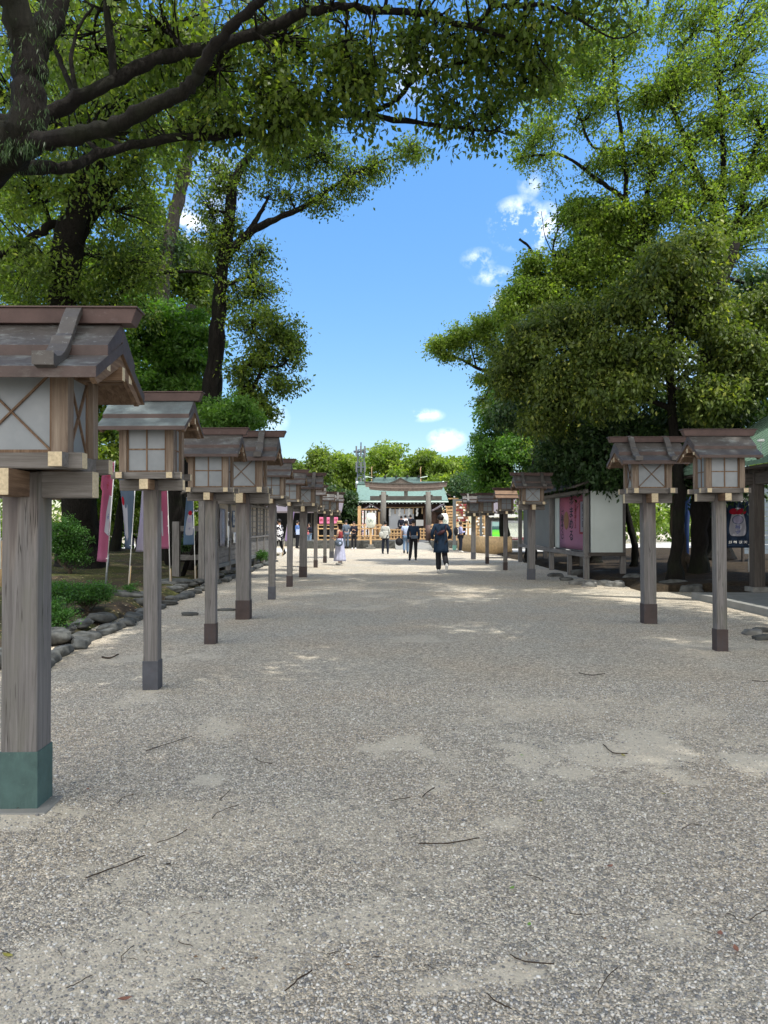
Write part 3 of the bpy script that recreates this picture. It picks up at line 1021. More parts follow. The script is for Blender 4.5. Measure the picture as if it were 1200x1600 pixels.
LEAFCOUNT = 0
def tree(name, label, cat_, base, limbs, blobs, L, n_total, clus=.45, mat='leaf_camphor', barkm='bark_dark', seed=1, n_per=130,
         flat=.7, droop=.5, group=None, autotrunk=True, twig=.012, wid=.5, shell=.5, trunk_r=.2, soft=True, spread=.66, gap=-.2):
    """base: world Vector at the foot. limbs: lists of (px,py,d,width_px). blobs: (px,py,d,rx_px,ry_px,rdepth_m,weight)"""
    global LEAFCOUNT
    rnd = random.Random(seed); g = np.random.default_rng(seed)
    t = thing(name, label, cat_, tuple(base), 0, group)
    off = tuple(base)
    skel = []
    tk = MB()
    def addlimb(pts, seg=8, jit=.0, n=5):
        c = cat(pts, n)
        if jit:
            c = [(p + Vector((rnd.uniform(-1, 1), rnd.uniform(-1, 1), rnd.uniform(-1, 1))) * jit * min(1, r * 8 + .3), r) for p, r in c]
        tk.tube([p - Vector(off) for p, r in c], [max(.003, r * (1 + rnd.uniform(-.13, .13))) for p, r in c], seg)
        skel.extend(c)
    for lb in limbs:
        pts = []
        for q in lb:
            if q[0] == 'w':
                pts.append((Vector(q[1:4]), q[4]))
            else:
                pts.append((W(q[0], q[1], q[2]), q[3] * q[2] / F / 2))
        addlimb(pts, 10, .02)
    if not limbs:
        zs = [W(b_[0], b_[1], b_[2]) for b_ in blobs]
        cx = sum(z.x for z in zs) / len(zs); cy = sum(z.y for z in zs) / len(zs); cz = sum(z.z for z in zs) / len(zs)
        top = Vector((cx, cy, cz))
        mid = base.lerp(top, .5) + Vector((rnd.uniform(-.3, .3), 0, 0))
        addlimb([(base - Vector((0, 0, .1)), trunk_r * 1.35), (base.lerp(mid, .2), trunk_r), (mid, trunk_r * .8), (top, trunk_r * .35)], 9, .03)
    hero = list(skel)
    CC = []; RR = []
    wsum = sum(b_[-1] for b_ in blobs)
    ncl = n_total / n_per
    for bi, bq in enumerate(blobs):
        if bq[0] == 'w':
            c = Vector(bq[1:4]); ax, rd, az, w = bq[4:8]
        else:
            px, py, d, rx, ry, rd, w = bq
            c = W(px, py, d)
            ax, az = rx * d / F, ry * d / F
        # limb to the blob
        p, r = min(hero, key=lambda q: (q[0] - c).length + (0.0 if q[1] > .02 else .5))
        if (p - c).length > .3:
            m_ = p.lerp(c, .5) + Vector((rnd.uniform(-.2, .2), rnd.uniform(-.2, .2), rnd.uniform(-.1, .3))) * (p - c).length * .35
            r0 = min(r * .6, .05 + .01 * (p - c).length)
            addlimb([(p, r0), (m_, r0 * .7), (c, r0 * .4)], 6, .02, 4)
        k = max(2, int(round(ncl * w / wsum)))
        u = g.normal(size=(k * 4, 3)) * (spread if soft else .45)
        nr = np.linalg.norm(u, axis=1)
        cw = np.array(c)[None] + u * np.array([ax, rd, az])
        fq = 2.6 / max(.5, clus * 2.2)
        nv = np.sin(cw[:, 0] * fq + seed) * np.sin(cw[:, 2] * fq * 1.1 + seed * 2 + cw[:, 0] * fq * .5) + np.sin(cw[:, 1] * fq * .9 + seed * 3) * .5
        ok = (nr < 1.5) & ((nv > gap) | (not soft))
        u = u[ok][:k]; k = len(u)
        pts = u * np.array([max(ax - clus * .6, ax * .4), rd, max(az - clus * .5, az * .4)])
        CC.append(np.array(c)[None] + pts)
        RR.append(clus * g.uniform(.45, 1.4, k))
    CC = np.concatenate(CC); RR = np.concatenate(RR)
    sp_ = np.array([tuple(p) for p, r in skel]); sr = [r for p, r in skel]
    for i in range(len(CC)):
        c = Vector(CC[i])
        dd = ((sp_ - CC[i]) ** 2).sum(1)
        j = int(dd.argmin())
        p = Vector(sp_[j])
        if (p - c).length < .15: continue
        m_ = p.lerp(c, .55) + Vector((rnd.uniform(-1, 1), rnd.uniform(-1, 1), rnd.uniform(-.4, .6))) * (p - c).length * .16
        r0 = min(twig * (1 + (p - c).length * .5), sr[j] * .8 + .002)
        tk.tube([p - Vector(off), m_ - Vector(off), c - Vector(off), c - Vector(off) + Vector((rnd.uniform(-1, 1), rnd.uniform(-1, 1), rnd.uniform(-.5, 1))) * RR[i] * .8], [r0, r0 * .75, r0 * .5, r0 * .2], 4, cap=False)
    tk.build('trunk', barkm, t, smooth=True)
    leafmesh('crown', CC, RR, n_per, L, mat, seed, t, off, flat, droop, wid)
    LEAFCOUNT += len(CC) * n_per
    return t

GT = 'big trees arching over the lane'
# A: near camphor, trunk outside the picture on the left, limbs reaching over the lane
bA = Vector((-6.6, 7.2, bz(-6.6, 7.2)))
A_main = [('w', -6.6, 7.2, 0, .50), ('w', -6.5, 7.2, 2.0, .38), ('w', -6.2, 7.3, 4.2, .34)]
A_l = [
    A_main + [(-120, 290, 7.6, 95), (0, 238, 7.4, 74), (42, 205, 7.3, 62), (46, 140, 7.3, 52), (44, 95, 7.3, 50), (30, 30, 7.2, 48), (0, -60, 7.1, 44), (-40, -200, 7, 30)],
    [(44, 105, 7.3, 40), (62, 60, 7.4, 44), (90, 0, 7.5, 40), (110, -90, 7.6, 34), (200, -260, 7.6, 20)],
    [(-120, 290, 7.6, 60), (-30, 205, 7.8, 34), (25, 188, 8.0, 30), (75, 180, 8.2, 27), (120, 152, 8.3, 27), (180, 126, 8.5, 24), (240, 92, 8.7, 22), (320, 76, 8.9, 21), (400, 52, 9.0, 19), (470, 22, 9.1, 17), (530, 10, 9.2, 15),
     (600, 17, 9.3, 13), (665, 22, 9.4, 11), (710, 36, 9.5, 11), (740, 38, 9.5, 9), (770, 8, 9.5, 8), (800, -40, 9.5, 6)],
    [(735, 40, 9.5, 8), (780, 55, 9.6, 6), (835, 72, 9.7, 3.5)],
    [(0, 240, 7.4, 46), (50, 224, 7.2, 34), (90, 215, 7.0, 31), (140, 206, 6.9, 30), (190, 192, 6.8, 28), (240, 165, 6.7, 27), (285, 143, 6.6, 26), (310, 118, 6.6, 24), (332, 78, 6.5, 21), (362, 42, 6.4, 19), (395, 14, 6.3, 17), (430, -20, 6.2, 15), (520, -120, 6, 11)],
    [(0, 255, 8.2, 40), (60, 262, 8.6, 24), (110, 262, 8.9, 19), (150, 243, 9.2, 18), (220, 224, 9.5, 15), (290, 214, 9.8, 14), (350, 213, 10, 13), (420, 195, 10.3, 12), (500, 180, 10.5, 12), (560, 180, 10.7, 11), (650, 191, 11, 9), (715, 199, 11.2, 6), (770, 205, 11.3, 3)],
    [(560, 180, 10.7, 8), (590, 172, 10.6, 8), (622, 154, 10.5, 9), (642, 131, 10.4, 8), (663, 114, 10.3, 8), (698, 105, 10.2, 7), (735, 92, 10.1, 6), (770, 80, 10, 3)],
    [(180, 126, 8.5, 16), (172, 60, 8.5, 15), (166, 0, 8.5, 13), (150, -80, 8.5, 8)],
    [(120, 152, 8.3, 12), (100, 110, 8.4, 9), (85, 75, 8.4, 8), (72, 40, 8.4, 6)],
    [(120, 150, 8.3, 12), (112, 90, 8.3, 7), (125, 40, 8.3, 5), (148, 8, 8.3, 4)],
    [(663, 114, 10.3, 5), (670, 95, 10.2, 4), (668, 70, 10.1, 3)],
    [(545, 178, 10.6, 5), (552, 150, 10.5, 3), (556, 110, 10.4, 2)],
    [(850, 8, 9.6, 7), (890, 22, 9.7, 5), (960, 60, 9.9, 3), (1000, 45, 10, 2)],
    [(770, 8, 9.5, 8), (850, 8, 9.6, 7)],
]
A_l = [[q if q[0] == 'w' else (q[0], q[1], q[2], q[3] * (.86 if q[3] < 40 else .95)) for q in lb] for lb in A_l]
A_b = [(40, 60, 10.2, 110, 90, .9, 1.2), (150, 70, 9.3, 90, 70, .8, 1.1), (250, 40, 9.2, 90, 60, .8, 1.2), (340, 110, 9.6, 80, 60, .8, 1.2), (440, 60, 9.6, 90, 60, .8, 1.3), (430, 140, 9.8, 80, 50, .8, 1.3),
       (540, 60, 9.6, 80, 55, .8, 1.3), (560, 130, 10, 60, 60, .7, 1.1), (640, 60, 9.8, 70, 50, .8, 1.1), (740, 60, 9.8, 70, 50, .8, 1.3), (820, 60, 9.9, 70, 60, .8, 1.4), (890, 25, 10, 45, 45, .6, .7), (960, 12, 10, 60, 18, .5, .35),
       (700, 160, 11, 60, 45, .6, .8), (765, 180, 11.2, 55, 50, .6, 1.2), (840, 120, 10.2, 60, 60, .6, 1.0), (500, 160, 10.2, 60, 40, .6, .8), (380, 190, 10, 80, 40, .7, .9), (440, 205, 10.1, 40, 40, .6, .6), (260, 190, 9.8, 80, 40, .8, .7), (120, 210, 10, 90, 50, .8, .6),
       (20, 160, 10.5, 80, 60, .8, .6), (600, 30, 9.4, 80, 40, .7, .6), (300, -120, 8.5, 220, 120, 1.5, .6), (600, -130, 9, 220, 110, 1.5, .6), (0, -150, 8.5, 200, 120, 1.5, .5), (800, -130, 9.3, 120, 90, 1.2, .4)]
tA = tree('camphor_tree', 'huge old tree whose thick limbs arch over the lane, trunk outside the picture', 'tree', bA, A_l, A_b, .10, 26000, .34, 'leaf_camphor', 'bark_dark', 11, n_per=16, spread=.66, gap=-.05, droop=.75, flat=.75, twig=.012, group=GT)
# ferns and epiphytes hanging from the mossy upright limb
fc_ = []
grf = np.random.default_rng(4)
for (x0, y0, x1, y1, d_, w_, k_) in [(46, 110, 42, 205, 7.3, 26, 70), (42, 205, 10, 240, 7.3, 36, 50), (0, 235, 110, 215, 7.2, 14, 40), (0, 262, 70, 262, 8.3, 14, 30), (44, 100, 34, 30, 7.3, 24, 40), (62, 60, 88, 0, 7.4, 22, 30)]:
    for q in range(k_):
        t_ = grf.random()
        fc_.append(tuple(W(x0 + (x1 - x0) * t_ + grf.normal() * w_ * .6, y0 + (y1 - y0) * t_ + grf.normal() * 6, d_ - .12 + grf.normal() * .05)))
fc_ = np.array(fc_)
leafmesh('fern', fc_, np.full(len(fc_), .05), 6, .065, 'leaf_dark', 7, tA, tuple(bA), 1.0, 2.6, .11)

# B: dark trunk rising behind the nearest lantern
gb = lambda px, Y: (lambda v: Vector((v.x, Y, bz(v.x, Y))))(lane(px, Y))
bB = gb(128, 22.5)
tree('camphor_tree', 'dark thick-trunked tree standing directly behind the nearest lantern roof', 'tree', bB,
     [[('w', bB.x, bB.y, bB.z - .3, 1.0), ('w', bB.x, bB.y, bB.z + .5, .62), (125, 800, 22, 52), (116, 700, 21.5, 48), (104, 560, 21, 48), (98, 450, 20, 44), (104, 380, 19.5, 40), (125, 320, 19, 36), (146, 250, 18.5, 34), (158, 190, 18, 27), (186, 130, 17.5, 22), (186, 60, 17, 18), (168, 0, 17, 15), (150, -100, 16, 9)],
      [(108, 430, 20, 34), (122, 370, 19.8, 26), (150, 322, 19.5, 24), (180, 285, 19.5, 20), (205, 262, 19.5, 14), (228, 240, 19.5, 7)],
      [(106, 372, 19.6, 18), (86, 350, 19.4, 15), (50, 372, 19.2, 13), (0, 398, 19, 11), (-60, 420, 19, 7)],
      [(150, 322, 19.5, 14), (160, 270, 19.3, 12), (175, 235, 19.2, 8)],
      [(160, 190, 18, 16), (210, 150, 18, 10), (290, 120, 18, 6)]],
     [(60, 300, 19, 110, 60, 1.3, 1.2), (180, 330, 20, 70, 60, 1.2, 1.0), (40, 420, 19.5, 90, 50, 1.2, 1.2), (190, 240, 19, 80, 60, 1.2, 1.0), (100, 180, 18, 120, 60, 1.5, 1), (200, 130, 18, 90, 70, 1.5, 1), (300, 60, 17.5, 90, 70, 1.5, 1),
      (120, 40, 17, 120, 80, 1.5, 1), (180, 420, 21, 80, 50, 1.3, 1.3), (60, 500, 21, 110, 60, 1.3, .8), (150, 480, 21, 80, 40, 1.3, .8), (450, 30, 18, 100, 60, 1.5, .8), (330, 150, 18.5, 60, 60, 1.2, .7)],
     .12, 52000, .55, 'leaf_camphor', 'bark_dark', 12, n_per=55, group=GT)

# C: slender forked tree with small leaves against the sky
bC = gb(329, 23)
tree('camphor_tree', 'slender dark forked tree reaching its long thin branch over the open sky', 'tree', bC,
     [[('w', bC.x, bC.y, bC.z - .2, .42), (329, 860, 23, 38), (330, 740, 22.6, 35), (330, 640, 22.4, 31), (336, 560, 22.2, 26), (342, 480, 22, 22), (349, 400, 22, 20), (359, 345, 22, 17), (364, 290, 22, 15), (386, 250, 22, 12), (425, 222, 22, 8), (480, 213, 22, 5)],
      [(350, 400, 22, 18), (368, 384, 22, 15), (392, 362, 22, 12), (430, 343, 22, 10), (470, 325, 22, 8), (520, 292, 22, 6), (570, 263, 22, 4.5), (612, 246, 22, 2.5)],
      [(385, 368, 22, 10), (403, 340, 22, 7), (418, 312, 22, 4)],
      [(338, 433, 22, 4), (305, 425, 21.6, 4.5), (260, 426, 21.3, 5), (215, 440, 21, 5), (176, 466, 20.7, 4)],
      [(345, 450, 22, 9), (365, 440, 22, 6), (395, 430, 22, 4)]],
     [(345, 270, 22, 42, 34, .8, .8), (330, 330, 22, 30, 50, .8, .7), (430, 250, 22, 50, 38, .8, 1.0), (500, 245, 22, 50, 30, .8, .9), (450, 300, 22, 50, 18, .7, .5), (540, 290, 22, 40, 20, .6, .5), (570, 255, 22, 45, 22, .7, .8), (640, 232, 22, 32, 20, .6, .5),
      (400, 450, 22, 38, 42, .8, 1.0), (350, 430, 22, 42, 55, .8, .9), (330, 370, 22, 30, 30, .7, .4), (405, 400, 22, 26, 28, .6, .5), (480, 215, 22, 40, 20, .6, .5), (500, 320, 22, 26, 16, .4, .3), (365, 345, 22, 20, 20, .5, .2)],
     .105, 23000, .34, 'leaf_camphor', 'bark_dark', 13, n_per=16, spread=.85, gap=-.1, twig=.009, group=GT)

# grey straight trunk behind
bD = gb(250, 31)
tree('pine_tree', 'tall pale grey trunk rising straight through the green behind the nearest lanterns', 'tree', bD,
     [[('w', bD.x, bD.y, bD.z - .2, .55), (248, 700, 31, 24), (252, 500, 30.5, 23), (258, 410, 30, 22), (272, 340, 30, 20), (288, 270, 30, 19), (300, 200, 30, 17), (312, 120, 30, 14), (320, 0, 30, 12)]],
     [(340, 120, 30, 40, 40, 1.2, 1), (290, 60, 30, 50, 40, 1.2, 1), (300, 180, 30, 30, 30, 1, .6), (240, 380, 30, 50, 30, 1.2, .8)], .2, 9000, .7, 'leaf_dark', 'bark_grey', 14, n_per=90, group=GT)

# E: glossy dark tree right of it
bE = Vector((-5.5, 22.5, bz(-5.5, 22.5)))
tree('camellia_tree', 'glossy dark-leaved tree with blue sky behind, above the third and fourth lanterns', 'tree', bE,
     [[('w', bE.x, bE.y, bE.z - .2, .16), (330, 780, 22.3, 14), (362, 700, 21.6, 12), (384, 640, 21, 10), (378, 590, 21, 8), (400, 555, 21, 6), (430, 520, 21, 4)], [(384, 640, 21, 7), (410, 578, 21, 5), (440, 572, 21, 3), (465, 545, 21, 2)]],
     [(395, 520, 21, 36, 34, .7, 1), (432, 510, 21, 36, 26, .7, .9), (455, 545, 21, 28, 34, .6, .8), (415, 570, 21, 42, 28, .7, .8), (385, 600, 21, 34, 34, .7, 1.1), (432, 604, 21, 36, 14, .5, .45), (410, 640, 21, 24, 22, .6, .7), (465, 595, 21, 14, 8, .3, .12)],
     .105, 13500, .28, 'leaf_camphor', 'bark_dark', 15, n_per=20, spread=.8, gap=-.1, droop=.2, wid=.55, twig=.008, group=GT)

# maples and shrubs filling the left side
LG = 'leafy trees filling the left side'
def gtree(nm, lb, px, Y, blobs, L, n, clus, mat, seed, tr=.12, grp=LG, **k):
    b0 = gb(px, Y)
    return tree(nm, lb, 'tree', b0, [], blobs, L, n, clus, mat, 'bark_dark', seed, group=grp, trunk_r=tr, **k)
gtree('maple_tree', 'fresh green layered maple between the nearest lantern roof and the forked tree', 265, 24,
      [(270, 500, 24, 60, 26, 1, 1), (235, 540, 24, 60, 26, 1, 1), (290, 560, 24, 50, 24, 1, 1), (250, 600, 24, 60, 30, 1, 1), (300, 620, 24, 40, 30, 1, .8), (220, 480, 24, 50, 30, 1, .8), (300, 520, 23.5, 34, 18, .8, .6), (225, 660, 24, 60, 40, 1, .9)],
      .15, 40000, .5, 'leaf_maple', 21, .1, flat=.35, droop=.1)
gtree('maple_tree', 'low round bright green maple just left of the third lantern roof', 283, 20.3, [(362, 640, 19, 42, 26, .7, 1), (335, 650, 19, 22, 24, .6, .5), (385, 655, 19, 24, 18, .5, .5)], .10, 14000, .26, 'leaf_maple', 22, .06, n_per=90)
gtree('oak_tree', 'shady green tree behind the pale grey trunk', 180, 33,
      [(215, 420, 33, 60, 40, 1.6, 1), (300, 420, 33, 40, 50, 1.4, .9), (150, 560, 32, 90, 60, 1.6, 1), (210, 640, 32, 80, 60, 1.6, 1), (190, 730, 32, 50, 50, 1.5, 1), (300, 470, 33, 40, 40, 1.4, .6), (80, 640, 32, 100, 70, 1.6, .9), (230, 330, 33, 40, 40, 1.5, .4)],
      .22, 40000, .8, 'leaf_camphor', 23, .2)
gtree('oak_tree', 'broad green tree at the left edge, seen between the arching limbs', 20, 30,
      [(20, 560, 30, 110, 80, 1.6, 1), (60, 330, 30, 120, 70, 1.6, .8), (0, 430, 30, 90, 60, 1.6, .9), (30, 690, 30, 110, 80, 1.6, .8), (120, 430, 30, 70, 60, 1.6, .8), (130, 100, 30, 130, 100, 2, .8), (250, 220, 30, 70, 70, 1.6, .4)],
      .22, 40000, .85, 'leaf_light', 24, .25)
gtree('oak_tree', 'leafy tree behind the banners, above the two people in dark suits', 215, 36,
      [(190, 790, 36, 60, 50, 1.5, 1), (240, 780, 36, 50, 50, 1.5, 1), (300, 790, 36, 50, 45, 1.5, .8), (150, 820, 36, 30, 40, 1.2, .6), (310, 830, 35, 30, 30, 1.2, .6)],
      .22, 20000, .6, 'leaf_light', 25, .12)
# dark trunks low on the left
for i, (px, Y, w_, lb) in enumerate([(275, 27, .55, 'dark mossy trunk behind the pink banner with the white pole'), (112, 33, .35, 'thin dark trunk left of the thick trunk behind the nearest lantern')]):
    b0 = gb(px, Y)
    tree('evergreen_tree', lb, 'tree', b0, [[('w', b0.x, b0.y, b0.z - .2, w_ * 1.1), ('w', b0.x, b0.y, b0.z + .8, w_ * .8), ('w', b0.x + .2, b0.y, b0.z + 5, w_ * .6), ('w', b0.x + .5, b0.y, b0.z + 9, w_ * .3)]],
         [(px + 15, 560 + 10 * i, Y, 60, 50, 1.4, 1), (px - 20, 660, Y, 60, 40, 1.4, 1)], .2, 9000, .7, 'leaf_dark', 'bark_dark', 30 + i, group=LG)

# bushes
BG_ = 'clipped bushes in the planted strip'
def bush(lb, px, Y, blobs, L, n, clus, mat, seed, tr=.03):
    b0 = gb(px, Y)
    return tree('bush', lb, 'bush', b0, [], blobs, L, n, clus, mat, 'bark_brown', seed, group=BG_, trunk_r=tr, n_per=70, droop=-.1, twig=.006, shell=.35, soft=False)
bush('low flat-topped azalea bush right of the nearest lantern post', 140, 12.0, [(115, 925, 11.9, 34, 18, .45, 1.1), (150, 925, 12, 30, 17, .4, 1), (92, 925, 11.8, 20, 18, .4, .6)], .035, 20000, .11, 'leaf_bush', 41, .035)
bush('ragged low bush at the foot of the flat-topped one', 92, 10.2, [(92, 962, 10.2, 26, 18, .3, 1), (80, 945, 10.3, 18, 14, .3, .5)], .035, 6500, .10, 'leaf_bush', 42, .02)
bush('tall rounded dark bush against the thick trunk', 112, 19.5, [(108, 830, 19.5, 34, 26, .5, 1), (115, 862, 19.5, 26, 22, .4, .8), (95, 850, 19.5, 26, 28, .4, .7)], .06, 12000, .18, 'leaf_bush', 43, .05)
bush('small bright shrub on the stones at the end of the plank fence', 410, 27.5, [(410, 868, 27.5, 11, 9, .3, 1)], .06, 1800, .14, 'leaf_bush', 44, .02)
bush('clipped dark hedge bush behind the timber rails', 305, 26, [(300, 850, 26, 26, 14, .6, 1), (320, 842, 26, 20, 16, .6, .8)], .08, 7000, .2, 'leaf_dark', 45, .05)
bush('sparse leafy weed bush by the bamboo stake', 200, 14.6, [(203, 918, 14.6, 16, 9, .2, 1)], .03, 1200, .08, 'leaf_bush', 46, .01)

# ------------------------------------------------------------------ right side
RG = 'trees massed along the right side'
def rtree(nm, lb, px, Y, limbs, blobs, L, n, clus, mat, seed, tr=.2, bk='bark_dark', **k):
    b0 = gb(px, Y)
    b0.z = max(b0.z, 0)
    if limbs:
        limbs = [[('w', b0.x, b0.y, b0.z - .2, tr * 1.6), ('w', b0.x, b0.y, b0.z + .6, tr)] + limbs[0]] + limbs[1:]
    return tree(nm, lb, 'tree', b0, limbs, blobs, L, n, clus, mat, bk, seed, group=RG, trunk_r=tr, **k)
rtree('camphor_tree', 'tallest airy light-green tree at the top right, its trunks climbing out of the picture', 1120, 26,
      [[(1110, 700, 26, 30), (1105, 560, 26, 26), (1108, 470, 26, 22), (1130, 400, 26, 18), (1126, 340, 26, 15), (1107, 303, 26, 11), (1085, 262, 26, 9), (1066, 204, 26, 8), (1050, 165, 26, 6), (1040, 120, 26, 4)],
       [(1132, 400, 26, 14), (1150, 350, 26, 12), (1160, 310, 26, 9), (1172, 255, 26, 8), (1190, 210, 26, 6)],
       [(1120, 370, 26, 12), (1130, 280, 26, 9), (1126, 180, 26, 8), (1122, 100, 26, 7), (1118, 20, 26, 6), (1115, -60, 26, 5)],
       [(1108, 470, 26, 14), (1050, 420, 26, 11), (1005, 370, 26, 9), (986, 344, 26, 8), (978, 315, 26, 8), (950, 292, 26, 7), (932, 280, 26, 6.5), (900, 255, 26, 5), (870, 241, 26, 4), (827, 244, 26, 3)],
       [(978, 315, 26, 8), (978, 270, 26, 7), (973, 230, 26, 6), (966, 175, 26, 5), (960, 118, 26, 4), (955, 60, 26, 3)],
       [(975, 240, 26, 5), (960, 232, 26, 4), (925, 228, 26, 4), (905, 180, 26, 3), (890, 140, 26, 2)],
       [(1107, 303, 26, 6), (1060, 250, 26, 4), (1035, 232, 26, 3)],
       [(1005, 370, 26, 7), (1010, 300, 26, 6), (1030, 250, 26, 4)],
       [(1122, 100, 26, 5), (1135, 60, 26, 4), (1165, 10, 26, 3)]],
      [(835, 225, 26, 34, 30, 1, .7), (862, 160, 26, 36, 44, 1.1, .8), (905, 80, 26, 46, 48, 1.3, 1), (862, 265, 26, 30, 24, .9, .3), (930, 160, 26, 36, 40, 1.2, .8), (935, 250, 26, 36, 30, 1, .6), (985, 70, 26, 30, 40, 1.3, .5), (1010, 160, 26, 46, 50, 1.3, 1), (1000, 240, 26, 44, 40, 1.2, .9), (1060, 150, 26, 46, 50, 1.3, 1.1),
       (1085, 50, 26, 42, 50, 1.3, .9), (1050, 270, 26, 50, 44, 1.3, 1.1), (1110, 210, 26, 50, 50, 1.3, 1.1), (1150, 110, 26, 46, 56, 1.3, 1), (1170, 30, 26, 50, 36, 1.3, .8), (1185, 200, 26, 40, 60, 1.3, 1), (1130, 300, 26, 50, 40, 1.3, 1), (1185, 320, 26, 40, 50, 1.3, .8), (960, 330, 26, 44, 26, 1, .5), (1030, 350, 26, 56, 34, 1.2, .8),
       (1115, -40, 26, 70, 40, 1.5, .4), (1080, 350, 26, 60, 50, 1.3, 1), (1150, 390, 26, 60, 50, 1.3, 1), (1000, 400, 26, 60, 40, 1.2, .8), (1080, 110, 26, 60, 60, 1.3, .6), (1190, 270, 26, 40, 50, 1.2, .8), (925, 110, 26, 40, 50, 1.2, .5), (960, 40, 26, 40, 40, 1.2, .4), (1020, 310, 26, 50, 30, 1.2, .5), (1040, 20, 26, 30, 34, 1.2, .3)],
      .12, 82000, .42, 'leaf_light', 51, .42, n_per=36, gap=0.0, spread=.6)
rtree('camphor_tree', 'light yellow-green tree with a bare dead branch sticking out against the clouds', 905, 27,
      [[(905, 700, 27, 24), (900, 600, 27, 20), (890, 520, 27, 14), (868, 470, 27, 8), (861, 455, 27, 6.5), (848, 440, 27, 5.5), (838, 415, 27, 5), (834, 400, 27, 4.5), (826, 385, 27, 4), (812, 374, 27, 4)],
       [(862, 458, 27, 5), (866, 420, 27, 3.5), (864, 390, 27, 3), (872, 350, 27, 2), (868, 310, 27, 1.2)], [(866, 400, 27, 2), (852, 370, 27, 1.5), (846, 330, 27, 1)], [(864, 380, 27, 2), (880, 340, 27, 1.4), (884, 318, 27, .8)],
       [(895, 540, 27, 12), (915, 440, 27, 9), (925, 380, 27, 7), (932, 330, 27, 5), (928, 310, 27, 3)], [(890, 530, 27, 8), (850, 480, 27, 5), (820, 455, 27, 3)]],
      [(830, 415, 27, 26, 26, .8, .5), (815, 465, 27, 30, 26, .9, .8), (850, 470, 27, 40, 30, 1, 1), (895, 340, 27, 28, 30, .9, .6), (905, 390, 27, 44, 36, 1.1, 1), (940, 350, 27, 44, 36, 1.1, 1), (900, 440, 27, 50, 36, 1.1, 1.1), (960, 420, 27, 50, 40, 1.2, 1), (800, 490, 27, 26, 26, .8, .5), (940, 475, 27, 60, 34, 1.1, .9), (985, 380, 27, 40, 30, 1, .6)],
      .13, 56000, .42, 'leaf_light', 52, .3, n_per=40)
rtree('oak_tree', 'leafy bough reaching left over the open sky from the right-hand mass', 830, 30,
      [[(840, 720, 30, 18), (850, 640, 30, 14), (835, 610, 30, 9), (800, 598, 30, 7), (768, 584, 30, 6), (745, 575, 30, 5), (722, 562, 30, 4), (698, 556, 30, 3)], [(745, 575, 30, 3), (738, 550, 30, 2.5), (736, 530, 30, 2)], [(800, 598, 30, 5), (785, 560, 30, 4), (770, 510, 30, 2.5)]],
      [(690, 540, 30, 26, 18, .6, .7), (720, 528, 30, 26, 22, .7, .9), (712, 560, 30, 26, 12, .5, .4), (755, 508, 30, 26, 18, .7, .8), (760, 540, 30, 24, 24, .7, .6), (790, 500, 30, 24, 26, .8, .8), (756, 596, 30, 16, 14, .5, .4), (790, 560, 30, 28, 34, .8, .8), (755, 625, 30, 14, 12, .4, .3)],
      .12, 20000, .33, 'leaf_light', 53, .2, n_per=18, spread=.78, gap=-.05)
rtree('holly_tree', 'dense olive-leaved tree with bronze new leaves, biggest mass on the right', 1055, 18.0,
      [[(1062, 800, 18.2, 17), (1060, 740, 18.4, 16), (1050, 640, 18.6, 14), (1046, 560, 18.4, 11), (1050, 500, 18.2, 10), (1064, 470, 18, 8), (1082, 445, 18, 7), (1088, 425, 18, 5), (1074, 405, 18, 4)],
       [(1050, 500, 18.2, 7), (1036, 474, 18, 5), (1024, 458, 18, 4), (1010, 450, 18, 3)], [(1050, 640, 18.6, 9), (960, 600, 18.8, 7), (900, 560, 19, 5), (850, 530, 19, 4)], [(1050, 600, 18.6, 8), (1110, 560, 18.6, 6), (1160, 540, 18.6, 4)]],
      [(835, 530, 19.5, 48, 44, .9, .9), (885, 500, 19.5, 55, 36, .9, .9), (800, 580, 19.8, 30, 36, .8, .6), (870, 580, 19, 60, 46, 1, 1), (940, 540, 18.8, 60, 50, 1, 1), (990, 480, 18.5, 60, 36, .9, .8), (1040, 425, 18, 50, 42, .9, 1), (1085, 400, 18.3, 40, 40, .8, .7), (1010, 570, 18.5, 60, 50, 1, .8), (1085, 480, 18.5, 40, 60, .9, .7), (1150, 555, 18.5, 50, 44, 1, .9),
       (1190, 500, 19, 40, 60, 1, .7), (1180, 590, 18.5, 50, 40, 1, .8), (1120, 620, 18, 50, 40, .9, .7), (940, 620, 18.5, 50, 40, 1, .6), (860, 650, 19.5, 44, 40, .9, .5)],
      .12, 130000, .40, 'leaf_olive', 54, .15, n_per=60, spread=.62, droop=.8, flat=.6)
rtree('evergreen_tree', 'very dark evergreen filling the shade behind the two near right lanterns', 1092, 20,
      [[(1094, 800, 20, 29), (1106, 700, 20.5, 27), (1115, 600, 21, 24), (1120, 480, 21, 20), (1150, 380, 21, 14)]],
      [(880, 700, 21.5, 50, 46, 1, 1), (940, 690, 21, 60, 50, 1.1, 1.1), (1010, 650, 21, 70, 60, 1.2, 1.2), (1080, 660, 21, 70, 60, 1.2, 1.2), (1150, 660, 21, 60, 60, 1.2, 1), (840, 620, 22, 40, 50, 1, .8), (1180, 470, 22.5, 40, 70, 1.2, 1), (970, 740, 20.5, 60, 26, .9, .8), (1060, 740, 20.5, 60, 34, .9, .9), (1190, 560, 22, 40, 60, 1.2, .8), (900, 590, 22.5, 60, 50, 1.1, .7), (1000, 560, 22.5, 70, 50, 1.1, .7), (1130, 755, 21, 50, 30, 1, .6), (800, 640, 23, 30, 40, .8, .5)],
      .14, 90000, .5, 'leaf_dark', 55, .20, n_per=110, droop=.6, flat=.6)
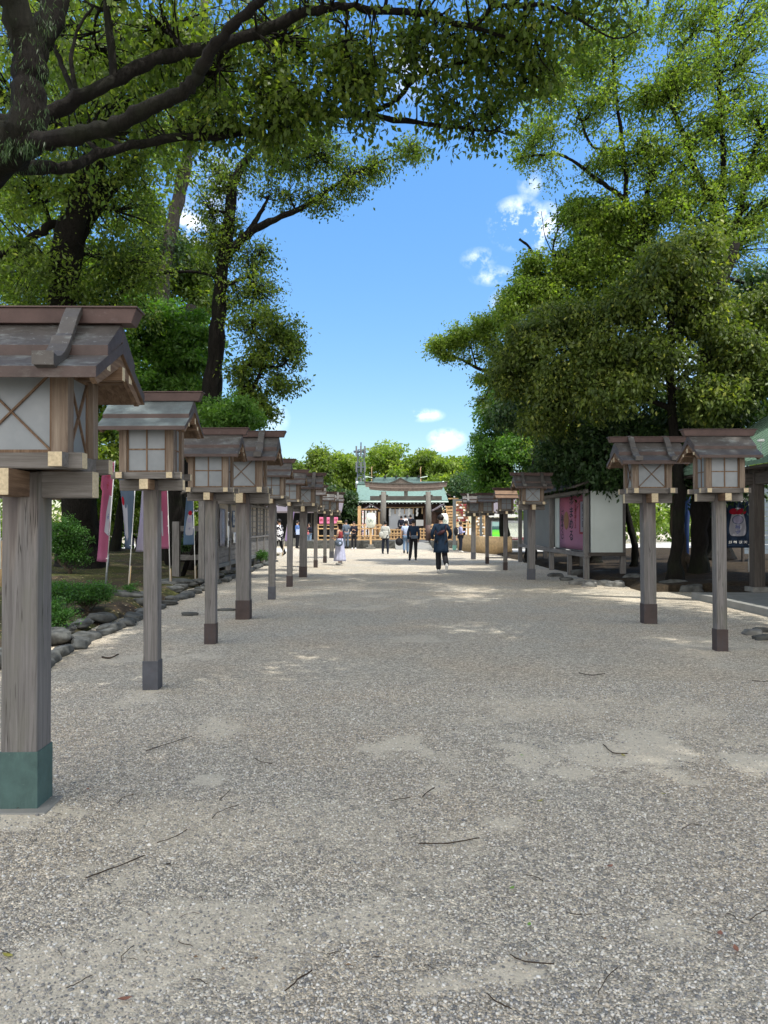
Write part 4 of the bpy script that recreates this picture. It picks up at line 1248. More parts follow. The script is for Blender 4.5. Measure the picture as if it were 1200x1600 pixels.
rtree('evergreen_tree', 'dark boughs drooping over the long notice board roof', 930, 26,
      [[(925, 700, 25, 16), (915, 640, 24.5, 12)]],
      [(905, 745, 24, 40, 22, .9, 1), (950, 752, 23, 34, 18, .8, .8), (860, 740, 26, 40, 26, 1, .9), (890, 700, 25, 50, 30, 1, .8), (930, 772, 22.2, 22, 7, .5, .25)], .12, 22000, .36, 'leaf_dark', 56, .2, n_per=90, droop=.8)
rtree('oak_tree', 'sunlit rounded green tree standing behind the farthest right lanterns', 790, 42,
      [], [(785, 650, 42, 36, 40, 1.6, 1), (765, 700, 42, 34, 34, 1.6, 1), (810, 700, 41, 40, 40, 1.6, 1), (845, 720, 40, 36, 30, 1.4, .8), (775, 745, 42, 36, 28, 1.5, .8), (825, 752, 41, 44, 24, 1.4, .8), (790, 610, 42, 26, 20, 1.2, .5)], .2, 52000, .55, 'leaf_maple', 57, .3)
rtree('oak_tree', 'mid-green tree filling the gap above the long notice board', 875, 36,
      [], [(870, 700, 36, 40, 40, 1.6, 1), (900, 750, 36, 40, 30, 1.5, 1), (850, 765, 36, 40, 20, 1.4, .8)], .2, 18000, .55, 'leaf_light', 58, .2)
b0 = gb(1062, 20.5)
tree('evergreen_tree', 'rooted trunk with a small name plate, left of the thicker leaning trunk', 'tree', b0, [[('w', b0.x, b0.y, b0.z - .15, .26), ('w', b0.x, b0.y, b0.z + .35, .17), (1058, 820, 20.5, 19), (1056, 760, 20.5, 17), (1050, 700, 20.5, 14)],
     [('w', b0.x + .05, b0.y, b0.z + .5, .12), ('w', b0.x + .45, b0.y - .2, b0.z + .12, .09), ('w', b0.x + .9, b0.y - .3, b0.z - .05, .05)], [('w', b0.x, b0.y, b0.z + .4, .10), ('w', b0.x - .3, b0.y - .3, b0.z + .1, .08), ('w', b0.x - .6, b0.y - .5, b0.z - .05, .05)]],
     [(1050, 690, 20.5, 50, 40, 1, 1)], .13, 6000, .45, 'leaf_dark', 'bark_brown', 62, group=RG)
# slim leaning trunk beside the white board
b0 = gb(990, 24)
tree('leaning_tree', 'slim dark trunk leaning left beside the white end of the notice board', 'tree', b0, [[('w', b0.x, b0.y, b0.z - .1, .13), (992, 860, 24, 11), (984, 820, 24, 10), (976, 780, 24, 9), (968, 720, 24, 8)]],
     [(970, 700, 24, 30, 30, .8, 1)], .13, 4000, .4, 'leaf_dark', 'bark_dark', 59, group=RG)
# far glimpses of sunlit green under the right canopy
for i, (px, Y, rx, ry, py, lb) in enumerate([(1000, 44, 30, 26, 800, 'sunlit bush glimpsed between the leaning trunk and the big lantern post'), (1062, 46, 20, 40, 780, 'sunlit greenery glimpsed beside the blue pole'),
                                              (880, 46, 60, 20, 800, 'pale green shrub beyond the notice board'), (1120, 50, 60, 30, 790, 'pale green tree behind the navy banner')]):
    b0 = lane(px, Y)
    tree('bush', lb, 'bush', b0, [], [(px, py, Y, rx, ry, 1, 1)], .22, 5000, .6, 'leaf_light', 'bark_brown', 70 + i, trunk_r=.08, group='sunlit greenery seen under the right canopy')

# ------------------------------------------------------------------ trees behind the shrine
BK = 'sunlit trees rising behind the shrine'
far_ = [
    ('camphor_tree', 'broadest sunlit crown rising right behind the shrine roof', 612, 78, [(612, 715, 78, 34, 24, 3, 1), (590, 730, 78, 30, 26, 3, 1), (635, 728, 78, 30, 26, 3, 1), (610, 745, 76, 40, 24, 3, 1)], 'leaf_light'),
    ('camphor_tree', 'rounded green tree just left of the radio mast', 540, 74, [(528, 728, 74, 18, 20, 2.5, 1), (548, 732, 74, 18, 22, 2.5, 1), (535, 755, 74, 26, 22, 2.5, 1)], 'leaf_light'),
    ('camphor_tree', 'smaller tree crown peeping above the far left lanterns', 500, 70, [(499, 722, 70, 14, 17, 2, 1), (500, 750, 70, 20, 24, 2.5, 1)], 'leaf_camphor'),
    ('camphor_tree', 'low tree at the left end of the far tree line', 462, 72, [(458, 735, 72, 22, 16, 2.5, 1), (470, 755, 72, 26, 20, 2.5, 1)], 'leaf_camphor'),
    ('camphor_tree', 'pointed green tree right of the broadest far crown', 668, 76, [(668, 722, 76, 16, 18, 2.5, 1), (662, 745, 76, 22, 20, 2.5, 1)], 'leaf_camphor'),
    ('camphor_tree', 'yellow-green tree above the right end of the shrine roof', 700, 74, [(690, 728, 74, 20, 14, 2.5, 1), (712, 728, 74, 20, 14, 2.5, 1), (735, 732, 74, 18, 16, 2.5, .8), (695, 750, 72, 22, 14, 2.5, 1)], 'leaf_light'),
]
for i, (nm, lb, px, Y, bb_, mt) in enumerate(far_):
    b0 = lane(px, Y)
    tree(nm, lb, 'tree', b0, [], bb_, .36, 15000, .85, mt, 'bark_dark', 80 + i, n_per=90, trunk_r=.3, twig=.03, group=BK)
for i, (lb, px, Y, bb_) in enumerate([
        ('dark evergreen beside the right end of the shrine roof', 722, 60, [(725, 760, 60, 22, 26, 2, 1), (715, 780, 60, 18, 16, 2, 1), (745, 775, 58, 22, 22, 2, 1), (765, 780, 55, 20, 22, 2, .8)]),
        ('dark evergreen beside the left end of the shrine roof', 540, 57, [(545, 785, 57, 18, 16, 1.6, 1), (525, 790, 57, 18, 22, 1.6, 1), (548, 805, 56, 14, 14, 1.5, 1), (505, 780, 57, 18, 20, 1.6, .8)])]):
    b0 = lane(px, Y)
    tree('evergreen_tree', lb, 'tree', b0, [], bb_, .26, 15000, .6, 'leaf_dark', 'bark_dark', 90 + i, n_per=90, trunk_r=.2, twig=.02, group='dark evergreens flanking the shrine')
# distant wood closing the view on both sides
g = np.random.default_rng(5)
cc = []
for x in np.concatenate([g.uniform(-75, -14, 260), g.uniform(15, 75, 260)]):
    y = 62 + g.uniform(-6, 10) + abs(x) * .1
    cc.append((x, y, g.uniform(.5, 8.5)))
cc = np.array(cc)
o = leafmesh('treeline', cc, g.uniform(1.2, 2.4, len(cc)), 90, .55, 'leaf_camphor', 6, None, (0, 0, 0), .8)
tag(o, 'distant green wood closing the view on both sides', kind='stuff')
print('leaves', LEAFCOUNT)

# unseen camphor added beside the camera so that its crown shades the gravel
b0 = Vector((9.2, 1.0, 0))
SB = []
rq = random.Random(8)
for ix in range(5):
    for iy in range(7):
        x = -.6 + ix * 2.35 + rq.uniform(-.5, .5); y = -4.2 + iy * 2.35 + rq.uniform(-.5, .5)
        if x < 1.2 and y > 4.0: continue
        z = 11.6 + rq.uniform(-.4, .6) + max(0, y - 6) * .42
        SB.append(('w', x, y, z, 1.7, 1.7, .6, 1.0 if y > -1 else .55))
tree('camphor_tree', 'unseen tall camphor added to the right of the photographer, its crown shading the gravel', 'tree', b0,
     [[('w', 9.2, 1.0, -.2, .55), ('w', 9.1, 1.0, 1.0, .4), ('w', 8.4, 1.2, 6.0, .32), ('w', 6.5, 3.0, 10.0, .2), ('w', 4.0, 5.0, 12.0, .1), ('w', 3.0, 9.0, 13.0, .05)], [('w', 8.4, 1.2, 6.0, .2), ('w', 8.0, 0, 9.5, .12), ('w', 6, -3, 11, .06)], [('w', 6.5, 3.0, 10.0, .12), ('w', 3, 1.5, 11.5, .08), ('w', 0, 1, 12.0, .04)]],
     SB + [('w', 6.2, -.8, 11.6, 1.8, 1.8, .6, 1.4), ('w', 5.2, -2.2, 11.6, 1.6, 1.6, .6, 1), ('w', 7.6, -1.6, 11.4, 1.6, 1.6, .6, 1), ('w', 4.4, 1.5, 12, 1.6, 1.6, .6, 1), ('w', 3.6, -.6, 12, 1.6, 1.6, .6, 1.3), ('w', 2.6, -1.6, 12, 1.5, 1.5, .6, 1), ('w', 4.4, .4, 12, 1.5, 1.5, .6, 1), ('w', 2.4, .4, 12.2, 1.5, 1.5, .6, 1), ('w', 6.6, 3.4, 12, 1.6, 1.6, .6, 1.2), ('w', 5.4, 4.2, 12.2, 1.5, 1.5, .6, 1), ('w', 8.4, 4.8, 12, 1.6, 1.6, .6, 1)], .22, 185000, .85, 'leaf_camphor', 'bark_dark', 61, n_per=90, soft=False, shell=.7, twig=.006, group='big trees arching over the lane')

# a second unseen tree, added farther along to shade the middle of the lane
SB2 = []
rq = random.Random(18)
for ix in range(5):
    for iy in range(4):
        x = -1.0 + ix * 2.3 + rq.uniform(-.5, .5); y = 9.5 + iy * 2.4 + rq.uniform(-.5, .5)
        SB2.append(('w', x, y, 13.2 + max(0, y - 9) * .55 + rq.uniform(0, .6), 1.7, 1.7, .6, 1.0))
tree('camphor_tree', 'unseen tall tree added outside the right edge, its crown shading the middle of the lane', 'tree', Vector((11.5, 11.5, 0)),
     [[('w', 11.5, 11.5, -.2, .5), ('w', 11.4, 11.5, 1.0, .36), ('w', 11.0, 11.8, 7, .3), ('w', 9.0, 12.5, 12.5, .2), ('w', 5.0, 13, 15, .12), ('w', 1.0, 13, 15.8, .05)]],
     SB2, .22, 60000, .85, 'leaf_camphor', 'bark_dark', 63, n_per=90, soft=False, twig=.006, group='big trees arching over the lane')
plain('litter_brown', (.16, .11, .07), .9, .3, 20)
plain('fence_panel', (.36, .31, .25), .85, .12, 6)
plain('oval_brown', (.22, .12, .06), .8, .2, 30)
plain('slat_grey', (.15, .19, .23), .7, .08, 5)
plain('torii_lintel', (.20, .16, .14), .85, .15, 6)
plain('sleeve_brown', (.085, .055, .05), .6, .15, 6)
plain('hall_wood', (.085, .05, .038), .8, .25, 8)
plain('gutter_white', (.62, .74, .70), .6, .05, 8)
plain('ink_faded', (.30, .36, .33), .8)
plain('cloth_pink_flat', (.75, .20, .36), .8)
plain('cloth_pale_flat', (.55, .56, .60), .8)
plain('wall_grey', (.20, .195, .20), .85, .08, 3)
plain('roof_slate_purple', (.14, .12, .13), .6, .15, 5)
wood('torii_wood', 'z', (.14, .135, .125), (.21, .205, .19), (.08, .075, .07))
wood('torii_dark', 'x', (.08, .075, .07), (.12, .115, .105), (.05, .045, .04))
b = NB('lantern paper', .7, 0, .2)
b.color(b.ramp(b.noise(b.coord((1, 1, 8)), 5, 3), [(.3, (.66, .70, .62)), (.7, (.78, .80, .72))]))
b.done('lantern_paper')
b = NB('curtain grey', .8, 0, .1); b.color((.55, .58, .62)); b.done('curtain_grey')
b = NB('paper strips', .8, 0, .1)
v = b.n('ShaderNodeTexVoronoi'); v.inputs['Scale'].default_value = 1.0
b.l(b.coord((9, 9, 14)), v.inputs['Vector'])
sc_ = b.n('ShaderNodeSeparateColor'); b.l(v.outputs['Color'], sc_.inputs[0])
b.color(b.ramp(sc_.outputs[0], [(0, (.75, .75, .75)), (.55, (.10, .12, .25)), (.7, (.60, .30, .32))], 'CONSTANT'))
b.done('strip_check')
b = NB('map paper', .6, 0, .3)
v = b.n('ShaderNodeTexVoronoi', feature='DISTANCE_TO_EDGE'); v.inputs['Scale'].default_value = 7
b.l(b.coord((1, 1, 1)), v.inputs['Vector'])
n = b.noise(b.coord((1, 1, 1)), 6, 5)
b.color(b.mix(b.mth('LESS_THAN', v.outputs['Distance'], .02), b.ramp(n, [(.35, (.70, .76, .66)), (.6, (.78, .80, .72)), (.75, (.62, .72, .70))]), (.40, .45, .42)))
b.done('map_paper')
b = NB('screen green', .3, 0, .4)
sp_ = b.n('ShaderNodeSeparateXYZ'); b.l(b.n('ShaderNodeTexCoord').outputs['Generated'], sp_.inputs[0])
n = b.noise(b.n('ShaderNodeTexCoord').outputs['Generated'], 6, 3)
zz_ = b.mth('ADD', sp_.outputs['Z'], b.mth('MULTIPLY', b.mth('SUBTRACT', n, .5), .12))
c = b.ramp(zz_, [(0, (.05, .55, .30)), (.12, (.10, .70, .10)), (.30, (.22, .80, .03)), (.52, (.10, .60, .08)), (.54, (.02, .08, .07)), (.72, (.06, .14, .14)), (.76, (.30, .45, .42)), (1, (.25, .42, .38))])
b.color(tuple([.02] * 3)); b.l(c, b.b.inputs['Emission Color']); b.b.inputs['Emission Strength'].default_value = .55
b.done('screen_green')
# ------------------------------------------------------------------ edging stones
SR = random.Random(77)
def stone(lb, c, lx, ly, lz, rz, mat='stone', group='natural stones edging the planted strip', name='edging_stone'):
    m = MB()
    seg, rg = 22, 14
    sd = SR.random() * 100
    vs = []
    for i in range(rg + 1):
        t = PI * i / rg
        for k in range(seg):
            a = 2 * PI * k / seg
            q = Vector((math.sin(t) * math.cos(a), math.sin(t) * math.sin(a), math.cos(t)))
            q.x = math.copysign(abs(q.x) ** .62, q.x); q.y = math.copysign(abs(q.y) ** .7, q.y)
            nn_ = math.sin(q.x * 3.1 + sd) * .13 + math.sin(q.y * 9 + q.x * 7 + sd) * .035 + math.sin(q.x * 17 + q.z * 13 + sd * 3) * .02 + abs(math.sin(q.x * 2.3 + q.y * 3.7 + sd * 5)) * -.10 + math.sin(q.y * 4.3 + sd * 2) * .09 + math.sin(q.z * 5 + q.x * 4 + sd) * .07
            q *= 1 + nn_
            if q.z > .55: q.z = .55 + (q.z - .55) * .4
            vs.append((q.x * lx / 2, q.y * ly / 2, q.z * lz))
    fs = []
    for i in range(rg):
        for k in range(seg):
            k2 = (k + 1) % seg
            fs.append((i * seg + k, (i + 1) * seg + k, (i + 1) * seg + k2, i * seg + k2))
    m.add(vs, fs)
    o = m.build(name, mat, smooth=True)
    o.location = c; o.rotation_euler = (SR.uniform(-.1, .1), SR.uniform(-.1, .1), rz)
    return tag(o, lb, 'stone', group)
SG = 'natural stones edging the planted strip'
pathL = [(62, 1046), (92, 1022), (128, 1000), (168, 984), (205, 968), (240, 950), (272, 938), (300, 926), (330, 914), (358, 903), (380, 895), (398, 887), (414, 881), (430, 876)]
i = 0
for a, c in zip(pathL[:-1], pathL[1:]):
    A = G(*a, .04); C_ = G(*c, .04)
    L_ = (C_ - A).length
    k = max(1, int(round(L_ / .62)))
    for j in range(k):
        p = A.lerp(C_, (j + .5) / k)
        ln = L_ / k * SR.uniform(.95, 1.25)
        stone('dark natural edging stone in the border between gravel and planted strip on the left', (p.x + SR.uniform(-.08, .05), p.y, .03), min(.75, ln * .92), SR.uniform(.20, .32), SR.uniform(.06, .11), math.atan2(C_.y - A.y, C_.x - A.x) + SR.uniform(-.2, .2))
        if SR.random() < .5:
            stone('dark natural edging stone in the border between gravel and planted strip on the left', (p.x - SR.uniform(.3, .5), p.y + SR.uniform(-.2, .2), .10), SR.uniform(.35, .6), SR.uniform(.24, .36), SR.uniform(.06, .10), SR.uniform(0, 3))
for lb, px, py, lx, ly, lz in [('flat dark stone lying alone on the gravel between the second and third lantern posts', 297, 958, .33, .26, .07), ('flat stone lying alone on the gravel between the third and fourth lantern posts', 354, 951, .38, .24, .05),
                               ('large flat slab in the soil beside the azalea bush', 196, 938, 1.1, .8, .10), ('flat slab behind the second lantern post', 268, 916, 1.2, .9, .08),
                               ('yellowish mossy boulder below the bright shrub at the fence end', 402, 877, .55, .5, .24)]:
    c = G(px, py, .03)
    stone(lb, (c.x, c.y, max(bz(c.x, c.y), 0) + .02 if c.x < -4.1 else .0), lx, ly, lz, SR.uniform(-.2, .2), 'stone')
for lb, px, py, lx, ly, lz, mt in [('pale rounded stone at the left end of the row below the white board', 903, 910, .42, .3, .12, 'stone_pale'), ('pale rounded stone second from the left below the white board', 921, 913, .4, .3, .12, 'stone_pale'),
                                   ('pale rounded stone in the middle of the row below the white board', 944, 911, .4, .3, .14, 'stone_pale'), ('pale rounded stone right end of the row below the white board', 962, 913, .46, .34, .16, 'stone_pale'),
                                   ('round grey boulder between the white board and the big right lantern', 995, 908, .62, .5, .30, 'stone'), ('broad dark stone just right of the big right lantern post', 1052, 917, .8, .5, .26, 'stone'),
                                   ('broad dark stone at the foot of the rooted trunk', 1078, 921, .6, .4, .20, 'stone'), ('dark stone touching the corner of the paved platform', 1105, 915, .6, .4, .22, 'stone'),
                                   ('dark stone behind the near right lantern post', 1150, 912, .7, .4, .24, 'stone'), ('pale cobble on the gravel at the right edge', 1176, 986, .26, .2, .08, 'stone_pale'),
                                   ('brownish cobble behind the pale one at the right edge', 1189, 982, .22, .16, .07, 'stone'), ('flat grey cobble in front at the right edge', 1194, 993, .34, .2, .06, 'stone'),
                                   ('small pale stone at the foot of the notice board', 885, 904, .4, .3, .1, 'stone'), ('small dark stone under the notice board', 868, 898, .4, .3, .12, 'stone'), ('rough stone under the middle of the notice board', 905, 896, .6, .4, .2, 'stone'),
                                   ('rough stone heaped under the notice board end', 940, 897, .7, .4, .2, 'stone')]:
    c = G(px, py, .05)
    stone(lb, (c.x, c.y, .02), lx, ly, lz, SR.uniform(-.3, .3), mt, 'stones edging the right-hand beds')

# ------------------------------------------------------------------ twigs and fallen leaves on the gravel
TW = [([(228, 1174), (262, 1164), (300, 1153)], 3, 'long thin twig to the right of the nearest lantern foot'), ([(133, 1373), (180, 1358), (226, 1341)], 5, 'straight dark twig, longest on the left foreground gravel'),
      ([(246, 1318), (270, 1311), (293, 1300)], 3.5, 'short straight twig behind the longest left one'), ([(332, 1280), (340, 1272), (372, 1261)], 3, 'thin bent twig on the gravel in the left middle'),
      ([(446, 1551), (465, 1535), (488, 1521)], 6, 'thick short stick near the bottom of the picture'), ([(278, 1472), (285, 1478), (301, 1483)], 3, 'tiny curved twig left of the thick short stick'),
      ([(103, 1546), (120, 1540), (144, 1529)], 3, 'fine twig on the bare sand at bottom left'), ([(296, 1532), (312, 1534), (324, 1543)], 2.5, 'tiny curved twig on sand near the bottom'),
      ([(190, 1503), (192, 1495), (207, 1484)], 3, 'small hooked twig on the sand at lower left'), ([(660, 1247), (668, 1240), (679, 1234)], 4, 'short dark twig in the middle of the lane'),
      ([(655, 1319), (700, 1320), (749, 1313)], 4.5, 'long reddish twig in the middle of the lane'), ([(797, 1493), (820, 1506), (865, 1511)], 5, 'dark curved twig right of centre in the foreground'),
      ([(760, 1554), (778, 1570), (798, 1582)], 5, 'dark slanting twig near the bottom edge'), ([(934, 1556), (945, 1535), (965, 1517)], 3.5, 'thin brown twig at lower right'),
      ([(943, 1164), (958, 1178), (980, 1180)], 4, 'dark twig lying on the pale sandy patch'), ([(1065, 1297), (1080, 1290), (1097, 1294)], 3, 'thin curved twig at the right'),
      ([(885, 1426), (905, 1433), (924, 1433)], 3, 'thin twig beside the right sandy patch'), ([(1137, 1429), (1146, 1434), (1153, 1443)], 3.5, 'short twig near the right edge'),
      ([(1172, 1440), (1185, 1430), (1200, 1427)], 3, 'brown twig reaching the right edge'), ([(823, 1368), (838, 1373), (848, 1381)], 3.5, 'short dark twig beside the green leaf'),
      ([(905, 1052), (925, 1056), (945, 1054)], 3, 'thin twig far across the gravel on the right'), ([(1175, 1064), (1190, 1066), (1200, 1066)], 3, 'dark twig at the right edge behind'),
      ([(345, 1247), (344, 1252), (360, 1237)], 2.5, 'tiny looped twig in the left middle'), ([(182, 1258), (192, 1248), (208, 1245)], 2.5, 'faint curly twig near the lantern foot'),
      ([(610, 1252), (622, 1251), (641, 1249)], 3, 'short flat twig left of centre'), ([(398, 1186), (408, 1192), (425, 1196)], 3, 'short curved twig behind, left of centre'),
      ([(0, 1484), (8, 1490), (14, 1494)], 3, 'twig cut by the left edge'), ([(160, 1027), (172, 1029), (185, 1024)], 6, 'dark leaf-like scrap of bark beside the stones')]
trn = random.Random(5)
for pts, w_, lb in TW:
    P_ = [G(x, y, .008) for x, y in pts]
    base = P_[0].copy()
    m = MB()
    c = cat([(p + Vector((0, 0, .004 + .004 * k)), w_ * P_[0].y / F / 2 * .47) for k, p in enumerate(P_)], 4)
    c = [(p + Vector((trn.uniform(-.003, .003), trn.uniform(-.003, .003), 0)), r * trn.uniform(.75, 1.15)) for p, r in c]
    m.tube([p - base for p, r in c], [max(.0015, r) for p, r in c], 5)
    o = m.build('twig', 'twig', smooth=True); o.location = base
    tag(o, lb, 'twig', 'fallen twigs on the gravel')
for px, py, s_, mt, lb in [(195, 1560, .03, 'dead_leaf', 'pink-red fallen leaf near the bottom left'), (953, 1353, .03, 'dead_leaf', 'orange-brown fallen leaf right of centre'), (800, 1387, .025, 'green_leaf', 'green fallen leaf beside a short twig'),
                           (827, 1444, .022, 'green_leaf', 'small green fallen leaf nearer the bottom'), (844, 1251, .028, 'yellow_leaf', 'yellow fallen leaf behind the long reddish twig'), (12, 1492, .03, 'yellow_leaf', 'yellow-brown leaf at the left edge'),
                           (137, 1233, .03, 'dead_leaf', 'dark red leaf beside the nearest lantern foot'), (652, 1099, .03, 'yellow_leaf', 'yellowish leaf far out on the gravel'), (974, 1180, .03, 'yellow_leaf', 'olive leaf at the end of the twig on the sand'),
                           (816, 1180, .028, 'green_leaf', 'greenish leaf on the sandy patch'), (262, 1350, .025, 'twig', 'dark scrap of leaf beside the long twig'), (1037, 1240, .024, 'yellow_leaf', 'small yellow leaf on the right gravel'),
                           (1150, 1482, .028, 'dead_leaf', 'small reddish leaf at lower right'), (1125, 1458, .03, 'dead_leaf', 'pale brown leaf at lower right')]:
    c = G(px, py, .012)
    m = MB()
    a = trn.uniform(0, 6)
    vs = []
    for k, (u, v, z) in enumerate([(-1, 0, .1), (-.4, .38, .0), (.3, .42, .1), (1, 0, .35), (.3, -.42, .15), (-.4, -.38, 0), (0, 0, -.05)]):
        vs.append(((u * math.cos(a) - v * math.sin(a)) * s_ * .75, (u * math.sin(a) + v * math.cos(a)) * s_ * .75, z * s_ * .5))
    m.add(vs, [(6, 0, 1), (6, 1, 2), (6, 2, 3), (6, 3, 4), (6, 4, 5), (6, 5, 0)])
    o = m.build('fallen_leaf', mt); o.location = c
    tag(o, lb, 'leaf', 'fallen leaves on the gravel')

# crumbs of twig, bark and dry leaf scattered over the gravel
m = MB()
lr = random.Random(21)
for k in range(340):
    yy = 2.6 + 11 * lr.random() ** 1.3; xx = lr.uniform(-.5, .5) * yy
    a = lr.uniform(0, PI); ln = lr.uniform(.006, .026); r = lr.uniform(.0007, .0016)
    d = Vector((math.cos(a), math.sin(a), 0)) * ln; c = Vector((xx, yy, .012))
    if lr.random() < .6:
        m.tube([c - d, c + Vector((lr.uniform(-.004, .004), lr.uniform(-.004, .004), .003)), c + d], [r, r * 1.1, r * .6], 4, 0)
    else:
        s_ = Vector((-d.y, d.x, 0)) * .4
        m.add([c - d * .5, c + s_ * .5 + Vector((0, 0, .004)), c + d * .5, c - s_ * .5], [(0, 1, 2, 3)], 1)
o = m.build('leaf_litter', ['twig', 'litter_brown'])
tag(o, 'crumbs of twig and dry leaf scattered over the gravel', kind='stuff')

# ------------------------------------------------------------------ banners
def clothmat(key, stops, rough=.8, marks=None):
    b = NB(key.replace('_', ' '), rough, 0, .1)
    uvn = b.n('ShaderNodeAttribute', attribute_name='hh')
    c = b.ramp(uvn.outputs['Fac'], stops)
    n = b.noise(b.coord((8, 8, 3)), 3, 4)
    c = b.mix(b.mth('MULTIPLY', n, .35), c, tuple(x * .6 for x in stops[0][1]))
    b.color(c)
    tr = b.n('ShaderNodeBsdfTranslucent'); b.l(c, tr.inputs['Color'])
    ms = b.n('ShaderNodeMixShader'); ms.inputs[0].default_value = .3
    b.l(b.b.outputs[0], ms.inputs[1]); b.l(tr.outputs[0], ms.inputs[2])
    b.l(ms.outputs[0], b.t.nodes['Material Output'].inputs[0])
    return b.done(key)
clothmat('cloth_pink', [(0, (0.372, 0.132, 0.228)), (.12, (0.348, 0.096, 0.180)), (1, (0.372, 0.084, 0.156))])
clothmat('cloth_slate', [(0, (0.096, 0.132, 0.198)), (1, (0.102, 0.144, 0.198))])
clothmat('cloth_lilac', [(0, (0.336, 0.312, 0.396)), (.5, (0.330, 0.312, 0.450)), (1, (0.360, 0.348, 0.396))])
clothmat('cloth_blue', [(0, (0.096, 0.156, 0.240)), (1, (0.090, 0.144, 0.228))])
clothmat('cloth_navy', [(0, (0.021, 0.036, 0.066)), (1, (0.018, 0.030, 0.060))])
clothmat('cloth_bluepink', [(0, (0.270, 0.042, 0.120)), (.35, (0.252, 0.072, 0.204)), (.5, (0.210, 0.168, 0.372)), (1, (0.300, 0.396, 0.492))])
clothmat('cloth_purple', [(0, (.38, .28, .55)), (.5, (.5, .36, .6)), (1, (.18, .16, .40))])
clothmat('cloth_pale', [(0, (0.372, 0.372, 0.432)), (1, (0.396, 0.408, 0.468))])
clothmat('cloth_red', [(0, (0.330, 0.012, 0.030)), (1, (0.360, 0.018, 0.036))])
clothmat('cloth_poster_pink', [(0, (.46, .25, .38)), (.5, (.52, .22, .32)), (1, (.48, .14, .20))])

def cloth(name, mat, parent, w, h, fold=.04, sweep=0.0, seed=0, shape=None, x0=0.0, thick=.0015):
    """a hanging sheet in local x (0..w) and z (0..-h), rippling in y; width may vary down its length"""
    nx, nz_ = 14, 30
    vs = []; hh = []
    rr_ = random.Random(seed); ph = rr_.uniform(0, 6)
    for j in range(nz_ + 1):
        v = j / nz_
        for i in range(nx + 1):
            u = i / nx
            ww = w * (shape(v) if shape else 1)
            x = x0 + sweep * v + u * ww
            y = math.sin(u * 5.0 + v * 3.2 + ph) * fold * (.3 + u) + math.sin(v * 7 + u * 2 + ph) * fold * .5
            vs.append((x, y, -v * h)); hh.append(1 - v)
    fs = []
    for j in range(nz_):
        for i in range(nx):
            a = j * (nx + 1) + i
            fs.append((a, a + nx + 1, a + nx + 2, a + 1))
    m = MB(); m.add(vs, fs)
    o = m.build(name, mat, parent, smooth=True)
    at = o.data.attributes.new('hh', 'FLOAT', 'POINT'); at.data.foreach_set('value', hh)
    so_ = o.modifiers.new('thickness', 'SOLIDIFY'); so_.thickness = thick
    def surf(u, v, lift=.006):
        ww = w * (shape(v) if shape else 1)
        x = x0 + sweep * v + u * ww
        y = math.sin(u * 5.0 + v * 3.2 + ph) * fold * (.3 + u) + math.sin(v * 7 + u * 2 + ph) * fold * .5
        return (x, y - lift, -v * h)
    return o, surf
def decal(name, mat, parent, surf, outline, lift=.006, both=False):
    """small shape lying on the cloth: outline of (u, v); fan from its centre"""
    cu = sum(p[0] for p in outline) / len(outline); cv = sum(p[1] for p in outline) / len(outline)
    rings_ = []
    for t in (1, .66, .33):
        rings_.append([surf(cu + (u - cu) * t, cv + (v - cv) * t, lift) for u, v in outline])
    vs = sum(rings_, []) + [surf(cu, cv, lift)]
    n = len(outline); fs = []
    for k in range(2):
        for i in range(n):
            j = (i + 1) % n
            fs.append((k * n + i, k * n + j, (k + 1) * n + j, (k + 1) * n + i))
    for i in range(n):
        fs.append((2 * n + i, 2 * n + (i + 1) % n, 3 * n))
    m = MB(); m.add(vs, fs)
    o = m.build(name, mat, parent, smooth=True)
    at = o.data.attributes.new('hh', 'FLOAT', 'POINT'); at.data.foreach_set('value', [.5] * len(vs))
    return o
def glyph(ch, size, mat, cl, surf, u, v, asp, lift=.009, name='lettering'):
    cu = bpy.data.curves.new('t', 'FONT'); cu.body = ch; cu.size = 1; cu.align_x = 'CENTER'; cu.align_y = 'CENTER'; cu.offset = .02
    t = bpy.data.objects.new('t', cu); COL.objects.link(t)
    me = bpy.data.meshes.new_from_object(t.evaluated_get(bpy.context.evaluated_depsgraph_get()))
    bpy.data.objects.remove(t)
    for vx in me.vertices:
        uu = u + vx.co.x * size * asp; vv = v - vx.co.y * size
        vx.co = surf(uu, vv, lift)
    me.materials.clear(); me.materials.append(MATS[mat])
    o = bpy.data.objects.new(name, me); COL.objects.link(o); o.parent = cl
    return o

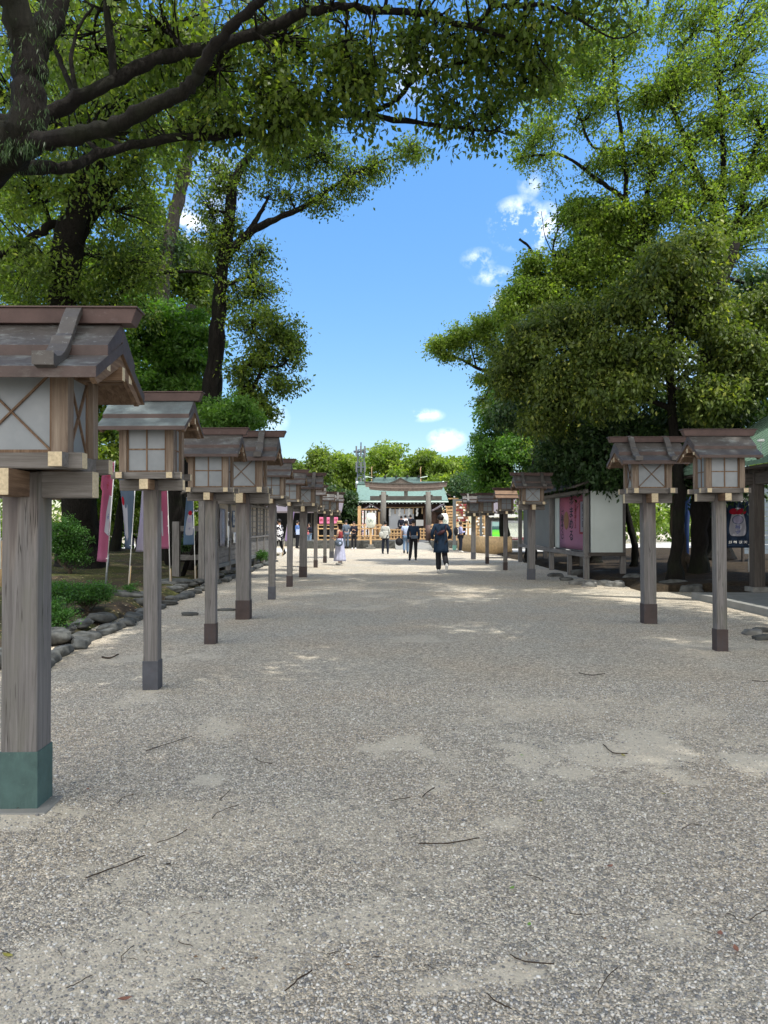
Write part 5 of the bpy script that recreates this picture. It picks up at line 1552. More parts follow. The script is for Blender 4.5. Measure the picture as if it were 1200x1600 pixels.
def nobori(lb, px, Y, ybase, ytop, ybot, wpx, side, mat, yaw=0.0, stake='bamboo_pale', lean=0.0, shape=None, sweep=0.0, fold=.035, seed=0, marks=None, pole_top=None):
    """side -1: cloth to the left of the pole, +1 to the right"""
    d = Y
    zb_ = CAM_H + (819 - ybase) * d / F
    p = lane(px, Y); p.z = zb_
    zt = CAM_H + (819 - ytop) * d / F; zc = CAM_H + (819 - ybot) * d / F
    w_ = wpx * d / F
    t = thing('banner', lb, 'banner', tuple(p), 0, 'cloth banners on poles beside the lane')
    t.rotation_euler = (0, lean, 0)
    hgt = zt - zb_ + .03
    MB().tube([(0, 0, .15), (0, 0, hgt)], .011, 8).build('pole', 'pole_white', t, smooth=True)
    MB().tube([(0, .02, -.1), (0, .02, .28), (.002, .021, .55)], .022, 8).build('stake', stake, t, smooth=True)
    MB().tube([(0, 0, hgt - .03), (side * w_ * (shape(0) if shape else 1), 0, hgt - .03)], .006, 6).build('crossbar', 'pole_white', t)
    holder = t
    cl, surf = cloth('cloth', mat, holder, w_ * (1 if side > 0 else -1), zt - zc, fold, sweep, seed, shape)
    cl.location = (0, -.012, hgt - .03); cl.rotation_euler = (0, 0, yaw)
    for k in range(4):
        MB().box(-.02, .02, -.014, .014, -.006, .006).build('clip', 'pole_white', t, loc=(side * .012, 0, hgt - .1 - (zt - zc - .15) * k / 3))
    if marks:
        marks(cl, surf, -1 if side < 0 else 1)
    return t

def circ(u, v, ru, rv, n=18, a0=0, a1=2 * PI):
    return [(u + ru * math.cos(a0 + (a1 - a0) * k / n), v + rv * math.sin(a0 + (a1 - a0) * k / n)) for k in range(n)]
def gourd(u, v, ru, rv):
    o = []
    for k in range(28):
        a = 2 * PI * k / 28
        c, s = math.cos(a), math.sin(a)
        vv = s
        wv = .45 if vv < -.8 else (.62 + .45 * (vv + .8) / 1.8)
        o.append((u + ru * (1 if c > 0 else -1) * wv * abs(c) ** .35, v + rv * vv))
    return o
def bow_marks(chars_top, ch2, bottom, ink='paper'):
    def f(cl, surf, sg):
        for k, c in enumerate(chars_top):
            glyph(c, .085, ink, cl, surf, .24 + .52 * (k / max(1, len(chars_top) - 1)) if len(chars_top) > 1 else .5, .13, 3.4 * 1)
        decal('emblem_body', 'cloth_pale', cl, surf, gourd(.5, .53, .40, .26), .006)
        decal('emblem_bow', 'cloth_red', cl, surf, circ(.33, .34, .20, .055), .008)
        decal('emblem_bow', 'cloth_red', cl, surf, circ(.67, .34, .20, .055), .0085)
        decal('emblem_knot', 'cloth_red', cl, surf, circ(.5, .355, .10, .04), .009)
        decal('emblem_ring', 'cloth_slate', cl, surf, circ(.5, .49, .25, .085), .008)
        decal('emblem_disc', 'cloth_lilac', cl, surf, circ(.5, .49, .215, .073), .0095)
        for k, c in enumerate(ch2):
            glyph(c, .075, 'ink_blue', cl, surf, .5, .63 + .085 * k, 3.0)
        for k, c in enumerate(bottom):
            glyph(c, .05, ink, cl, surf, .17 + .22 * k, .90, 3.2)
    return f
plain('ink_blue', (.08, .10, .25), .8)
plain('ink_dark', (.03, .025, .05), .8)
plain('ink_red', (.26, .035, .055), .8)
plain('ink_pale_blue', (.35, .45, .60), .8)
def slim(a, c_):
    return lambda v: a + (c_ - a) * v

nobori('blue-to-pink banner cut by the left edge beside the nearest lantern post', 2, 11.0, 905, 766, 884, 36, -1, 'cloth_bluepink', fold=.02, seed=1, lean=-.03)
def m_pink(cl, surf, sg):
    glyph('福', .07, 'ink_red', cl, surf, .5, .14, 2.6); glyph('守', .07, 'ink_red', cl, surf, .5, .24, 2.6)
    decal('emblem_body', 'cloth_pale', cl, surf, [(.02, .35), (.34, .33), (.42, .5), (.40, .7), (.02, .74)], .006)
    glyph('み', .07, 'ink_blue', cl, surf, .22, .55, 2.2)
nobori('twisted pink banner hanging straight down right of the nearest lantern post', 166, 16.6, 905, 722, 878, 17, -1, 'cloth_pink', stake='steel', fold=.05, seed=2, lean=.07, shape=lambda v: 1.0 if v < .3 else .72 + .35 * v, marks=m_pink)
def m_slate(cl, surf, sg):
    glyph('守', .06, 'paper', cl, surf, .45, .20, 1.6)
    decal('emblem_body', 'cloth_pale', cl, surf, [(.45, .42), (.8, .36), (.95, .40), (.95, .78), (.75, .9), (.5, .84)], .006)
    decal('emblem_bow', 'cloth_red', cl, surf, circ(.84, .37, .13, .06), .009)
nobori('slate-blue banner tapering towards its foot, on a leaning pole with a bamboo stake', 201, 16.0, 925, 740, 858, 26, -1, 'cloth_slate', fold=.04, seed=3, lean=.06, shape=lambda v: 1.05 - .72 * v, marks=m_slate, sweep=.0)
def m_lilac(cl, surf, sg):
    glyph('の', .14, 'ink_blue', cl, surf, .35, .42, 1.6); glyph('二', .07, 'ink_blue', cl, surf, .4, .22, 1.6)
nobori('pale lilac banner partly behind the second lantern post', 236, 17.5, 918, 750, 862, 17, -1, 'cloth_lilac', fold=.03, seed=4, shape=lambda v: .75 + .6 * v, marks=m_lilac)
nobori('pink banner with a pale stripe, pole just right of the second lantern post', 267, 18.0, 925, 757, 857, 15, -1, 'cloth_pink', fold=.03, seed=5, lean=-.035, marks=lambda cl, surf, sg: decal('emblem_body', 'cloth_pale', cl, surf, [(.6, .42), (1, .36), (1, .80), (.55, .80)], .006))
nobori('small grey-blue banner with red dot before the timber rails', 306, 19.2, 918, 777, 851, 14, -1, 'cloth_blue', fold=.02, seed=6, lean=-.03, shape=lambda v: .75 + .5 * v,
       marks=lambda cl, surf, sg: (decal('emblem_body', 'cloth_pale', cl, surf, gourd(.45, .56, .42, .24), .006), decal('emblem_bow', 'cloth_red', cl, surf, circ(.4, .33, .24, .05), .008), decal('emblem_disc', 'cloth_lilac', cl, surf, circ(.45, .48, .22, .06), .009), glyph('守', .06, 'ink_blue', cl, surf, .45, .66, 3.0)))
nobori('purple banner on a slanting pole beside the far end of the plank fence', 441, 36.0, 868, 780, 845, 8, 1, 'cloth_purple', fold=.03, seed=7, lean=.16)
# navy banner on the right
nobori('navy banner with white gourd-shaped emblem, red bow and ring, right of the near right lantern', 1170, 20.0, 905, 770, 856, 36, -1, 'cloth_navy', fold=.012, seed=8, stake='steel',
       marks=bow_marks('開運守', '福守', '天満神社'))

# ------------------------------------------------------------------ timber rails, plank fence (left)
p = lane(276, 20.0); q = lane(322, 20.6)
t = thing('timber_rail', 'square grey post with two thick horizontal rails behind the small blue banner', 'fence', (p.x, p.y, bz(p.x, p.y)))
zb_ = bz(p.x, p.y)
zt = CAM_H + (819 - 815) * 20 / F - zb_
MB().box(-.09, .09, -.09, .09, -.05, zt).build('post', 'grey_plank_z', t, bevel=.006)
MB().box(.84, .98, .20, .34, -.05, zt).build('post', 'grey_plank_z', t, bevel=.006)
for zz in (CAM_H + (819 - 826) * 20 / F - zb_, CAM_H + (819 - 871) * 20 / F - zb_):
    MB().beam((.09, .0, zz), (.84, .25, zz), .07, .14).build('rail', 'grey_plank_x', t, bevel=.006)

# plank and lattice fence with pasted notices, parallel to the lane
fx = -4.35
Y0, Y1 = 19.2, 33.0
FZ = .15
t = thing('notice_fence', 'long roofed timber fence with shoji-like upper panels and pasted notices', 'fence', (fx, Y0, 0))
ztop = 2.25
n_bay = 8
bw_ = (Y1 - Y0) / n_bay
for k in range(n_bay + 1):
    MB().box(-.07, .07, k * bw_ - .07, k * bw_ + .07, .0, ztop).build('post', 'grey_plank_z', t, bevel=.006)
for k in range(n_bay):
    y0 = k * bw_ + .07; y1 = (k + 1) * bw_ - .07
    m = MB()
    for j in range(4):
        m.box(-.025, .02 + .004 * (j % 2), y0, y1, .42 + j * .165, .42 + (j + 1) * .165 - .008)
    m.build('plank_panel', 'grey_plank_y', t)
    m = MB(); m.box(-.02, .004, y0, y1, 1.09, 2.08)
    m.build('upper_board', 'fence_panel' if 'fence_panel' in MATS else 'bamboo_pale', t)
    m = MB()
    nh = 7 if k % 2 else 5
    for j in range(nh):
        zz = 1.09 + (j + .5) * .99 / nh
        m.box(.004, .03, y0, y1, zz - .014, zz + .014)
    m.box(.004, .034, (y0 + y1) / 2 - .014, (y0 + y1) / 2 + .014, 1.09, 2.08)
    if k > 3: m.build('lattice', 'grey_plank_y', t)
    MB().box(-.06, .075, y0, y1, 1.02, 1.085).build('rail', 'grey_plank_y', t, bevel=.004)
    MB().box(-.06, .06, y0, y1, 2.085, 2.17).build('rail', 'grey_plank_y', t, bevel=.004)
    MB().box(-.04, .05, y0, y1, .30, .41).build('sill', 'panel_grey', t, bevel=.004)
rf = MB()
for s_ in (-1, 1):
    rf.prism([(0, ztop + .22), (s_ * .45, ztop - .02), (s_ * .45, ztop + .03), (0, ztop + .28)], -.3, Y1 - Y0 + .3, 'y', 0)
rf.build('roof', 'dark_wood_y', t)
def sheet(par, nm, mat, x, y0, y1, z0, z1, lb=None, bend=.01):
    m = MB(); vs = []; fs = []
    for j in range(9):
        for i in range(5):
            vs.append((x + math.sin(j * 1.1 + i) * bend, y0 + (y1 - y0) * i / 4, z0 + (z1 - z0) * j / 8))
    for j in range(8):
        for i in range(4):
            a = j * 5 + i
            fs.append((a, a + 1, a + 6, a + 5))
    m.add(vs, fs)
    o = m.build(nm, mat, par, smooth=True)
    s2 = o.modifiers.new('thickness', 'SOLIDIFY'); s2.thickness = .002
    return o
def hang(lb, pxa, pxb, ya, yb, mat, txt, ink, rows=1):
    """a paper hung on the lane side of the fence between two picture columns"""
    def yy(px): return fx * 0 + (fx + .1) / ((px - 588) / F)
    A = abs(yy(pxa)); B = abs(yy(pxb)); Ym = (A + B) / 2
    z0 = CAM_H + (819 - yb) * Ym / F; z1 = CAM_H + (819 - ya) * Ym / F
    o = thing('notice_sheet', lb, 'notice', (fx + .10, A, z0), 0, 'paper notices hung on the plank fence')
    sheet(o, 'paper_sheet', mat, 0, 0, B - A, 0, z1 - z0)
    text_obj(txt, min((z1 - z0) / len(txt) * .85, (B - A) * .8), ink, o, (.014, (B - A) / 2, z1 - z0 - .03), (R(90), 0, R(90)))
    return o
hang('long pale blue paper strip hung on the fence behind the third lantern post', 344, 352.5, 795, 853, 'cloth_pale', '安産祈願御守授与', 'ink_pale_blue')
hang('dark printed poster on the fence left of the thick lantern post', 363, 367.5, 798, 824, 'cloth_slate', '御祈祷', 'paper')
hang('narrow white paper strip at a fence post', 356, 358.6, 800, 855, 'paper', '奉納', 'ink_dark')
hang('small white notice with writing below the dark poster', 365, 371.5, 832, 848, 'paper', '申込', 'ink_blue')

# ------------------------------------------------------------------ long notice board (right)
NX = 5.72; NYa, NYb = 20.7, 30.5
t = thing('notice_board', 'long roofed notice board on posts with white end panel and pink poster', 'notice board', (NX, NYa, 0))
NT = 2.45
zlo = .70
for k, yy in enumerate([.2, 4.35, 9.8]):
    MB().box(-.07, .07, yy - .07, yy + .07, 0, NT).build('post', 'grey_plank_z', t, bevel=.006)
    MB().box(.93, 1.07, yy - .06, yy + .06, 0, NT).build('post', 'grey_plank_z', t, bevel=.006)
MB().box(-.06, .06, 2.0 - .06, 2.0 + .06, 0, zlo - .1).build('post', 'grey_plank_z', t, bevel=.006)
MB().box(.07, .93, -.03, 0.0, zlo + .04, NT - .05).build('end_panel', 'panel_white', t)
MB().box(.02, 1.0, -.05, .05, zlo - .06, zlo + .035).build('sill', 'dark_wood_x', t, bevel=.004)
MB().box(-.08, .10, .07, 9.73, zlo - .10, zlo + .02).build('sill', 'grey_plank_y', t, bevel=.004)
MB().box(.11, .14, .0, 4.28, zlo + .03, NT - .04).build('display_panel', 'panel_grey', t)
MB().box(.11, .14, 4.42, 9.7, zlo + .03, NT - .04).build('display_panel', 'panel_grey', t)
m = MB()
m.prism([(-.45, NT + .02), (-.45, NT + .07), (.5, NT + .42), (1.45, NT + .07), (1.45, NT + .02), (.5, NT + .36)], -.35, 10.1, 'y', 0)
m.build('roof', 'dark_wood_y', t)
MB().box(-.10, -.03, -.1, 9.9, NT - .10, NT - .005).build('eave_beam', 'grey_plank_y', t)
# pink poster, mounted in the board
pt = thing('poster', 'large pink poster with brush writing and a brown oval in the notice board', 'poster', (NX + .10, NYa + .30, zlo + .06))
PH = NT - .18 - zlo
o = sheet(pt, 'poster_sheet', 'cloth_poster_pink', 0, .0, 3.3, 0, PH, bend=.002)
at = o.data.attributes.new('hh', 'FLOAT', 'POINT'); at.data.foreach_set('value', [v.co.z / PH for v in o.data.vertices])
RT = (R(90), 0, R(-90))
text_obj('参まめる', .36, 'ink_dark', pt, (-.008, 1.85, PH + .02), RT, spacing=.95, sx=1.5)
text_obj('ご福みくじ', .20, 'ink_dark', pt, (-.008, 2.95, PH - .40), RT, spacing=.9, sx=1.6)
text_obj('天満の神さま', .15, 'ink_red', pt, (-.008, 1.38, PH - .15), RT, spacing=.9, sx=1.5)
m = MB(); m.ell((0, 0, 0), (.010, .30, .28), 24, 8); m.build('oval_emblem', 'oval_brown' if 'oval_brown' in MATS else 'bamboo', pt, smooth=True, loc=(-.008, 2.45, PH - .72))
m = MB(); m.box(-.006, -.002, .05, .95, .46, 1.42); m.build('side_frame', 'ink_red', pt)
m = MB(); m.box(-.010, -.007, .06, .82, .52, 1.38); m.build('side_picture', 'cloth_pale', pt)
text_obj('御朱印', .24, 'ink_dark', pt, (-.013, .45, 1.3), RT, spacing=.95, sx=1.5)
for nm, y0 in (('display_sheet', 3.68),):
    MB().box(.095, .108, y0, 4.25, zlo + .06, NT - .12).build('display_sheet', 'panel_white', t)

# ------------------------------------------------------------------ paved platform and water pavilion (right edge)
m = MB(); m.box(6.35, 16, 4.0, 15.45, -.05, .125)
tag(m.build('paving', 'concrete', bevel=.01), 'low paved stone platform under the pavilion', kind='structure')
pv = thing('pavilion', 'open pavilion with pale green copper roof and dark posts at the right edge', 'pavilion', (7.6, 15.2, .125))
ex = 7.35 - 7.6; yA, yB = -8.5, 3.6
ze = 2.66 - .125
MB().box(.05, .27, .28, .50, -.0, ze).build('post', 'dark_wood_z', pv, bevel=.008)
MB().box(-.02, .34, .21, .57, -.0, .10).build('footing', 'stone_pale', pv, bevel=.01)
MB().box(.05, .27, -6.6, -6.38, 0, ze).build('post', 'dark_wood_z', pv, bevel=.008)
MB().box(4.6, 4.82, .28, .50, 0, ze).build('post', 'dark_wood_z', pv, bevel=.008)
MB().box(4.6, 4.82, -6.6, -6.38, 0, ze).build('post', 'dark_wood_z', pv, bevel=.008)
MB().box(.08, .24, -7.5, 2.4, ze - .35, ze - .12).build('beam', 'dark_wood_y', pv, bevel=.006)
MB().box(-.1, 5.2, .31, .47, ze - .34, ze - .13).build('beam', 'dark_wood_x', pv, bevel=.006)
m = MB()
pk = [(ex, ze), (2.6, ze + 1.75), (5.6, ze), (5.6, ze + .09), (2.6, ze + 1.86), (ex, ze + .09)]
m.prism(pk, yA, yB, 'y', 0)
rfo = m.build('roof', 'pavilion_copper', pv)
m = MB()
sd_ = Vector((2.6 - ex, 0, 1.77)).normalized()
k = 0; yy = yA + .1
while yy < yB:
    m.beam((ex - .005, yy, ze + .095), (2.6, yy, ze + 1.865), .035, .035)
    m.beam((5.605, yy, ze + .095), (2.6, yy, ze + 1.865), .035, .035)
    yy += .24
m.build('seam', 'pavilion_copper', rfo)
MB().tube([(2.6, yA - .05, ze + 1.9), (2.6, yB + .05, ze + 1.9)], .09, 10).build('ridge', 'shrine_copper', rfo, smooth=True)
m = MB()
m.box(ex + .06, 5.5, yA + .1, yB - .1, ze - .05, ze - .003); m.build('ceiling', 'dark_wood_x', pv)
# small white lamp fixed by the roof corner
w1 = W(1189, 690, 14.5)
lp = thing('floodlight', 'small white floodlight standing on the pavilion roof edge', 'lamp', tuple(w1))
MB().box(-.05, .05, -.04, .04, 0, .045).build('housing', 'white_paint', lp, bevel=.005)
MB().tube([(0, 0, -.22), (0, 0, 0)], .008, 6).build('bracket', 'steel', lp)
# grey slatted wall behind the banner
p = lane(1162, 24.5); q = lane(1240, 24.5)
t = thing('slatted_wall', 'blue-grey slatted wall behind the navy banner', 'wall', (p.x, p.y, 0))
m = MB()
for k in range(16):
    m.box(0, 3.2, 0, .02 + .02 * (k % 2), .55 + k * .15, .55 + k * .15 + .14)
m.build('slat', 'slat_grey' if 'slat_grey' in MATS else 'panel_grey', t)
MB().box(-.06, 0, -.03, .06, 0, 3.0).build('post', 'dark_wood_z', t)
# blue pole, tree tag
p = lane(1072, 24.0); z0 = bz(p.x, p.y)
o = MB().tube([(0, 0, -.1), (0.02, 0, 1.2), (.10, 0, 2.5)], .075, 12).build('blue_pole', 'blue_paint', smooth=True); o.location = (p.x, p.y, z0)
tag(o, 'leaning dark blue wrapped pole between the trunks on the right', 'pole')
w1 = W(1058, 843, 19.4)
o = MB().box(-.085, .085, -.006, .006, -.06, .06).build('tree_tag', 'stone_pale', bevel=.002); o.location = tuple(w1); o.rotation_euler = (0, .12, 0)
tag(o, 'small pale name plate fixed to the rooted trunk', 'name plate')
text_obj('くすのき', .035, 'ink_dark', o, (0, -.008, 0), (R(90), 0, 0), vertical=False)
# ------------------------------------------------------------------ shrine precinct
pd = MB()
pd.box(-4.4, 1.15, 47.2, 80, -.05, .47)
pd.box(3.35, 9.0, 47.2, 80, -.05, .47)
pd.box(1.15, 3.35, 49.8, 80, -.05, .468)
tag(pd.build('terrace', 'stone', bevel=.02), 'raised stone terrace carrying the shrine', kind='structure')
m = MB()
m.prism([(45.3, .005), (49.8, .005), (49.8, .475)], 1.152, 3.348, 'x', 0)
tag(m.build('ramp', 'concrete'), 'pale paved ramp leading up to the shrine', kind='structure')
m = MB(); m.add([(.3, 38, .010), (4.4, 38, .010), (4.2, 47.18, .010), (.5, 47.18, .010)], [(0, 1, 2, 3)])
TZ = .47
FF = 'fresh_wood_'
# pale wooden lattice fences
def latfence(lb, x0, x1, y, z1, n, grp='pale new-wood fences on the shrine terrace', mid=True):
    t = thing('lattice_fence', lb, 'fence', (x0, y, TZ), 0, grp)
    h = z1 - TZ
    w = x1 - x0
    for k in range(n + 1):
        xx = w * k / n
        MB().box(xx - .045, xx + .045, -.04, .04, 0, h + .04).build('post', FF + 'z', t, bevel=.004)
    for zz in ([.06, .30, h - .25, h - .03] if mid else [.08, h - .06]):
        MB().box(-.12, w + .12, -.055, .055, zz - .035, zz + .035).build('rail', FF + 'x', t, bevel=.004)
    return t
X_ = lambda px, Y: lane(px, Y).x
latfence('pale wooden fence left of the shrine, behind the people in dark clothes', X_(497, 48), X_(560, 48), 48.0, 1.47, 6)
latfence('pale wooden fence between the white lantern and the left gate pillar', X_(562, 48.2), X_(594, 48.2), 48.2, 1.47, 4)
latfence('low pale wooden gate in front of the white curtain', X_(611, 50.4), X_(626, 50.4), 50.4, 1.15, 3)
latfence('low pale wooden gate beside the right gate pillar', X_(652, 50.4), X_(667, 50.4), 50.4, 1.2, 3)
latfence('pale wooden fence right of the shrine behind the walking person', X_(676, 48.2), X_(707, 48.2), 48.2, 1.47, 4)
latfence('pale wooden fence behind the man with the backpack', X_(713, 48.0), X_(760, 48.0), 48.0, 1.55, 5)

# torii
TY = 48.6
tx = (X_(599.5, TY) + X_(669, TY)) / 2
half = (X_(669, TY) - X_(599.5, TY)) / 2
t = thing('torii_gate', 'grey weathered wooden torii gate in front of the green shrine roof', 'gate', (tx, TY, TZ))
zz = lambda py, Y: CAM_H + (819 - py) * Y / F - TZ
for s_ in (-1, 1):
    MB().tube([(s_ * (half + .05), 0, 0), (s_ * half, 0, zz(768, TY))], [.19, .165], 16).build('pillar', 'torii_wood', t, smooth=True)
    MB().tube([(s_ * (half + .05), 0, -.01), (s_ * (half + .03), 0, .98)], [.215, .20], 16).build('pillar_sleeve', 'sleeve_brown', t, smooth=True)
hw = (X_(690, TY) - X_(578, TY)) / 2
MB().box(-hw, hw, -.07, .07, zz(781.5, TY), zz(775, TY)).build('tie_beam', 'torii_dark', t, bevel=.008)
for s_ in (-1, 1):
    for k in (-1, 1):
        MB().box(s_ * half + k * .22 - .06, s_ * half + k * .22 + .06, -.09, .09, zz(775, TY) + .002, zz(773, TY)).build('wedge', 'torii_dark', t)
MB().box(-.12, .12, -.06, .06, zz(775, TY) + .003, zz(767.5, TY) - .003).build('centre_strut', 'torii_wood', t, bevel=.006)
hk = (X_(698.5, TY) - X_(571.5, TY)) / 2
def curved(nm, mat, hx, z0, z1, yy, rise, slant=.06):
    m = MB(); n = 16; vs = []
    for i in range(n + 1):
        u = -1 + 2 * i / n
        dz = rise * abs(u) ** 2.6
        for y_, z_, ex_ in ((-yy, z0, 0), (yy, z0, 0), (yy, z1, slant), (-yy, z1, slant)):
            vs.append((u * (hx + ex_), y_, z_ + dz))
    fs = [(0, 1, 2, 3), tuple(n * 4 + k for k in (3, 2, 1, 0))]
    for i in range(n):
        for k in range(4):
            k2 = (k + 1) % 4
            fs.append((i * 4 + k, (i + 1) * 4 + k, (i + 1) * 4 + k2, i * 4 + k2))
    m.add(vs, fs)
    return m.build(nm, mat, t)
curved('lower_lintel', 'torii_lintel', hk - .28, zz(767.5, TY), zz(763.2, TY), .13, .11)
curved('upper_lintel', 'torii_lintel', hk - .02, zz(763.4, TY), zz(757.0, TY), .17, .12)
curved('lintel_cap', 'torii_dark', hk + .05, zz(756.9, TY), zz(755.4, TY), .22, .14)

# worship hall
HY = 56.0; hx_ = 1.88; hw = 3.36
t = thing('shrine_hall', 'shrine worship hall with pale green copper roof and dark open front', 'building', (hx_, HY, TZ))
ev = zz(783.5, HY); rz_ = zz(757, 60.5)
m = MB()
for s_, in ((-1,), (1,)):
    m.prism([(4.5 + s_ * 4.5, ev), (4.5, rz_ - .1), (4.5, rz_), (4.5 + s_ * 4.5, ev + .10)], -hw, hw, 'x', 0)
rfo = m.build('roof', 'shrine_copper', t)
MB().box(-hw - .02, hw + .02, -.03, 0.02, ev - .06, ev + .03).build('gutter', 'gutter_white', rfo)
MB().box(-hw - .05, hw + .05, 4.3, 4.7, rz_ - .02, rz_ + .22).build('ridge', 'shrine_dark_copper', rfo, bevel=.03)
for s_ in (-1, 1):
    MB().ell((s_ * (hw + .02), 4.4, rz_ + .12), (.14, .14, .14), 10, 6).build('ridge_end', 'gutter_white', rfo, smooth=True)
    MB().prism([(.3, ev), (4.5, rz_ - .12), (8.7, ev)], s_ * (hw - .5) - .04, s_ * (hw - .5) + .04, 'x', 0).build('gable_wall', 'dark_wood_y', t)
# curved front gable
m = MB()
gp = []
for i in range(17):
    u = -1 + 2 * i / 16
    gp.append((u * .95, .42 * (1 - abs(u)) ** 1.5))
poly = [(x, z) for x, z in gp] + [(x * .97, z - .08) for x, z in reversed(gp)]
for i in range(16):
    a, b_ = gp[i], gp[i + 1]
    m.add([(a[0], -.4, a[1]), (b_[0], -.4, b_[1]), (b_[0], -.4, b_[1] - .09), (a[0], -.4, a[1] - .09), (a[0], 1.2, a[1]), (b_[0], 1.2, b_[1]), (b_[0], 1.2, b_[1] - .09), (a[0], 1.2, a[1] - .09)],
          [(0, 3, 2, 1), (0, 1, 5, 4), (3, 7, 6, 2), (4, 5, 6, 7)])
cg = m.build('curved_gable', 'dark_wood_x', rfo, loc=(0, 4.1, rz_ + .10))
m = MB(); m.add([(x * .95, -.3, z - .07) for x, z in gp] , [tuple(range(17))[::-1]]); m.build('gable_face', 'torii_lintel', cg)
# body
MB().box(-hw + .4, hw - .4, 4.0, 4.08, 0, ev - .05).build('back_wall', 'dark_wood_z', t)
MB().box(-hw + .1, hw - .1, .3, 8.7, ev - .12, ev - .05).build('ceiling', 'dark_wood_x', t)
for xx in (-2.9, -1.7, 1.7, 2.9):
    MB().box(xx - .1, xx + .1, .75, .95, 0, ev - .12).build('post', 'hall_wood', t, bevel=.008)
MB().box(-2.9, 2.9, .78, .92, ev - .42, ev - .2).build('beam', 'hall_wood', t, bevel=.008)
for xx in (-1, 1):
    MB().box(xx * 2.3 - .5, xx * 2.3 + .5, .86, .9, 0, ev - .45).build('side_panel', 'hall_wood', t)
m = MB()
xx = -hw + .2
while xx < hw - .1:
    m.box(xx - .03, xx + .03, -.02 + .06, .75, ev - .17, ev - .121)
    m.box(xx - .032, xx + .032, .03, .04, ev - .172, ev - .119, 1)
    xx += .27
m.build('rafter', ['dark_wood_y', 'gutter_white'], rfo)
# white curtain, altar rail, floor
cl, surf = cloth('curtain', 'curtain_grey', t, 1.85, 1.55, .05, 0, 3); cl.location = (-.95, .68, 2.15)
cl.name = 'curtain'
MB().box(-1.6, 1.6, .0, 1.6, -.0, .30).build('step', 'hall_wood', t, bevel=.01)
MB().box(-.45, .45, .4, .9, .30, .72).build('offering_box', 'hall_wood', t, bevel=.01)
MB().box(1.05, 1.6, .72, .76, .9, 1.35).build('plaque', 'paper', t)
MB().box(1.0, 1.9, .2, .7, .30, .75).build('counter', 'dark_wood_x', t)
# rope with zigzag paper streamers
rp = thing('sacred_rope', 'twisted straw rope with white zigzag paper streamers across the shrine front', 'rope', (hx_, HY + .6, TZ))
rz2 = zz(793, HY)
MB().tube([(x, 0, rz2 + .05 * (x / 1.6) ** 2) for x in np.linspace(-1.65, 1.65, 13)], .035, 8).build('rope', 'bamboo_pale', rp, smooth=True)
for xx in (-1.35, -.85, -.15, .55, 1.15):
    m = MB()
    x = xx; z = rz2 - .04
    for k in range(4):
        m.add([(x - .07, 0, z), (x + .07, 0, z), (x + .09 - .03, .01, z - .16), (x - .05 - .03, .01, z - .16)], [(0, 1, 2, 3)])
        x += .035 * (1 if k % 2 else -1); z -= .14
    o = m.build('paper_streamer', 'paper', rp)
    s2 = o.modifiers.new('thickness', 'SOLIDIFY'); s2.thickness = .004
for xx in (-1.55, -.5, .2, .85, 1.5):
    MB().tube([(xx, 0, rz2), (xx, 0, rz2 - .45)], [.03, .05], 6).build('straw_tassel', 'bamboo_pale', rp)

# inner sanctuary roof behind
t = thing('inner_shrine', 'inner sanctuary roof with dark ridge logs and crossed finials behind the hall', 'building', (1.75, 67.5, TZ))
zr = zz(746, 67.5)
m = MB()
for s_ in (-1, 1):
    m.prism([(s_ * 3.2, zr - 2.6), (0, zr - .45), (0, zr - .33), (s_ * 3.2, zr - 2.48)], -2.3, 2.3, 'x', 0)
r2 = m.build('roof', 'shrine_copper', t)
MB().box(-2.1, 2.1, -.22, .22, zr - .5, zr - .08).build('ridge', 'shrine_dark_copper', r2, bevel=.03)
MB().box(-2.15, 2.15, -.16, .16, zr - .078, zr + .02).build('ridge_cap', 'shrine_copper', r2)
for k in range(5):
    MB().tube([(-1.95 + k * .975, -.5, zr + .06), (-1.95 + k * .975, .5, zr + .06)], .10, 10).build('ridge_log', 'black', r2, smooth=True)
for s_ in (-1, 1):
    for k in (-1, 1):
        MB().beam((s_ * 2.15, -k * .35, zr - .45), (s_ * 2.15 + s_ * .02 * k, k * .75, zr + .85), .06, .12).build('crossed_finial', 'bamboo', r2)
    MB().beam((s_ * 2.1, -.2, zr - .02), (s_ * 2.75, -.2, zr + .10), .06, .06).build('ridge_rod', 'gutter_white', r2)
MB().box(-2.0, 2.0, -2.2, 2.2, 0, zr - 1.9).build('wall', 'hall_wood', t)

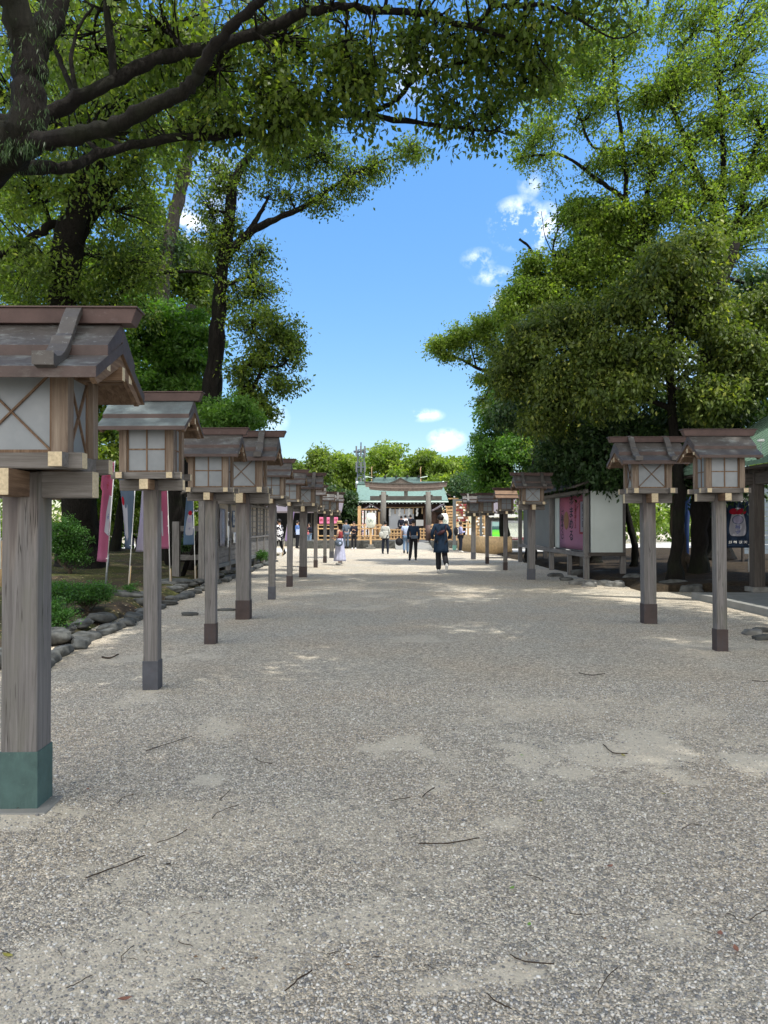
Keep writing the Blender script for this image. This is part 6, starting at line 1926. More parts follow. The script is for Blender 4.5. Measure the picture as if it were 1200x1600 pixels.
# small dark gabled roofs either side of the hall
def sidegable(lb, pa, pb, Y, ytop, yeave):
    xa, xb = X_(pa, Y), X_(pb, Y); cx = (xa + xb) / 2; h_ = (xb - xa) / 2
    t = thing('side_shelter', lb, 'shelter', (cx, Y, TZ), 0, 'small dark gabled shelters beside the hall')
    za, zb2 = zz(ytop, Y), zz(yeave, Y)
    m = MB()
    n = 10
    for s_ in (-1, 1):
        for i in range(n):
            u0, u1 = i / n, (i + 1) / n
            f_ = lambda u: za - (za - zb2) * (u ** .82)
            m.add([(s_ * h_ * u0, -.9, f_(u0)), (s_ * h_ * u1, -.9, f_(u1)), (s_ * h_ * u1, 1.5, f_(u1)), (s_ * h_ * u0, 1.5, f_(u0)), (s_ * h_ * u0, -.9, f_(u0) - .09), (s_ * h_ * u1, -.9, f_(u1) - .09), (s_ * h_ * u1, 1.5, f_(u1) - .09), (s_ * h_ * u0, 1.5, f_(u0) - .09)],
                  [(0, 1, 2, 3), (4, 7, 6, 5), (0, 4, 5, 1), (3, 2, 6, 7)])
    m.build('roof', 'roof_slate_purple', t)
    for s_ in (-1, 1):
        MB().box(s_ * h_ * .72 - .05, s_ * h_ * .72 + .05, -.5, -.4, 0, zb2 + .1).build('post', 'hall_wood', t)
        MB().ell((s_ * .09, -.92, za - .22), (.03, .02, .04), 8, 6).build('ornament', 'gutter_white', t)
    MB().box(-h_ * .7, h_ * .7, .8, .86, 0, zb2).build('back_wall', 'hall_wood', t)
    MB().box(-h_ * .75, h_ * .75, -.5, -.4, zb2 - .12, zb2 + .02).build('beam', 'dark_wood_x', t)
    return t
sidegable('small dark gabled shelter left of the shrine, behind the white lantern', 563, 597, 53.5, 787.5, 797.5)
sidegable('small dark gabled shelter right of the shrine, above the walking person', 674, 708, 53.5, 787.5, 797.5)
# side wing roofs
for lb, pa, pb in (('brown side roof showing left of the shrine', 546, 562), ('brown side roof showing right of the shrine', 697, 716)):
    xa, xb = X_(pa, 60), X_(pb, 60)
    lf_ = pa < 600
    o = thing('side_wing', lb, 'building', ((xa + xb) / 2, 60, TZ))
    h_ = (xb - xa) / 2
    z1_, z0_ = zz(774, 60), zz(781, 60)
    pl = [(-h_, z0_ if lf_ else z1_), (h_, z1_ if lf_ else z0_), (h_, (z1_ if lf_ else z0_) + .12), (-h_, (z0_ if lf_ else z1_) + .12)]
    MB().prism(pl, -1, 3, 'y', 0).build('roof', 'torii_lintel', o)
    MB().box(-h_ * .6, h_ * .6, 0, 2, 0, z0_).build('wall', 'dark_wood_z', o)

# tall paper strips rack
xa, xb = X_(559, 48.9), X_(597, 48.9)
t = thing('fortune_rack', 'tall pale timber rack hung with white and blue paper strips', 'rack', (xa, 48.9, TZ))
MB().box(0, .20, -.08, .08, 0, zz(791, 48.9)).build('post', FF + 'z', t, bevel=.005)
MB().box(1.30, 1.42, -.06, .06, 0, zz(800, 48.9)).build('post', FF + 'z', t, bevel=.005)
MB().box(.2, 1.3, -.05, .05, zz(797, 48.9) - .0, zz(797, 48.9) + .09).build('rail', FF + 'x', t, bevel=.005)
MB().box(.2, 1.3, -.05, .05, .12, .2).build('rail', FF + 'x', t, bevel=.005)
rs = random.Random(9)
for k in range(5):
    x0 = .27 + k * .2
    MB().box(x0, x0 + .11, -.075, -.055, .22, zz(798, 48.9)).build('paper_strip', 'strip_check', t)
for k in range(2):
    MB().box(.80 + k * .28, .98 + k * .28, -.02, .02, .22, 1.0).build('board', FF + 'z', t)

# round white paper lanterns
def chochin(lb, px, Y, py, w_, h_, ybase):
    p = lane(px, Y)
    t = thing('paper_lantern', lb, 'lantern', (p.x, p.y, 0), 0, 'big white paper lanterns on posts before the shrine')
    zc = CAM_H + (819 - py) * Y / F
    z0 = 0
    MB().box(-.28, .28, -.28, .28, z0, .10).build('stone_foot', 'stone_pale', t, bevel=.01)
    MB().box(-.16, .16, -.16, .16, .10, .28).build('stone_foot', 'stone_pale', t, bevel=.01)
    MB().box(-.05, .05, .35, .45, .0, zc + h_ * .75).build('post', 'fresh_wood_z', t, bevel=.004)
    MB().box(-.06, .06, -.06, .06, .28, zc - h_ / 2).build('post', 'fresh_wood_z', t, bevel=.004)
    MB().box(-.04, .04, -.15, .6, zc + h_ * .62, zc + h_ * .68).build('bracket', 'dark_wood_y', t)
    rsn = []
    for i in range(25):
        u = i / 24
        a = (u - .5) * 2
        r = w_ / 2 * (1 - abs(a) ** 3.2 * .45) + (.006 if i % 2 else 0)
        rsn.append((0, 0, zc - h_ / 2 + u * h_, r, r))
    o = MB().rings(rsn, 24).build('shade', 'lantern_paper', t, smooth=True)
    for s_ in (-1, 1):
        MB().rings([(0, 0, zc + s_ * h_ / 2 - .02, w_ * .29, w_ * .29), (0, 0, zc + s_ * h_ / 2 + .03, w_ * .29, w_ * .29)], 20).build('hoop', 'black', t)
    # crest: rising leaf sprays
    m = MB()
    for (u, v, a, l_) in [(-.13, -.02, .5, .16), (-.09, -.10, 1.0, .12), (0, .02, 0, .19), (.09, -.10, -1.0, .12), (.13, -.02, -.5, .16), (-.05, .0, .22, .15), (.05, .0, -.22, .15)]:
        vs = []
        for k in range(10):
            th = 2 * PI * k / 10
            x = math.cos(th) * l_ * .16; z = math.sin(th) * l_ * .5
            xr = x * math.cos(a) - z * math.sin(a) + u; zr_ = x * math.sin(a) + z * math.cos(a) + v
            r = w_ / 2 * 1.005
            vs.append((xr, -math.sqrt(max(r * r - xr * xr, .001)) - .012, zc + zr_ - .02))
        m.add(vs, [tuple(range(10))])
    m.build('crest', 'ink_faded', t)
    return t
chochin('big white paper lantern with grey crest on a post left of the torii', 579.5, 46.3, 813, .60, .92, 858)
chochin('white paper lantern mostly hidden behind the walking person', 694, 47.0, 813, .52, .86, 858)

# pink plaques on the fence left
for k, (px, tx_) in enumerate([(502, '福'), (513, 'み'), (525, '守')]):
    p = lane(px, 47.9)
    o = thing('hanging_sign', ['pink hanging sign leftmost of three above the pale fence', 'pink hanging sign in the middle of three above the pale fence', 'pink hanging sign rightmost of three above the pale fence'][k], 'sign', (p.x, p.y, CAM_H + (819 - 818) * 48 / F), 0)
    MB().box(-.12, .12, -.01, .01, 0, .40).build('board', 'cloth_pink_flat', o)
    text_obj(tx_, .2, 'ink_red', o, (0, -.014, .2), (R(90), 0, 0), vertical=False)
# low dark building on the far left with a noren curtain
p0 = lane(444, 52)
t = thing('office_building', 'low dark building with shadowed open front at the far left', 'building', (p0.x, 52, 0))
bwid = X_(530, 52) - p0.x
MB().box(-6, bwid, 2.5, 2.6, 0, 2.4).build('back_wall', 'black', t)
MB().box(-6, bwid * .5, .0, .08, 0, .55).build('low_wall', 'concrete', t)
for k in range(4):
    MB().box(-3.0 + k * 1.6, -2.9 + k * 1.6, -.05, .05, 0, 2.3).build('post', 'dark_wood_z', t)
MB().prism([(-.8, 2.25), (3.5, 3.3), (3.5, 3.4), (-.8, 2.36)], -6.2, bwid + .2, 'x', 0).build('roof', 'roof_slate_purple', t)
MB().box(-6, bwid, 2.55, 2.6, 2.4, 3.0).build('upper_wall', 'dark_wood_x', t)

# metal gate frame right, with white finial
p = lane(710, 44.5)
t = thing('gate_frame', 'grey metal gate frame with pale finial and green foot beside the backpack man', 'gate', (p.x, p.y, 0))
zt = CAM_H + (819 - 780) * 44.5 / F
MB().box(-.085, .085, -.085, .085, .28, zt).build('post', 'steel', t, bevel=.006)
MB().box(-.10, .10, -.10, .10, 0, .28).build('foot', 'verdigris_metal', t, bevel=.006)
MB().ell((0, 0, zt + .13), (.06, .06, .06), 10, 6).build('finial', 'white_paint', t, smooth=True)
MB().box(-.35, .25, -.05, .05, zt, zt + .07).build('cap', 'fresh_wood_x', t)
MB().beam((.085, 0, zt - .06), (1.55, 0, zt - .06), .10, .13).build('beam', 'steel', t)
MB().box(1.47, 1.60, -.07, .07, 0, zt - .13).build('post', 'steel', t, bevel=.006)

# racks of wooden wish plaques
def emarack(lb, pa, pb, Y, ya, yb, cols, rows, mats, seed):
    xa, xb = X_(pa, Y), X_(pb, Y); w_ = xb - xa
    za = CAM_H + (819 - ya) * Y / F; zb2 = CAM_H + (819 - yb) * Y / F
    t = thing('plaque_rack', lb, 'rack', (xa, Y, 0), 0, 'racks hung with wooden wish plaques')
    for xx in (0, w_):
        MB().box(xx - .04, xx + .04, -.04, .04, 0, za + .1).build('post', FF + 'z', t)
    MB().box(-.1, w_ + .1, -.05, .05, za + .1, za + .17).build('rail', FF + 'x', t)
    MB().box(0, w_, .03, .05, zb2 - .05, za + .09).build('back_board', 'bamboo', t)
    rn = random.Random(seed)
    for i in range(cols):
        for j in range(rows):
            x = w_ * (i + .5) / cols + rn.uniform(-.02, .02); z = zb2 + (za - zb2) * (j + .5) / rows
            m = MB(); s_ = .075
            a = rn.uniform(-.2, .2)
            pp = [(-s_, -s_ * .7), (s_, -s_ * .7), (s_, s_ * .4), (0, s_ * .9), (-s_, s_ * .4)]
            pp = [(u * math.cos(a) - v * math.sin(a), u * math.sin(a) + v * math.cos(a)) for u, v in pp]
            yo = rn.uniform(-.08, -.03)
            m.prism([(x + u, z + v) for u, v in pp], yo, yo - .008, 'y', 0)
            m.build('plaque', rn.choice(mats), t)
    return t
emarack('rack of orange wish plaques right of the shrine beside the paper lantern', 698, 708, 49.0, 795, 822, 4, 6, ['fresh_wood_x', 'bamboo_pale', 'fresh_wood_x'], 1)
emarack('rack crowded with red and white wish plaques behind the gate frame', 713, 731, 49.0, 787, 815, 7, 7, ['ink_red', 'paper', 'bamboo_pale', 'dead_leaf'], 2)
emarack('rack of white and wooden plaques beside the green screen', 744, 757, 47.5, 803, 840, 5, 8, ['paper', 'fresh_wood_x', 'bamboo_pale', 'bamboo'], 3)

# bamboo screen counter, folded in three
A = G(723, 861); B = G(759, 865); C_ = G(799, 867)
t = thing('bamboo_screen', 'waist-high folding screen of split bamboo before the map board', 'screen', (A.x, A.y, 0))
segs = [(A, B), (B, C_), (C_, Vector((C_.x + .3, C_.y + 2.2, 0))), (A, Vector((A.x - .1, A.y + 1.5, 0)))]
for a, c in segs:
    m = MB(); n = max(3, int((c - a).length / .07))
    for i in range(n):
        p = a.lerp(c, (i + .5) / n) - A
        m.tube([(p.x, p.y, 0), (p.x, p.y, .88)], (c - a).length / n * .52, 6)
    m.build('panel', 'bamboo_pale', t, smooth=True)
    MB().beam((a - A) + Vector((0, -.03, .84)), (c - A) + Vector((0, -.03, .84)), .03, .04).build('top_rail', 'bamboo', t)
for px, Y, tx_ in ((765, 39.4, '案内'), (796, 38.0, '御守')):
    p = lane(px, Y)
    o = thing('paper_sign', 'small white paper sign in the middle of the bamboo screen' if px < 780 else 'small white paper sign near the right corner of the bamboo screen', 'sign', (p.x, p.y - .1, .35))
    MB().box(-.08, .08, -.004, .004, 0, .38).build('paper_sheet', 'paper', o)
    text_obj(tx_, .11, 'ink_blue', o, (0, -.01, .36), (R(90), 0, 0))
# grey walled building with lit green screen and map
p = lane(764, 49.0)
t = thing('office_wall', 'long grey walled building with pale eave behind the bamboo screen', 'building', (p.x, 49.0, 0))
wl = X_(880, 49) - p.x
MB().box(0, wl, 0, .12, 0, CAM_H + (819 - 809) * 49 / F).build('wall', 'wall_grey', t)
MB().box(-.3, wl, -.5, .5, CAM_H + (819 - 808) * 49 / F, CAM_H + (819 - 803) * 49 / F).build('eave', 'white_paint', t)
MB().prism([(-.5, 2.16), (3, 3.2), (3, 3.3), (-.5, 2.24)], -.3, wl, 'x', 0).build('roof', 'roof_slate_purple', t)
xs0, xs1 = X_(769, 48.6), X_(784.5, 48.6)
o = thing('display_screen', 'tall lit screen glowing bright green behind the right lanterns', 'screen', (xs0, 48.6, 0))
za, zb2 = CAM_H + (819 - 841.5) * 48.6 / F, CAM_H + (819 - 815.5) * 48.6 / F
MB().box(-.06, xs1 - xs0 + .06, 0, .2, .05, zb2 + .06).build('cabinet', 'steel', o, bevel=.01)
MB().box(0, xs1 - xs0, -.012, -.002, za, zb2).build('screen', 'screen_green', o)
xs0, xs1 = X_(793.5, 48.7), X_(818.5, 48.7)
o = thing('map_board', 'pale area map board with red title strip on the grey wall', 'sign', (xs0, 48.7, 0))
za, zb2 = CAM_H + (819 - 839.5) * 48.7 / F, CAM_H + (819 - 817) * 48.7 / F
MB().box(0, xs1 - xs0, 0, .05, za, zb2).build('map_face', 'map_paper', o)
MB().box(-.02, xs1 - xs0, -.01, .05, za - .14, za - .005).build('title_strip', 'ink_red', o)
MB().box(-.02, xs1 - xs0, -.01, .05, zb2 + .005, zb2 + .14).build('top_strip', 'cloth_pale_flat', o)
text_obj('境内案内図', .11, 'paper', o, ((xs1 - xs0) / 2, -.013, za - .07), (R(90), 0, 0), vertical=False)
# steel mat in front of the screen
c = G(778, 872)
o = MB().box(-.5, .5, -.35, .35, .0, .03).build('drain_cover', 'black'); o.location = c
tag(o, 'dark drain cover in the gravel between the far right lanterns', 'drain cover')

# radio mast behind the trees
t = thing('radio_mast', 'tall lattice radio mast rising behind the left end of the shrine roof', 'mast', (X_(564, 68), 68, 0))
hT = CAM_H + (819 - 691) * 68 / F
m = MB()
hB = CAM_H + (819 - 703) * 68 / F
rr0 = .42
for a in range(4):
    s1, s2 = [(-1, -1), (1, -1), (1, 1), (-1, 1)][a]
    m.beam((s1 * rr0, s2 * rr0, 0), (s1 * .26, s2 * .26, hB), .09, .09)
for k in range(14):
    z0 = k * hB / 14; z1 = (k + 1) * hB / 14; w0 = rr0 - .16 * k / 14
    m.beam((-w0, -w0, z0), (w0, -w0, z1), .05, .05); m.beam((w0, -w0, z0), (-w0, -w0, z1), .05, .05); m.beam((-w0, -w0, z1), (w0, -w0, z1), .06, .06)
m.build('lattice', 'mast', t)
MB().tube([(0, 0, hB), (0, 0, hT)], .06, 6).build('spire', 'mast', t)
for k, z_ in enumerate((hB - .2, hB - 1.6, hB - 3.0)):
    MB().box(-.5 - .15 * (k == 0), .45, -.5, .5, z_, z_ + .10).build('platform', 'mast', t)
    for xx in (-.4, 0, .35):
        MB().tube([(xx, -.5, z_ - .4), (xx, -.5, z_ + .5)], .075, 6).build('antenna', 'panel_grey', t)
# ------------------------------------------------------------------ people
def skin_mesh(verts, edges, radii, name, mat, parent, root=0, sub=1):
    me = bpy.data.meshes.new(name)
    me.from_pydata([tuple(v) for v in verts], edges, [])
    o = bpy.data.objects.new('tmp', me); COL.objects.link(o)
    mo = o.modifiers.new('skin', 'SKIN')
    for i, d in enumerate(me.skin_vertices[0].data):
        r = radii[i]
        d.radius = r if isinstance(r, tuple) else (r, r)
        d.use_root = (i == root)
    sb = o.modifiers.new('sub', 'SUBSURF'); sb.levels = sub; sb.render_levels = sub
    dg = bpy.context.evaluated_depsgraph_get(); dg.update()
    m2 = bpy.data.meshes.new_from_object(o.evaluated_get(dg))
    bpy.data.objects.remove(o)
    return m2

def mesh_obj(me, name, mat, parent):
    me.materials.clear(); me.materials.append(MATS[mat])
    me.polygons.foreach_set('use_smooth', [True] * len(me.polygons)); me.update()
    o = bpy.data.objects.new(name, me); COL.objects.link(o); o.parent = parent
    return o

def person(lb, px, Y, h, face=0.0, pose=None, top='cl_white', legs='cl_black', shoes='cl_black', hair='hair', sleeve='long', skirt=None, coat=None, hat=None, z=0.0, hair_len=0.0, grp='visitors on the gravel and at the shrine'):
    """face: heading; 0 looks away from the camera (+Y). pose overrides joints of a 1.75 m figure."""
    p = lane(px, Y)
    t = thing('person', lb, 'person', (p.x, p.y, z), face, grp)
    s = h / 1.75
    t.scale = (s, s, s)
    J = dict(pel=(0, 0, .96), wst=(0, 0, 1.10), chs=(0, .0, 1.30), nck=(0, 0, 1.46), hd0=(0, .01, 1.55), hd1=(0, .02, 1.63), hd2=(0, .015, 1.70),
             shl=(-.17, 0, 1.41), shr=(.17, 0, 1.41), ell=(-.23, -.02, 1.14), elr=(.23, -.02, 1.14), wrl=(-.22, .06, .90), wrr=(.22, .06, .90), hal=(-.21, .08, .83), har=(.21, .08, .83),
             hpl=(-.09, 0, .92), hpr=(.09, 0, .92), knl=(-.10, .02, .50), knr=(.10, .02, .50), anl=(-.10, -.02, .09), anr=(.10, -.02, .09), tol=(-.11, .13, .03), tor=(.11, .13, .03))
    if pose: J.update(pose)
    J = {k: Vector(v) for k, v in J.items()}
    def chain(keys, rad, nm, mat, edges, root=0, sub=1):
        me = skin_mesh([J[k] for k in keys], [(keys.index(a), keys.index(b)) for a, b in edges], rad, nm, mat, t, root, sub)
        return me
    # body: one continuous surface, fingers joined to the palms
    keys = ['pel', 'wst', 'chs', 'nck', 'hd0', 'hd1', 'hd2', 'shl', 'ell', 'wrl', 'hal', 'shr', 'elr', 'wrr', 'har', 'hpl', 'knl', 'anl', 'hpr', 'knr', 'anr']
    rad = [(.13, .10), (.115, .09), (.13, .10), .052, (.062, .07), (.075, .09), (.06, .075), .055, .040, .027, (.034, .02), .055, .040, .027, (.034, .02), .085, .055, .037, .085, .055, .037]
    ed = [('pel', 'wst'), ('wst', 'chs'), ('chs', 'nck'), ('nck', 'hd0'), ('hd0', 'hd1'), ('hd1', 'hd2'), ('chs', 'shl'), ('shl', 'ell'), ('ell', 'wrl'), ('wrl', 'hal'), ('chs', 'shr'), ('shr', 'elr'), ('elr', 'wrr'), ('wrr', 'har'),
          ('pel', 'hpl'), ('hpl', 'knl'), ('knl', 'anl'), ('pel', 'hpr'), ('hpr', 'knr'), ('knr', 'anr')]
    me = chain(keys, rad, 'body', 'skin', ed)
    vs = [tuple(v.co) for v in me.vertices]; fs = [tuple(q.vertices) for q in me.polygons]
    mb = MB(); mb.add(vs, fs)
    for sgn, wr, ha in ((-1, 'wrl', 'hal'), (1, 'wrr', 'har')):
        d = (J[ha] - J[wr]).normalized()
        sd = d.cross(Vector((0, 1, 0)) if abs(d.y) < .8 else Vector((0, 0, 1))).normalized()
        nrm = sd.cross(d)
        for k in range(4):
            o_ = sd * (-.024 + .016 * k); ln = (.055, .066, .062, .050)[k]
            b0 = J[ha] + o_ + d * .01
            mb.tube([b0, b0 + d * ln * .5 + nrm * .006, b0 + d * ln + nrm * .022], [.0085, .008, .006], 6)
        th = J[wr].lerp(J[ha], .55)
        mb.tube([th - sd * sgn * .02, th - sd * sgn * .045 + d * .03, th - sd * sgn * .045 + d * .055 + nrm * .01], [.011, .010, .007], 6)
    hd = J['hd1']
    mb.ell(hd + Vector((0, .098, -.015)), (.013, .018, .022), 8, 6)
    for sg in (-1, 1):
        mb.ell(hd + Vector((sg * .078, .0, -.01)), (.012, .018, .030), 8, 6)
    o = mb.build('body', 'skin', t, smooth=True)
    fc = MB()
    for sg in (-1, 1):
        fc.ell(hd + Vector((sg * .030, .088, .012)), (.012, .006, .006), 8, 5)
        fc.ell(hd + Vector((sg * .030, .088, .032)), (.018, .005, .003), 8, 5)
    fc.ell(hd + Vector((0, .088, -.052)), (.022, .006, .005), 8, 5)
    fc.build('facial_features', 'hair', t, smooth=True)
    # hair
    m = MB()
    rn = random.Random(hash(lb) & 0xffff)
    hc = J['hd1'].lerp(J['hd2'], .45)
    hm = MB()
    seg, rg = 20, 12
    vs = []; fs = []
    for i in range(rg + 1):
        tt = PI * .74 * i / rg
        for k in range(seg):
            a = 2 * PI * k / seg
            front = max(0, math.sin(a))
            ttt = tt * (1 - .50 * front)
            x = math.sin(ttt) * math.cos(a) * .092; y = math.sin(ttt) * math.sin(a) * .108; z_ = math.cos(ttt) * .104
            j = 1 + .05 * math.sin(a * 5 + i) + .04 * math.sin(a * 9 + i * 2)
            vs.append((hc.x + x * j, hc.y - .008 + y * j, hc.z + z_ * j - .004))
    for i in range(rg):
        for k in range(seg):
            k2 = (k + 1) % seg
            fs.append((i * seg + k, (i + 1) * seg + k, (i + 1) * seg + k2, i * seg + k2))
    hm.add(vs, fs)
    if hair_len:
        hm.rings([(hc.x, hc.y - .035, hc.z - .01, .095, .085), (hc.x, hc.y - .045, hc.z - .10, .10, .075), (hc.x, hc.y - .06, hc.z - hair_len, .09, .05)], 14)
    ho = hm.build('hair', hair, t, smooth=True)
    s3 = ho.modifiers.new('thickness', 'SOLIDIFY'); s3.thickness = .012
    # trousers
    if legs:
        kk = ['pel', 'hpl', 'knl', 'anl', 'hpr', 'knr', 'anr']
        me = chain(kk, [(.15, .115), .115, .090, .082, .115, .090, .082] if coat and coat[0] < .7 else [(.15, .115), .105, .075, .066, .105, .075, .066], 'trousers', legs, [('pel', 'hpl'), ('hpl', 'knl'), ('knl', 'anl'), ('pel', 'hpr'), ('hpr', 'knr'), ('knr', 'anr')])
        mesh_obj(me, 'trousers', legs, t)
    # top with sleeves
    kk = ['pel', 'wst', 'chs', 'nck', 'shl', 'ell', 'shr', 'elr']
    rr_ = [(.145, .11), (.14, .11), (.155, .12), .062, .078, .062, .078, .062]
    ee = [('pel', 'wst'), ('wst', 'chs'), ('chs', 'nck'), ('chs', 'shl'), ('shl', 'ell'), ('chs', 'shr'), ('shr', 'elr')]
    J['nck'] = J['nck'] + Vector((0, 0, .01))
    if sleeve == 'long':
        kk += ['wrl', 'wrr']; rr_ += [.046, .046]; ee += [('ell', 'wrl'), ('elr', 'wrr')]
    elif sleeve == 'short':
        J['ell2'] = J['shl'].lerp(J['ell'], .75); J['elr2'] = J['shr'].lerp(J['elr'], .75)
        kk[5] = 'ell2'; kk[7] = 'elr2'; ee[4] = ('shl', 'ell2'); ee[6] = ('shr', 'elr2')
        rr_[5] = rr_[7] = .07
    elif sleeve == 'none':
        kk = kk[:4] + ['shl', 'shr']; rr_ = rr_[:4] + [.066, .066]; ee = ee[:3] + [('chs', 'shl'), ('chs', 'shr')]
    me = chain(kk, rr_, 'top', top, ee)
    mesh_obj(me, 'shirt' if not coat else 'coat_top', top, t)
    if coat:
        zb0, fl = coat
        lean_ = (J['chs'] - J['pel'])
        m = MB()
        rs_ = []
        for k in range(9):
            u = k / 8
            z_ = 1.22 + (zb0 - 1.22) * u
            rs_.append((J['pel'].x, J['pel'].y - .0, z_, .165 + fl * u, .13 + fl * .8 * u))
        m.rings(rs_, 22, cap=False)
        ob = m.build('coat_skirt', top, t, smooth=True)
        for i, v in enumerate(ob.data.vertices):
            a = (i % 22) * 2 * PI / 22; u = (i // 22) / 8
            v.co.x += math.cos(a) * .012 * math.sin(a * 6) * u; v.co.y += math.sin(a) * .012 * math.sin(a * 6) * u
        s3 = ob.modifiers.new('thickness', 'SOLIDIFY'); s3.thickness = .012
    if skirt:
        mt, zb0, fl = skirt
        m = MB(); rs_ = []
        for k in range(12):
            u = k / 11
            rs_.append((J['pel'].x, J['pel'].y, 1.08 + (zb0 - 1.08) * u, .135 + fl * u ** .8, .11 + fl * .9 * u ** .8))
        m.rings(rs_, 30, cap=False)
        ob = m.build('skirt', mt, t, smooth=True)
        for i, v in enumerate(ob.data.vertices):
            a = (i % 30) * 2 * PI / 30; u = (i // 30) / 11
            f_ = .022 * math.sin(a * 9) * u
            v.co.x += math.cos(a) * f_; v.co.y += math.sin(a) * f_
        s3 = ob.modifiers.new('thickness', 'SOLIDIFY'); s3.thickness = .01
    for an, to in (('anl', 'tol'), ('anr', 'tor')):
        m = MB()
        a = J[an]; c = J[to]; d = (c - a)
        hl = a - d * .35 + Vector((0, 0, -.03))
        ang = math.atan2(c.z - hl.z, math.hypot(c.x - hl.x, c.y - hl.y))
        yaw_ = math.atan2(c.y - hl.y, c.x - hl.x)
        mid = hl.lerp(c, .5)
        rot = Matrix.Rotation(yaw_, 3, 'Z') @ Matrix.Rotation(-ang, 3, 'Y')
        m.ell(mid + Vector((0, 0, .012)), ((c - hl).length * .62, .046, .042), 12, 8, rot=rot)
        m.tube([a + Vector((0, 0, -.04)), a + Vector((0, 0, .02))], [.045, .045], 10)
        m.build('shoe', shoes, t, smooth=True)
    if hat:
        m = MB()
        m.rings([(hc.x, hc.y, hc.z + .02, .19, .20), (hc.x, hc.y, hc.z + .035, .19, .20), (hc.x, hc.y, hc.z + .04, .105, .115), (hc.x, hc.y, hc.z + .12, .095, .105), (hc.x, hc.y, hc.z + .14, .07, .08)], 24)
        ho = m.build('hat', hat, t, smooth=True)
        MB().rings([(hc.x, hc.y, hc.z + .042, .108, .118), (hc.x, hc.y, hc.z + .072, .106, .116)], 24, cap=False).build('hat_band', 'cl_black', ho, smooth=True)
    return t, J, s

for k, c in dict(cl_white=(.62, .63, .66), cl_black=(.012, .013, .018), cl_navy=(.006, .020, .045), cl_darknavy=(.012, .018, .035), cl_red=(.28, .04, .045), cl_lavender=(.42, .44, .60), cl_grey=(.42, .43, .41), cl_bluewhite=(.40, .48, .68),
                 cl_jacket=(.008, .022, .05), cl_jeans=(.10, .16, .26), cl_denim=(.22, .32, .45), cl_blue=(.08, .16, .38), cl_greyblue=(.10, .13, .18), cl_straw=(.42, .32, .14), cl_shoewhite=(.70, .70, .70), cl_maroon=(.05, .02, .025),
                 cl_palepurple=(.35, .38, .66), cl_pink=(.5, .15, .17), cl_suit=(.010, .012, .025)).items():
    plain(k, c, .85, .15, 9, bump=.1)
b = NB('patterned cloth', .85, 0, .1)
v = b.n('ShaderNodeTexVoronoi'); v.inputs['Scale'].default_value = 14; b.l(b.coord(), v.inputs['Vector'])
sc_ = b.n('ShaderNodeSeparateColor'); b.l(v.outputs['Color'], sc_.inputs[0])
b.color(b.ramp(sc_.outputs[0], [(0, (.02, .02, .03)), (.5, (.7, .7, .72))], 'CONSTANT')); b.done('cl_pattern')

D_ = lambda py: CAM_H * F / (py - 819)
# the walker in the long dark blue coat, seen from behind, right heel lifted
wp = dict(pel=(0, 0, .95), wst=(.0, .0, 1.10), chs=(0, .03, 1.30), nck=(0, .05, 1.46), hd0=(0, .07, 1.55), hd1=(0, .09, 1.62), hd2=(0, .085, 1.69),
          shl=(-.19, .02, 1.40), shr=(.19, .02, 1.40), ell=(-.27, -.04, 1.16), elr=(.29, -.02, 1.17), wrl=(-.24, .14, 1.02), wrr=(.24, .16, 1.03), hal=(-.21, .21, 1.02), har=(.21, .23, 1.03),
          hpl=(-.08, 0, .91), hpr=(.09, 0, .91), knl=(-.07, .10, .50), anl=(-.07, .02, .09), tol=(-.08, .17, .03), knr=(.11, -.02, .50), anr=(.13, -.38, .26), tor=(.13, -.30, .09))
pt_, J, s = person('walking person in a long dark blue coat with a maroon bag, seen from behind', 689, D_(896), 1.80, 0.0, wp, top='cl_navy', legs='cl_black', shoes='cl_shoewhite', coat=(.62, .055))
m = MB(); m.ell((0, 0, 0), (.135, .05, .055), 14, 8, rot=Matrix.Rotation(-.5, 3, 'Y'))
o = m.build('sling_bag', 'cl_maroon', None, smooth=True)
tag(o, 'small maroon sling bag across the back of the walking person', 'bag')
o.location = pt_.location + Vector((-.0, -.165, 1.21 * s)); o.scale = (s, s, s)
st = MB().tube([(-.12, -.02, -.06), (-.16, .10, .06), (0, .20, .18), (.15, .10, .22), (.12, -.02, .08)], .012, 6).build('strap', 'cl_maroon', o, smooth=True)

# woman with straw hat, looking down at her hands, facing left
tp = dict(wrl=(-.10, .24, 1.06), wrr=(.08, .26, 1.08), hal=(-.06, .29, 1.09), har=(.04, .31, 1.11), ell=(-.21, .03, 1.13), elr=(.21, .03, 1.13))
pw, J, s = person('woman in straw hat, red sleeveless top and pale lavender long skirt, looking down, facing left', 531, D_(883), 1.58, R(70), tp, top='cl_red', legs=None, shoes='cl_shoewhite', sleeve='none', skirt=('cl_lavender', .17, .13), hat='cl_straw', hair_len=.20)
m = MB(); m.ell((0, 0, 0), (.15, .07, .13), 14, 8)
o = m.build('handbag', 'bag_pattern' if 'bag_pattern' in MATS else 'cl_greyblue', smooth=True); o.location = pw.location + Vector((-.02, -.25, .82))
tag(o, 'blue and white handbag hanging at the side of the woman in the hat', 'bag')
MB().tube([(-.10, 0, .10), (-.06, 0, .30), (.06, 0, .30), (.10, 0, .10)], .010, 6).build('handle', 'cl_darknavy', o, smooth=True)
MB().ell((.04, -.055, -.02), (.05, .03, .05), 10, 6).build('patch', 'cl_bluewhite', o, smooth=True)

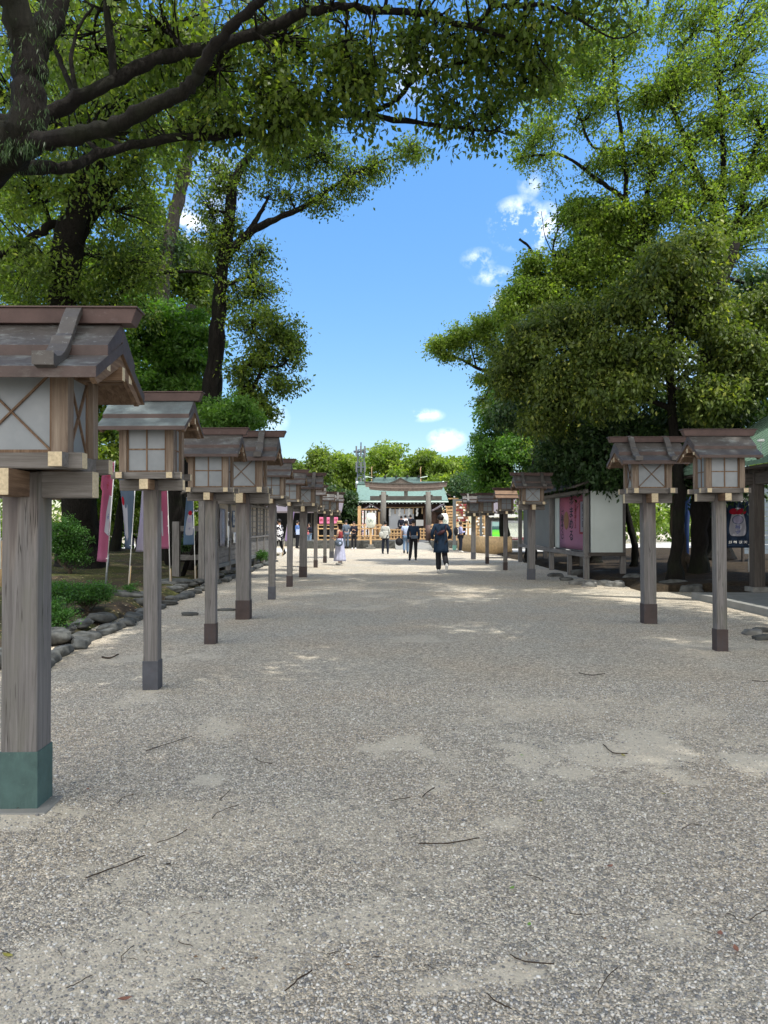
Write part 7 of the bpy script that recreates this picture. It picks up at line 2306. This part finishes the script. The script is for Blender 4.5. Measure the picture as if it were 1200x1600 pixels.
hold = dict(wrl=(-.08, .22, 1.18), wrr=(.08, .24, 1.20), hal=(-.04, .27, 1.22), har=(.04, .29, 1.24), ell=(-.22, .0, 1.14), elr=(.22, .0, 1.14))
person('person in navy clothes just behind the woman in the straw hat', 541, 47.0, 1.76, R(20), None, top='cl_greyblue', legs='cl_greyblue', z=0)
person('person in a dark suit facing the camera with hands held up at the chest', 553, D_(858.5), 1.66, R(180), hold, top='cl_suit', legs='cl_black', shoes='cl_shoewhite')
gp_, J, s = person('person in a light grey shirt and black trousers standing before the torii, seen from behind', 602, D_(866), 1.66, R(-10), dict(hd0=(.0, .03, 1.54), hd1=(0, .06, 1.61), hd2=(0, .06, 1.68), anl=(-.14, 0, .09), anr=(.14, -.02, .09), knl=(-.12, .02, .5), knr=(.12, .02, .5), wrl=(-.15, .2, 1.1), hal=(-.08, .24, 1.12), wrr=(.18, .2, 1.05), har=(.12, .25, 1.08)), top='cl_grey', legs='cl_darknavy', coat=(.84, .03))
o = MB().ell((0, 0, 0), (.12, .05, .15), 12, 8).build('shoulder_bag', 'cl_grey', smooth=True); o.location = gp_.location + Vector((-.20, -.12, .98))
tag(o, 'grey shoulder bag at the left side of the person in the light grey shirt', 'bag')
MB().tube([(-.03, 0, .13), (.05, -.02, .35), (.14, .0, .47)], .014, 6).build('strap', 'cl_grey', o)
stp = dict(knl=(-.10, -.02, .50), anl=(-.11, -.22, .17), tol=(-.11, -.10, .05), knr=(.08, .10, .50), anr=(.08, .06, .09), tor=(.08, .21, .03))
st2 = dict(knl=(-.11, .06, .50), anl=(-.16, -.10, .10), tol=(-.17, .04, .03), knr=(.10, .08, .50), anr=(.10, .10, .09), tor=(.11, .25, .03))
pb_, J, s = person('person in a pale blue-white T-shirt and jeans walking to the shrine with a black bag', 634.5, D_(866), 1.68, 0, stp, top='cl_bluewhite', legs='cl_jeans', sleeve='short')
o = MB().ell((0, 0, 0), (.20, .10, .20), 12, 8).build('duffel_bag', 'cl_black', smooth=True); o.location = pb_.location + Vector((-.34, 0, .62))
tag(o, 'big black bag carried low beside the person in the pale T-shirt', 'bag')
MB().tube([(-.06, 0, .17), (.0, 0, .27), (.06, 0, .17)], .012, 6).build('handle', 'cl_black', o)
pj_, J, s = person('person in dark blue jacket and black trousers with a grey waist bag, from behind', 646, D_(876.5), 1.70, 0, st2, top='cl_jacket', legs='cl_black')
o = MB().box(-.13, .13, -.045, .045, -.07, .07).build('waist_bag', 'cl_greyblue', bevel=.02); o.location = pj_.location + Vector((.03, -.17, .98))
tag(o, 'grey waist bag worn at the back by the person in the dark blue jacket', 'bag')
MB().tube([(-.13, .02, .03), (-.18, .12, .03)], .012, 6).build('strap', 'cl_greyblue', o)
person('dark-clothed person standing on the terrace just left of the pale T-shirt', 627, 52.5, 1.60, 0, None, top='cl_suit', legs='cl_black', z=.47)
person('person with a white shirt at the shrine front, left of two standing close together', 633.5, 55.2, 1.68, 0, None, top='cl_white', legs='cl_black', z=.47)
person('person with a dark top and white collar at the shrine front, right of two', 641.5, 55.2, 1.70, 0, None, top='cl_suit', legs='cl_black', z=.47)
pk_, J, s = person('person in a pale purple shirt with a black backpack, reading, facing right', 719.5, D_(863.5), 1.62, R(-80), hold, top='cl_palepurple', legs='cl_darknavy', shoes='cl_shoewhite')
o = MB().ell((0, 0, 0), (.12, .17, .24), 14, 8).build('backpack', 'cl_black', smooth=True); o.location = pk_.location + Vector((-.24, 0, 1.12))
tag(o, 'black backpack on the person in the pale purple shirt', 'bag')
MB().tube([(.05, -.10, .20), (.22, -.10, .16), (.24, -.1, -.1), (.08, -.10, -.18)], .018, 6).build('strap', 'cl_black', o)
person('person in a blue and white top, standing left of the third big lantern post', 464.5, D_(857.5), 1.72, R(-60), hold, top='cl_blue', legs='cl_black', shoes='cl_black')
o = MB().box(-.13, .13, -.04, .04, -.16, .16).build('tote_bag', 'cl_bluewhite', bevel=.02); o.location = lane(466, D_(857.5)) + Vector((.02, -.22, 1.02))
tag(o, 'pale blue tote bag held by the person in the blue and white top', 'bag')
MB().tube([(-.08, 0, .16), (0, 0, .34), (.08, 0, .16)], .01, 6).build('handle', 'cl_bluewhite', o)
person('woman in a dark cardigan and pale jeans with a red bag at the far left', 483.5, 49.5, 1.58, R(150), hold, top='cl_suit', legs='cl_denim', hair_len=.15)
o = MB().box(-.12, .12, -.05, .05, -.09, .09).build('red_bag', 'cl_pink', bevel=.02); o.location = lane(482.5, 49.2) + Vector((-.1, 0, .92))
tag(o, 'reddish shoulder bag of the woman in pale jeans', 'bag')
MB().tube([(-.08, 0, .09), (.05, 0, .42)], .01, 6).build('strap', 'cl_pink', o)
person('person in a black and white patterned tunic striding behind the left lantern posts', 436.5, 36.5, 1.74, R(60), dict(knl=(-.08, .14, .52), anl=(-.08, .26, .10), tol=(-.08, .40, .04), knr=(.08, -.05, .5), anr=(.08, -.28, .14), tor=(.08, -.16, .03)), top='cl_pattern', legs='cl_black', coat=(.72, .04))
person('person in a dark suit standing alone beyond the slate-blue banner, facing right', 188, 41.5, 1.72, R(-60), None, top='cl_suit', legs='cl_suit', z=.02)
person('person in a dark suit partly behind the slate-blue banner', 211, 41.5, 1.68, R(30), None, top='cl_suit', legs='cl_suit', z=.02)
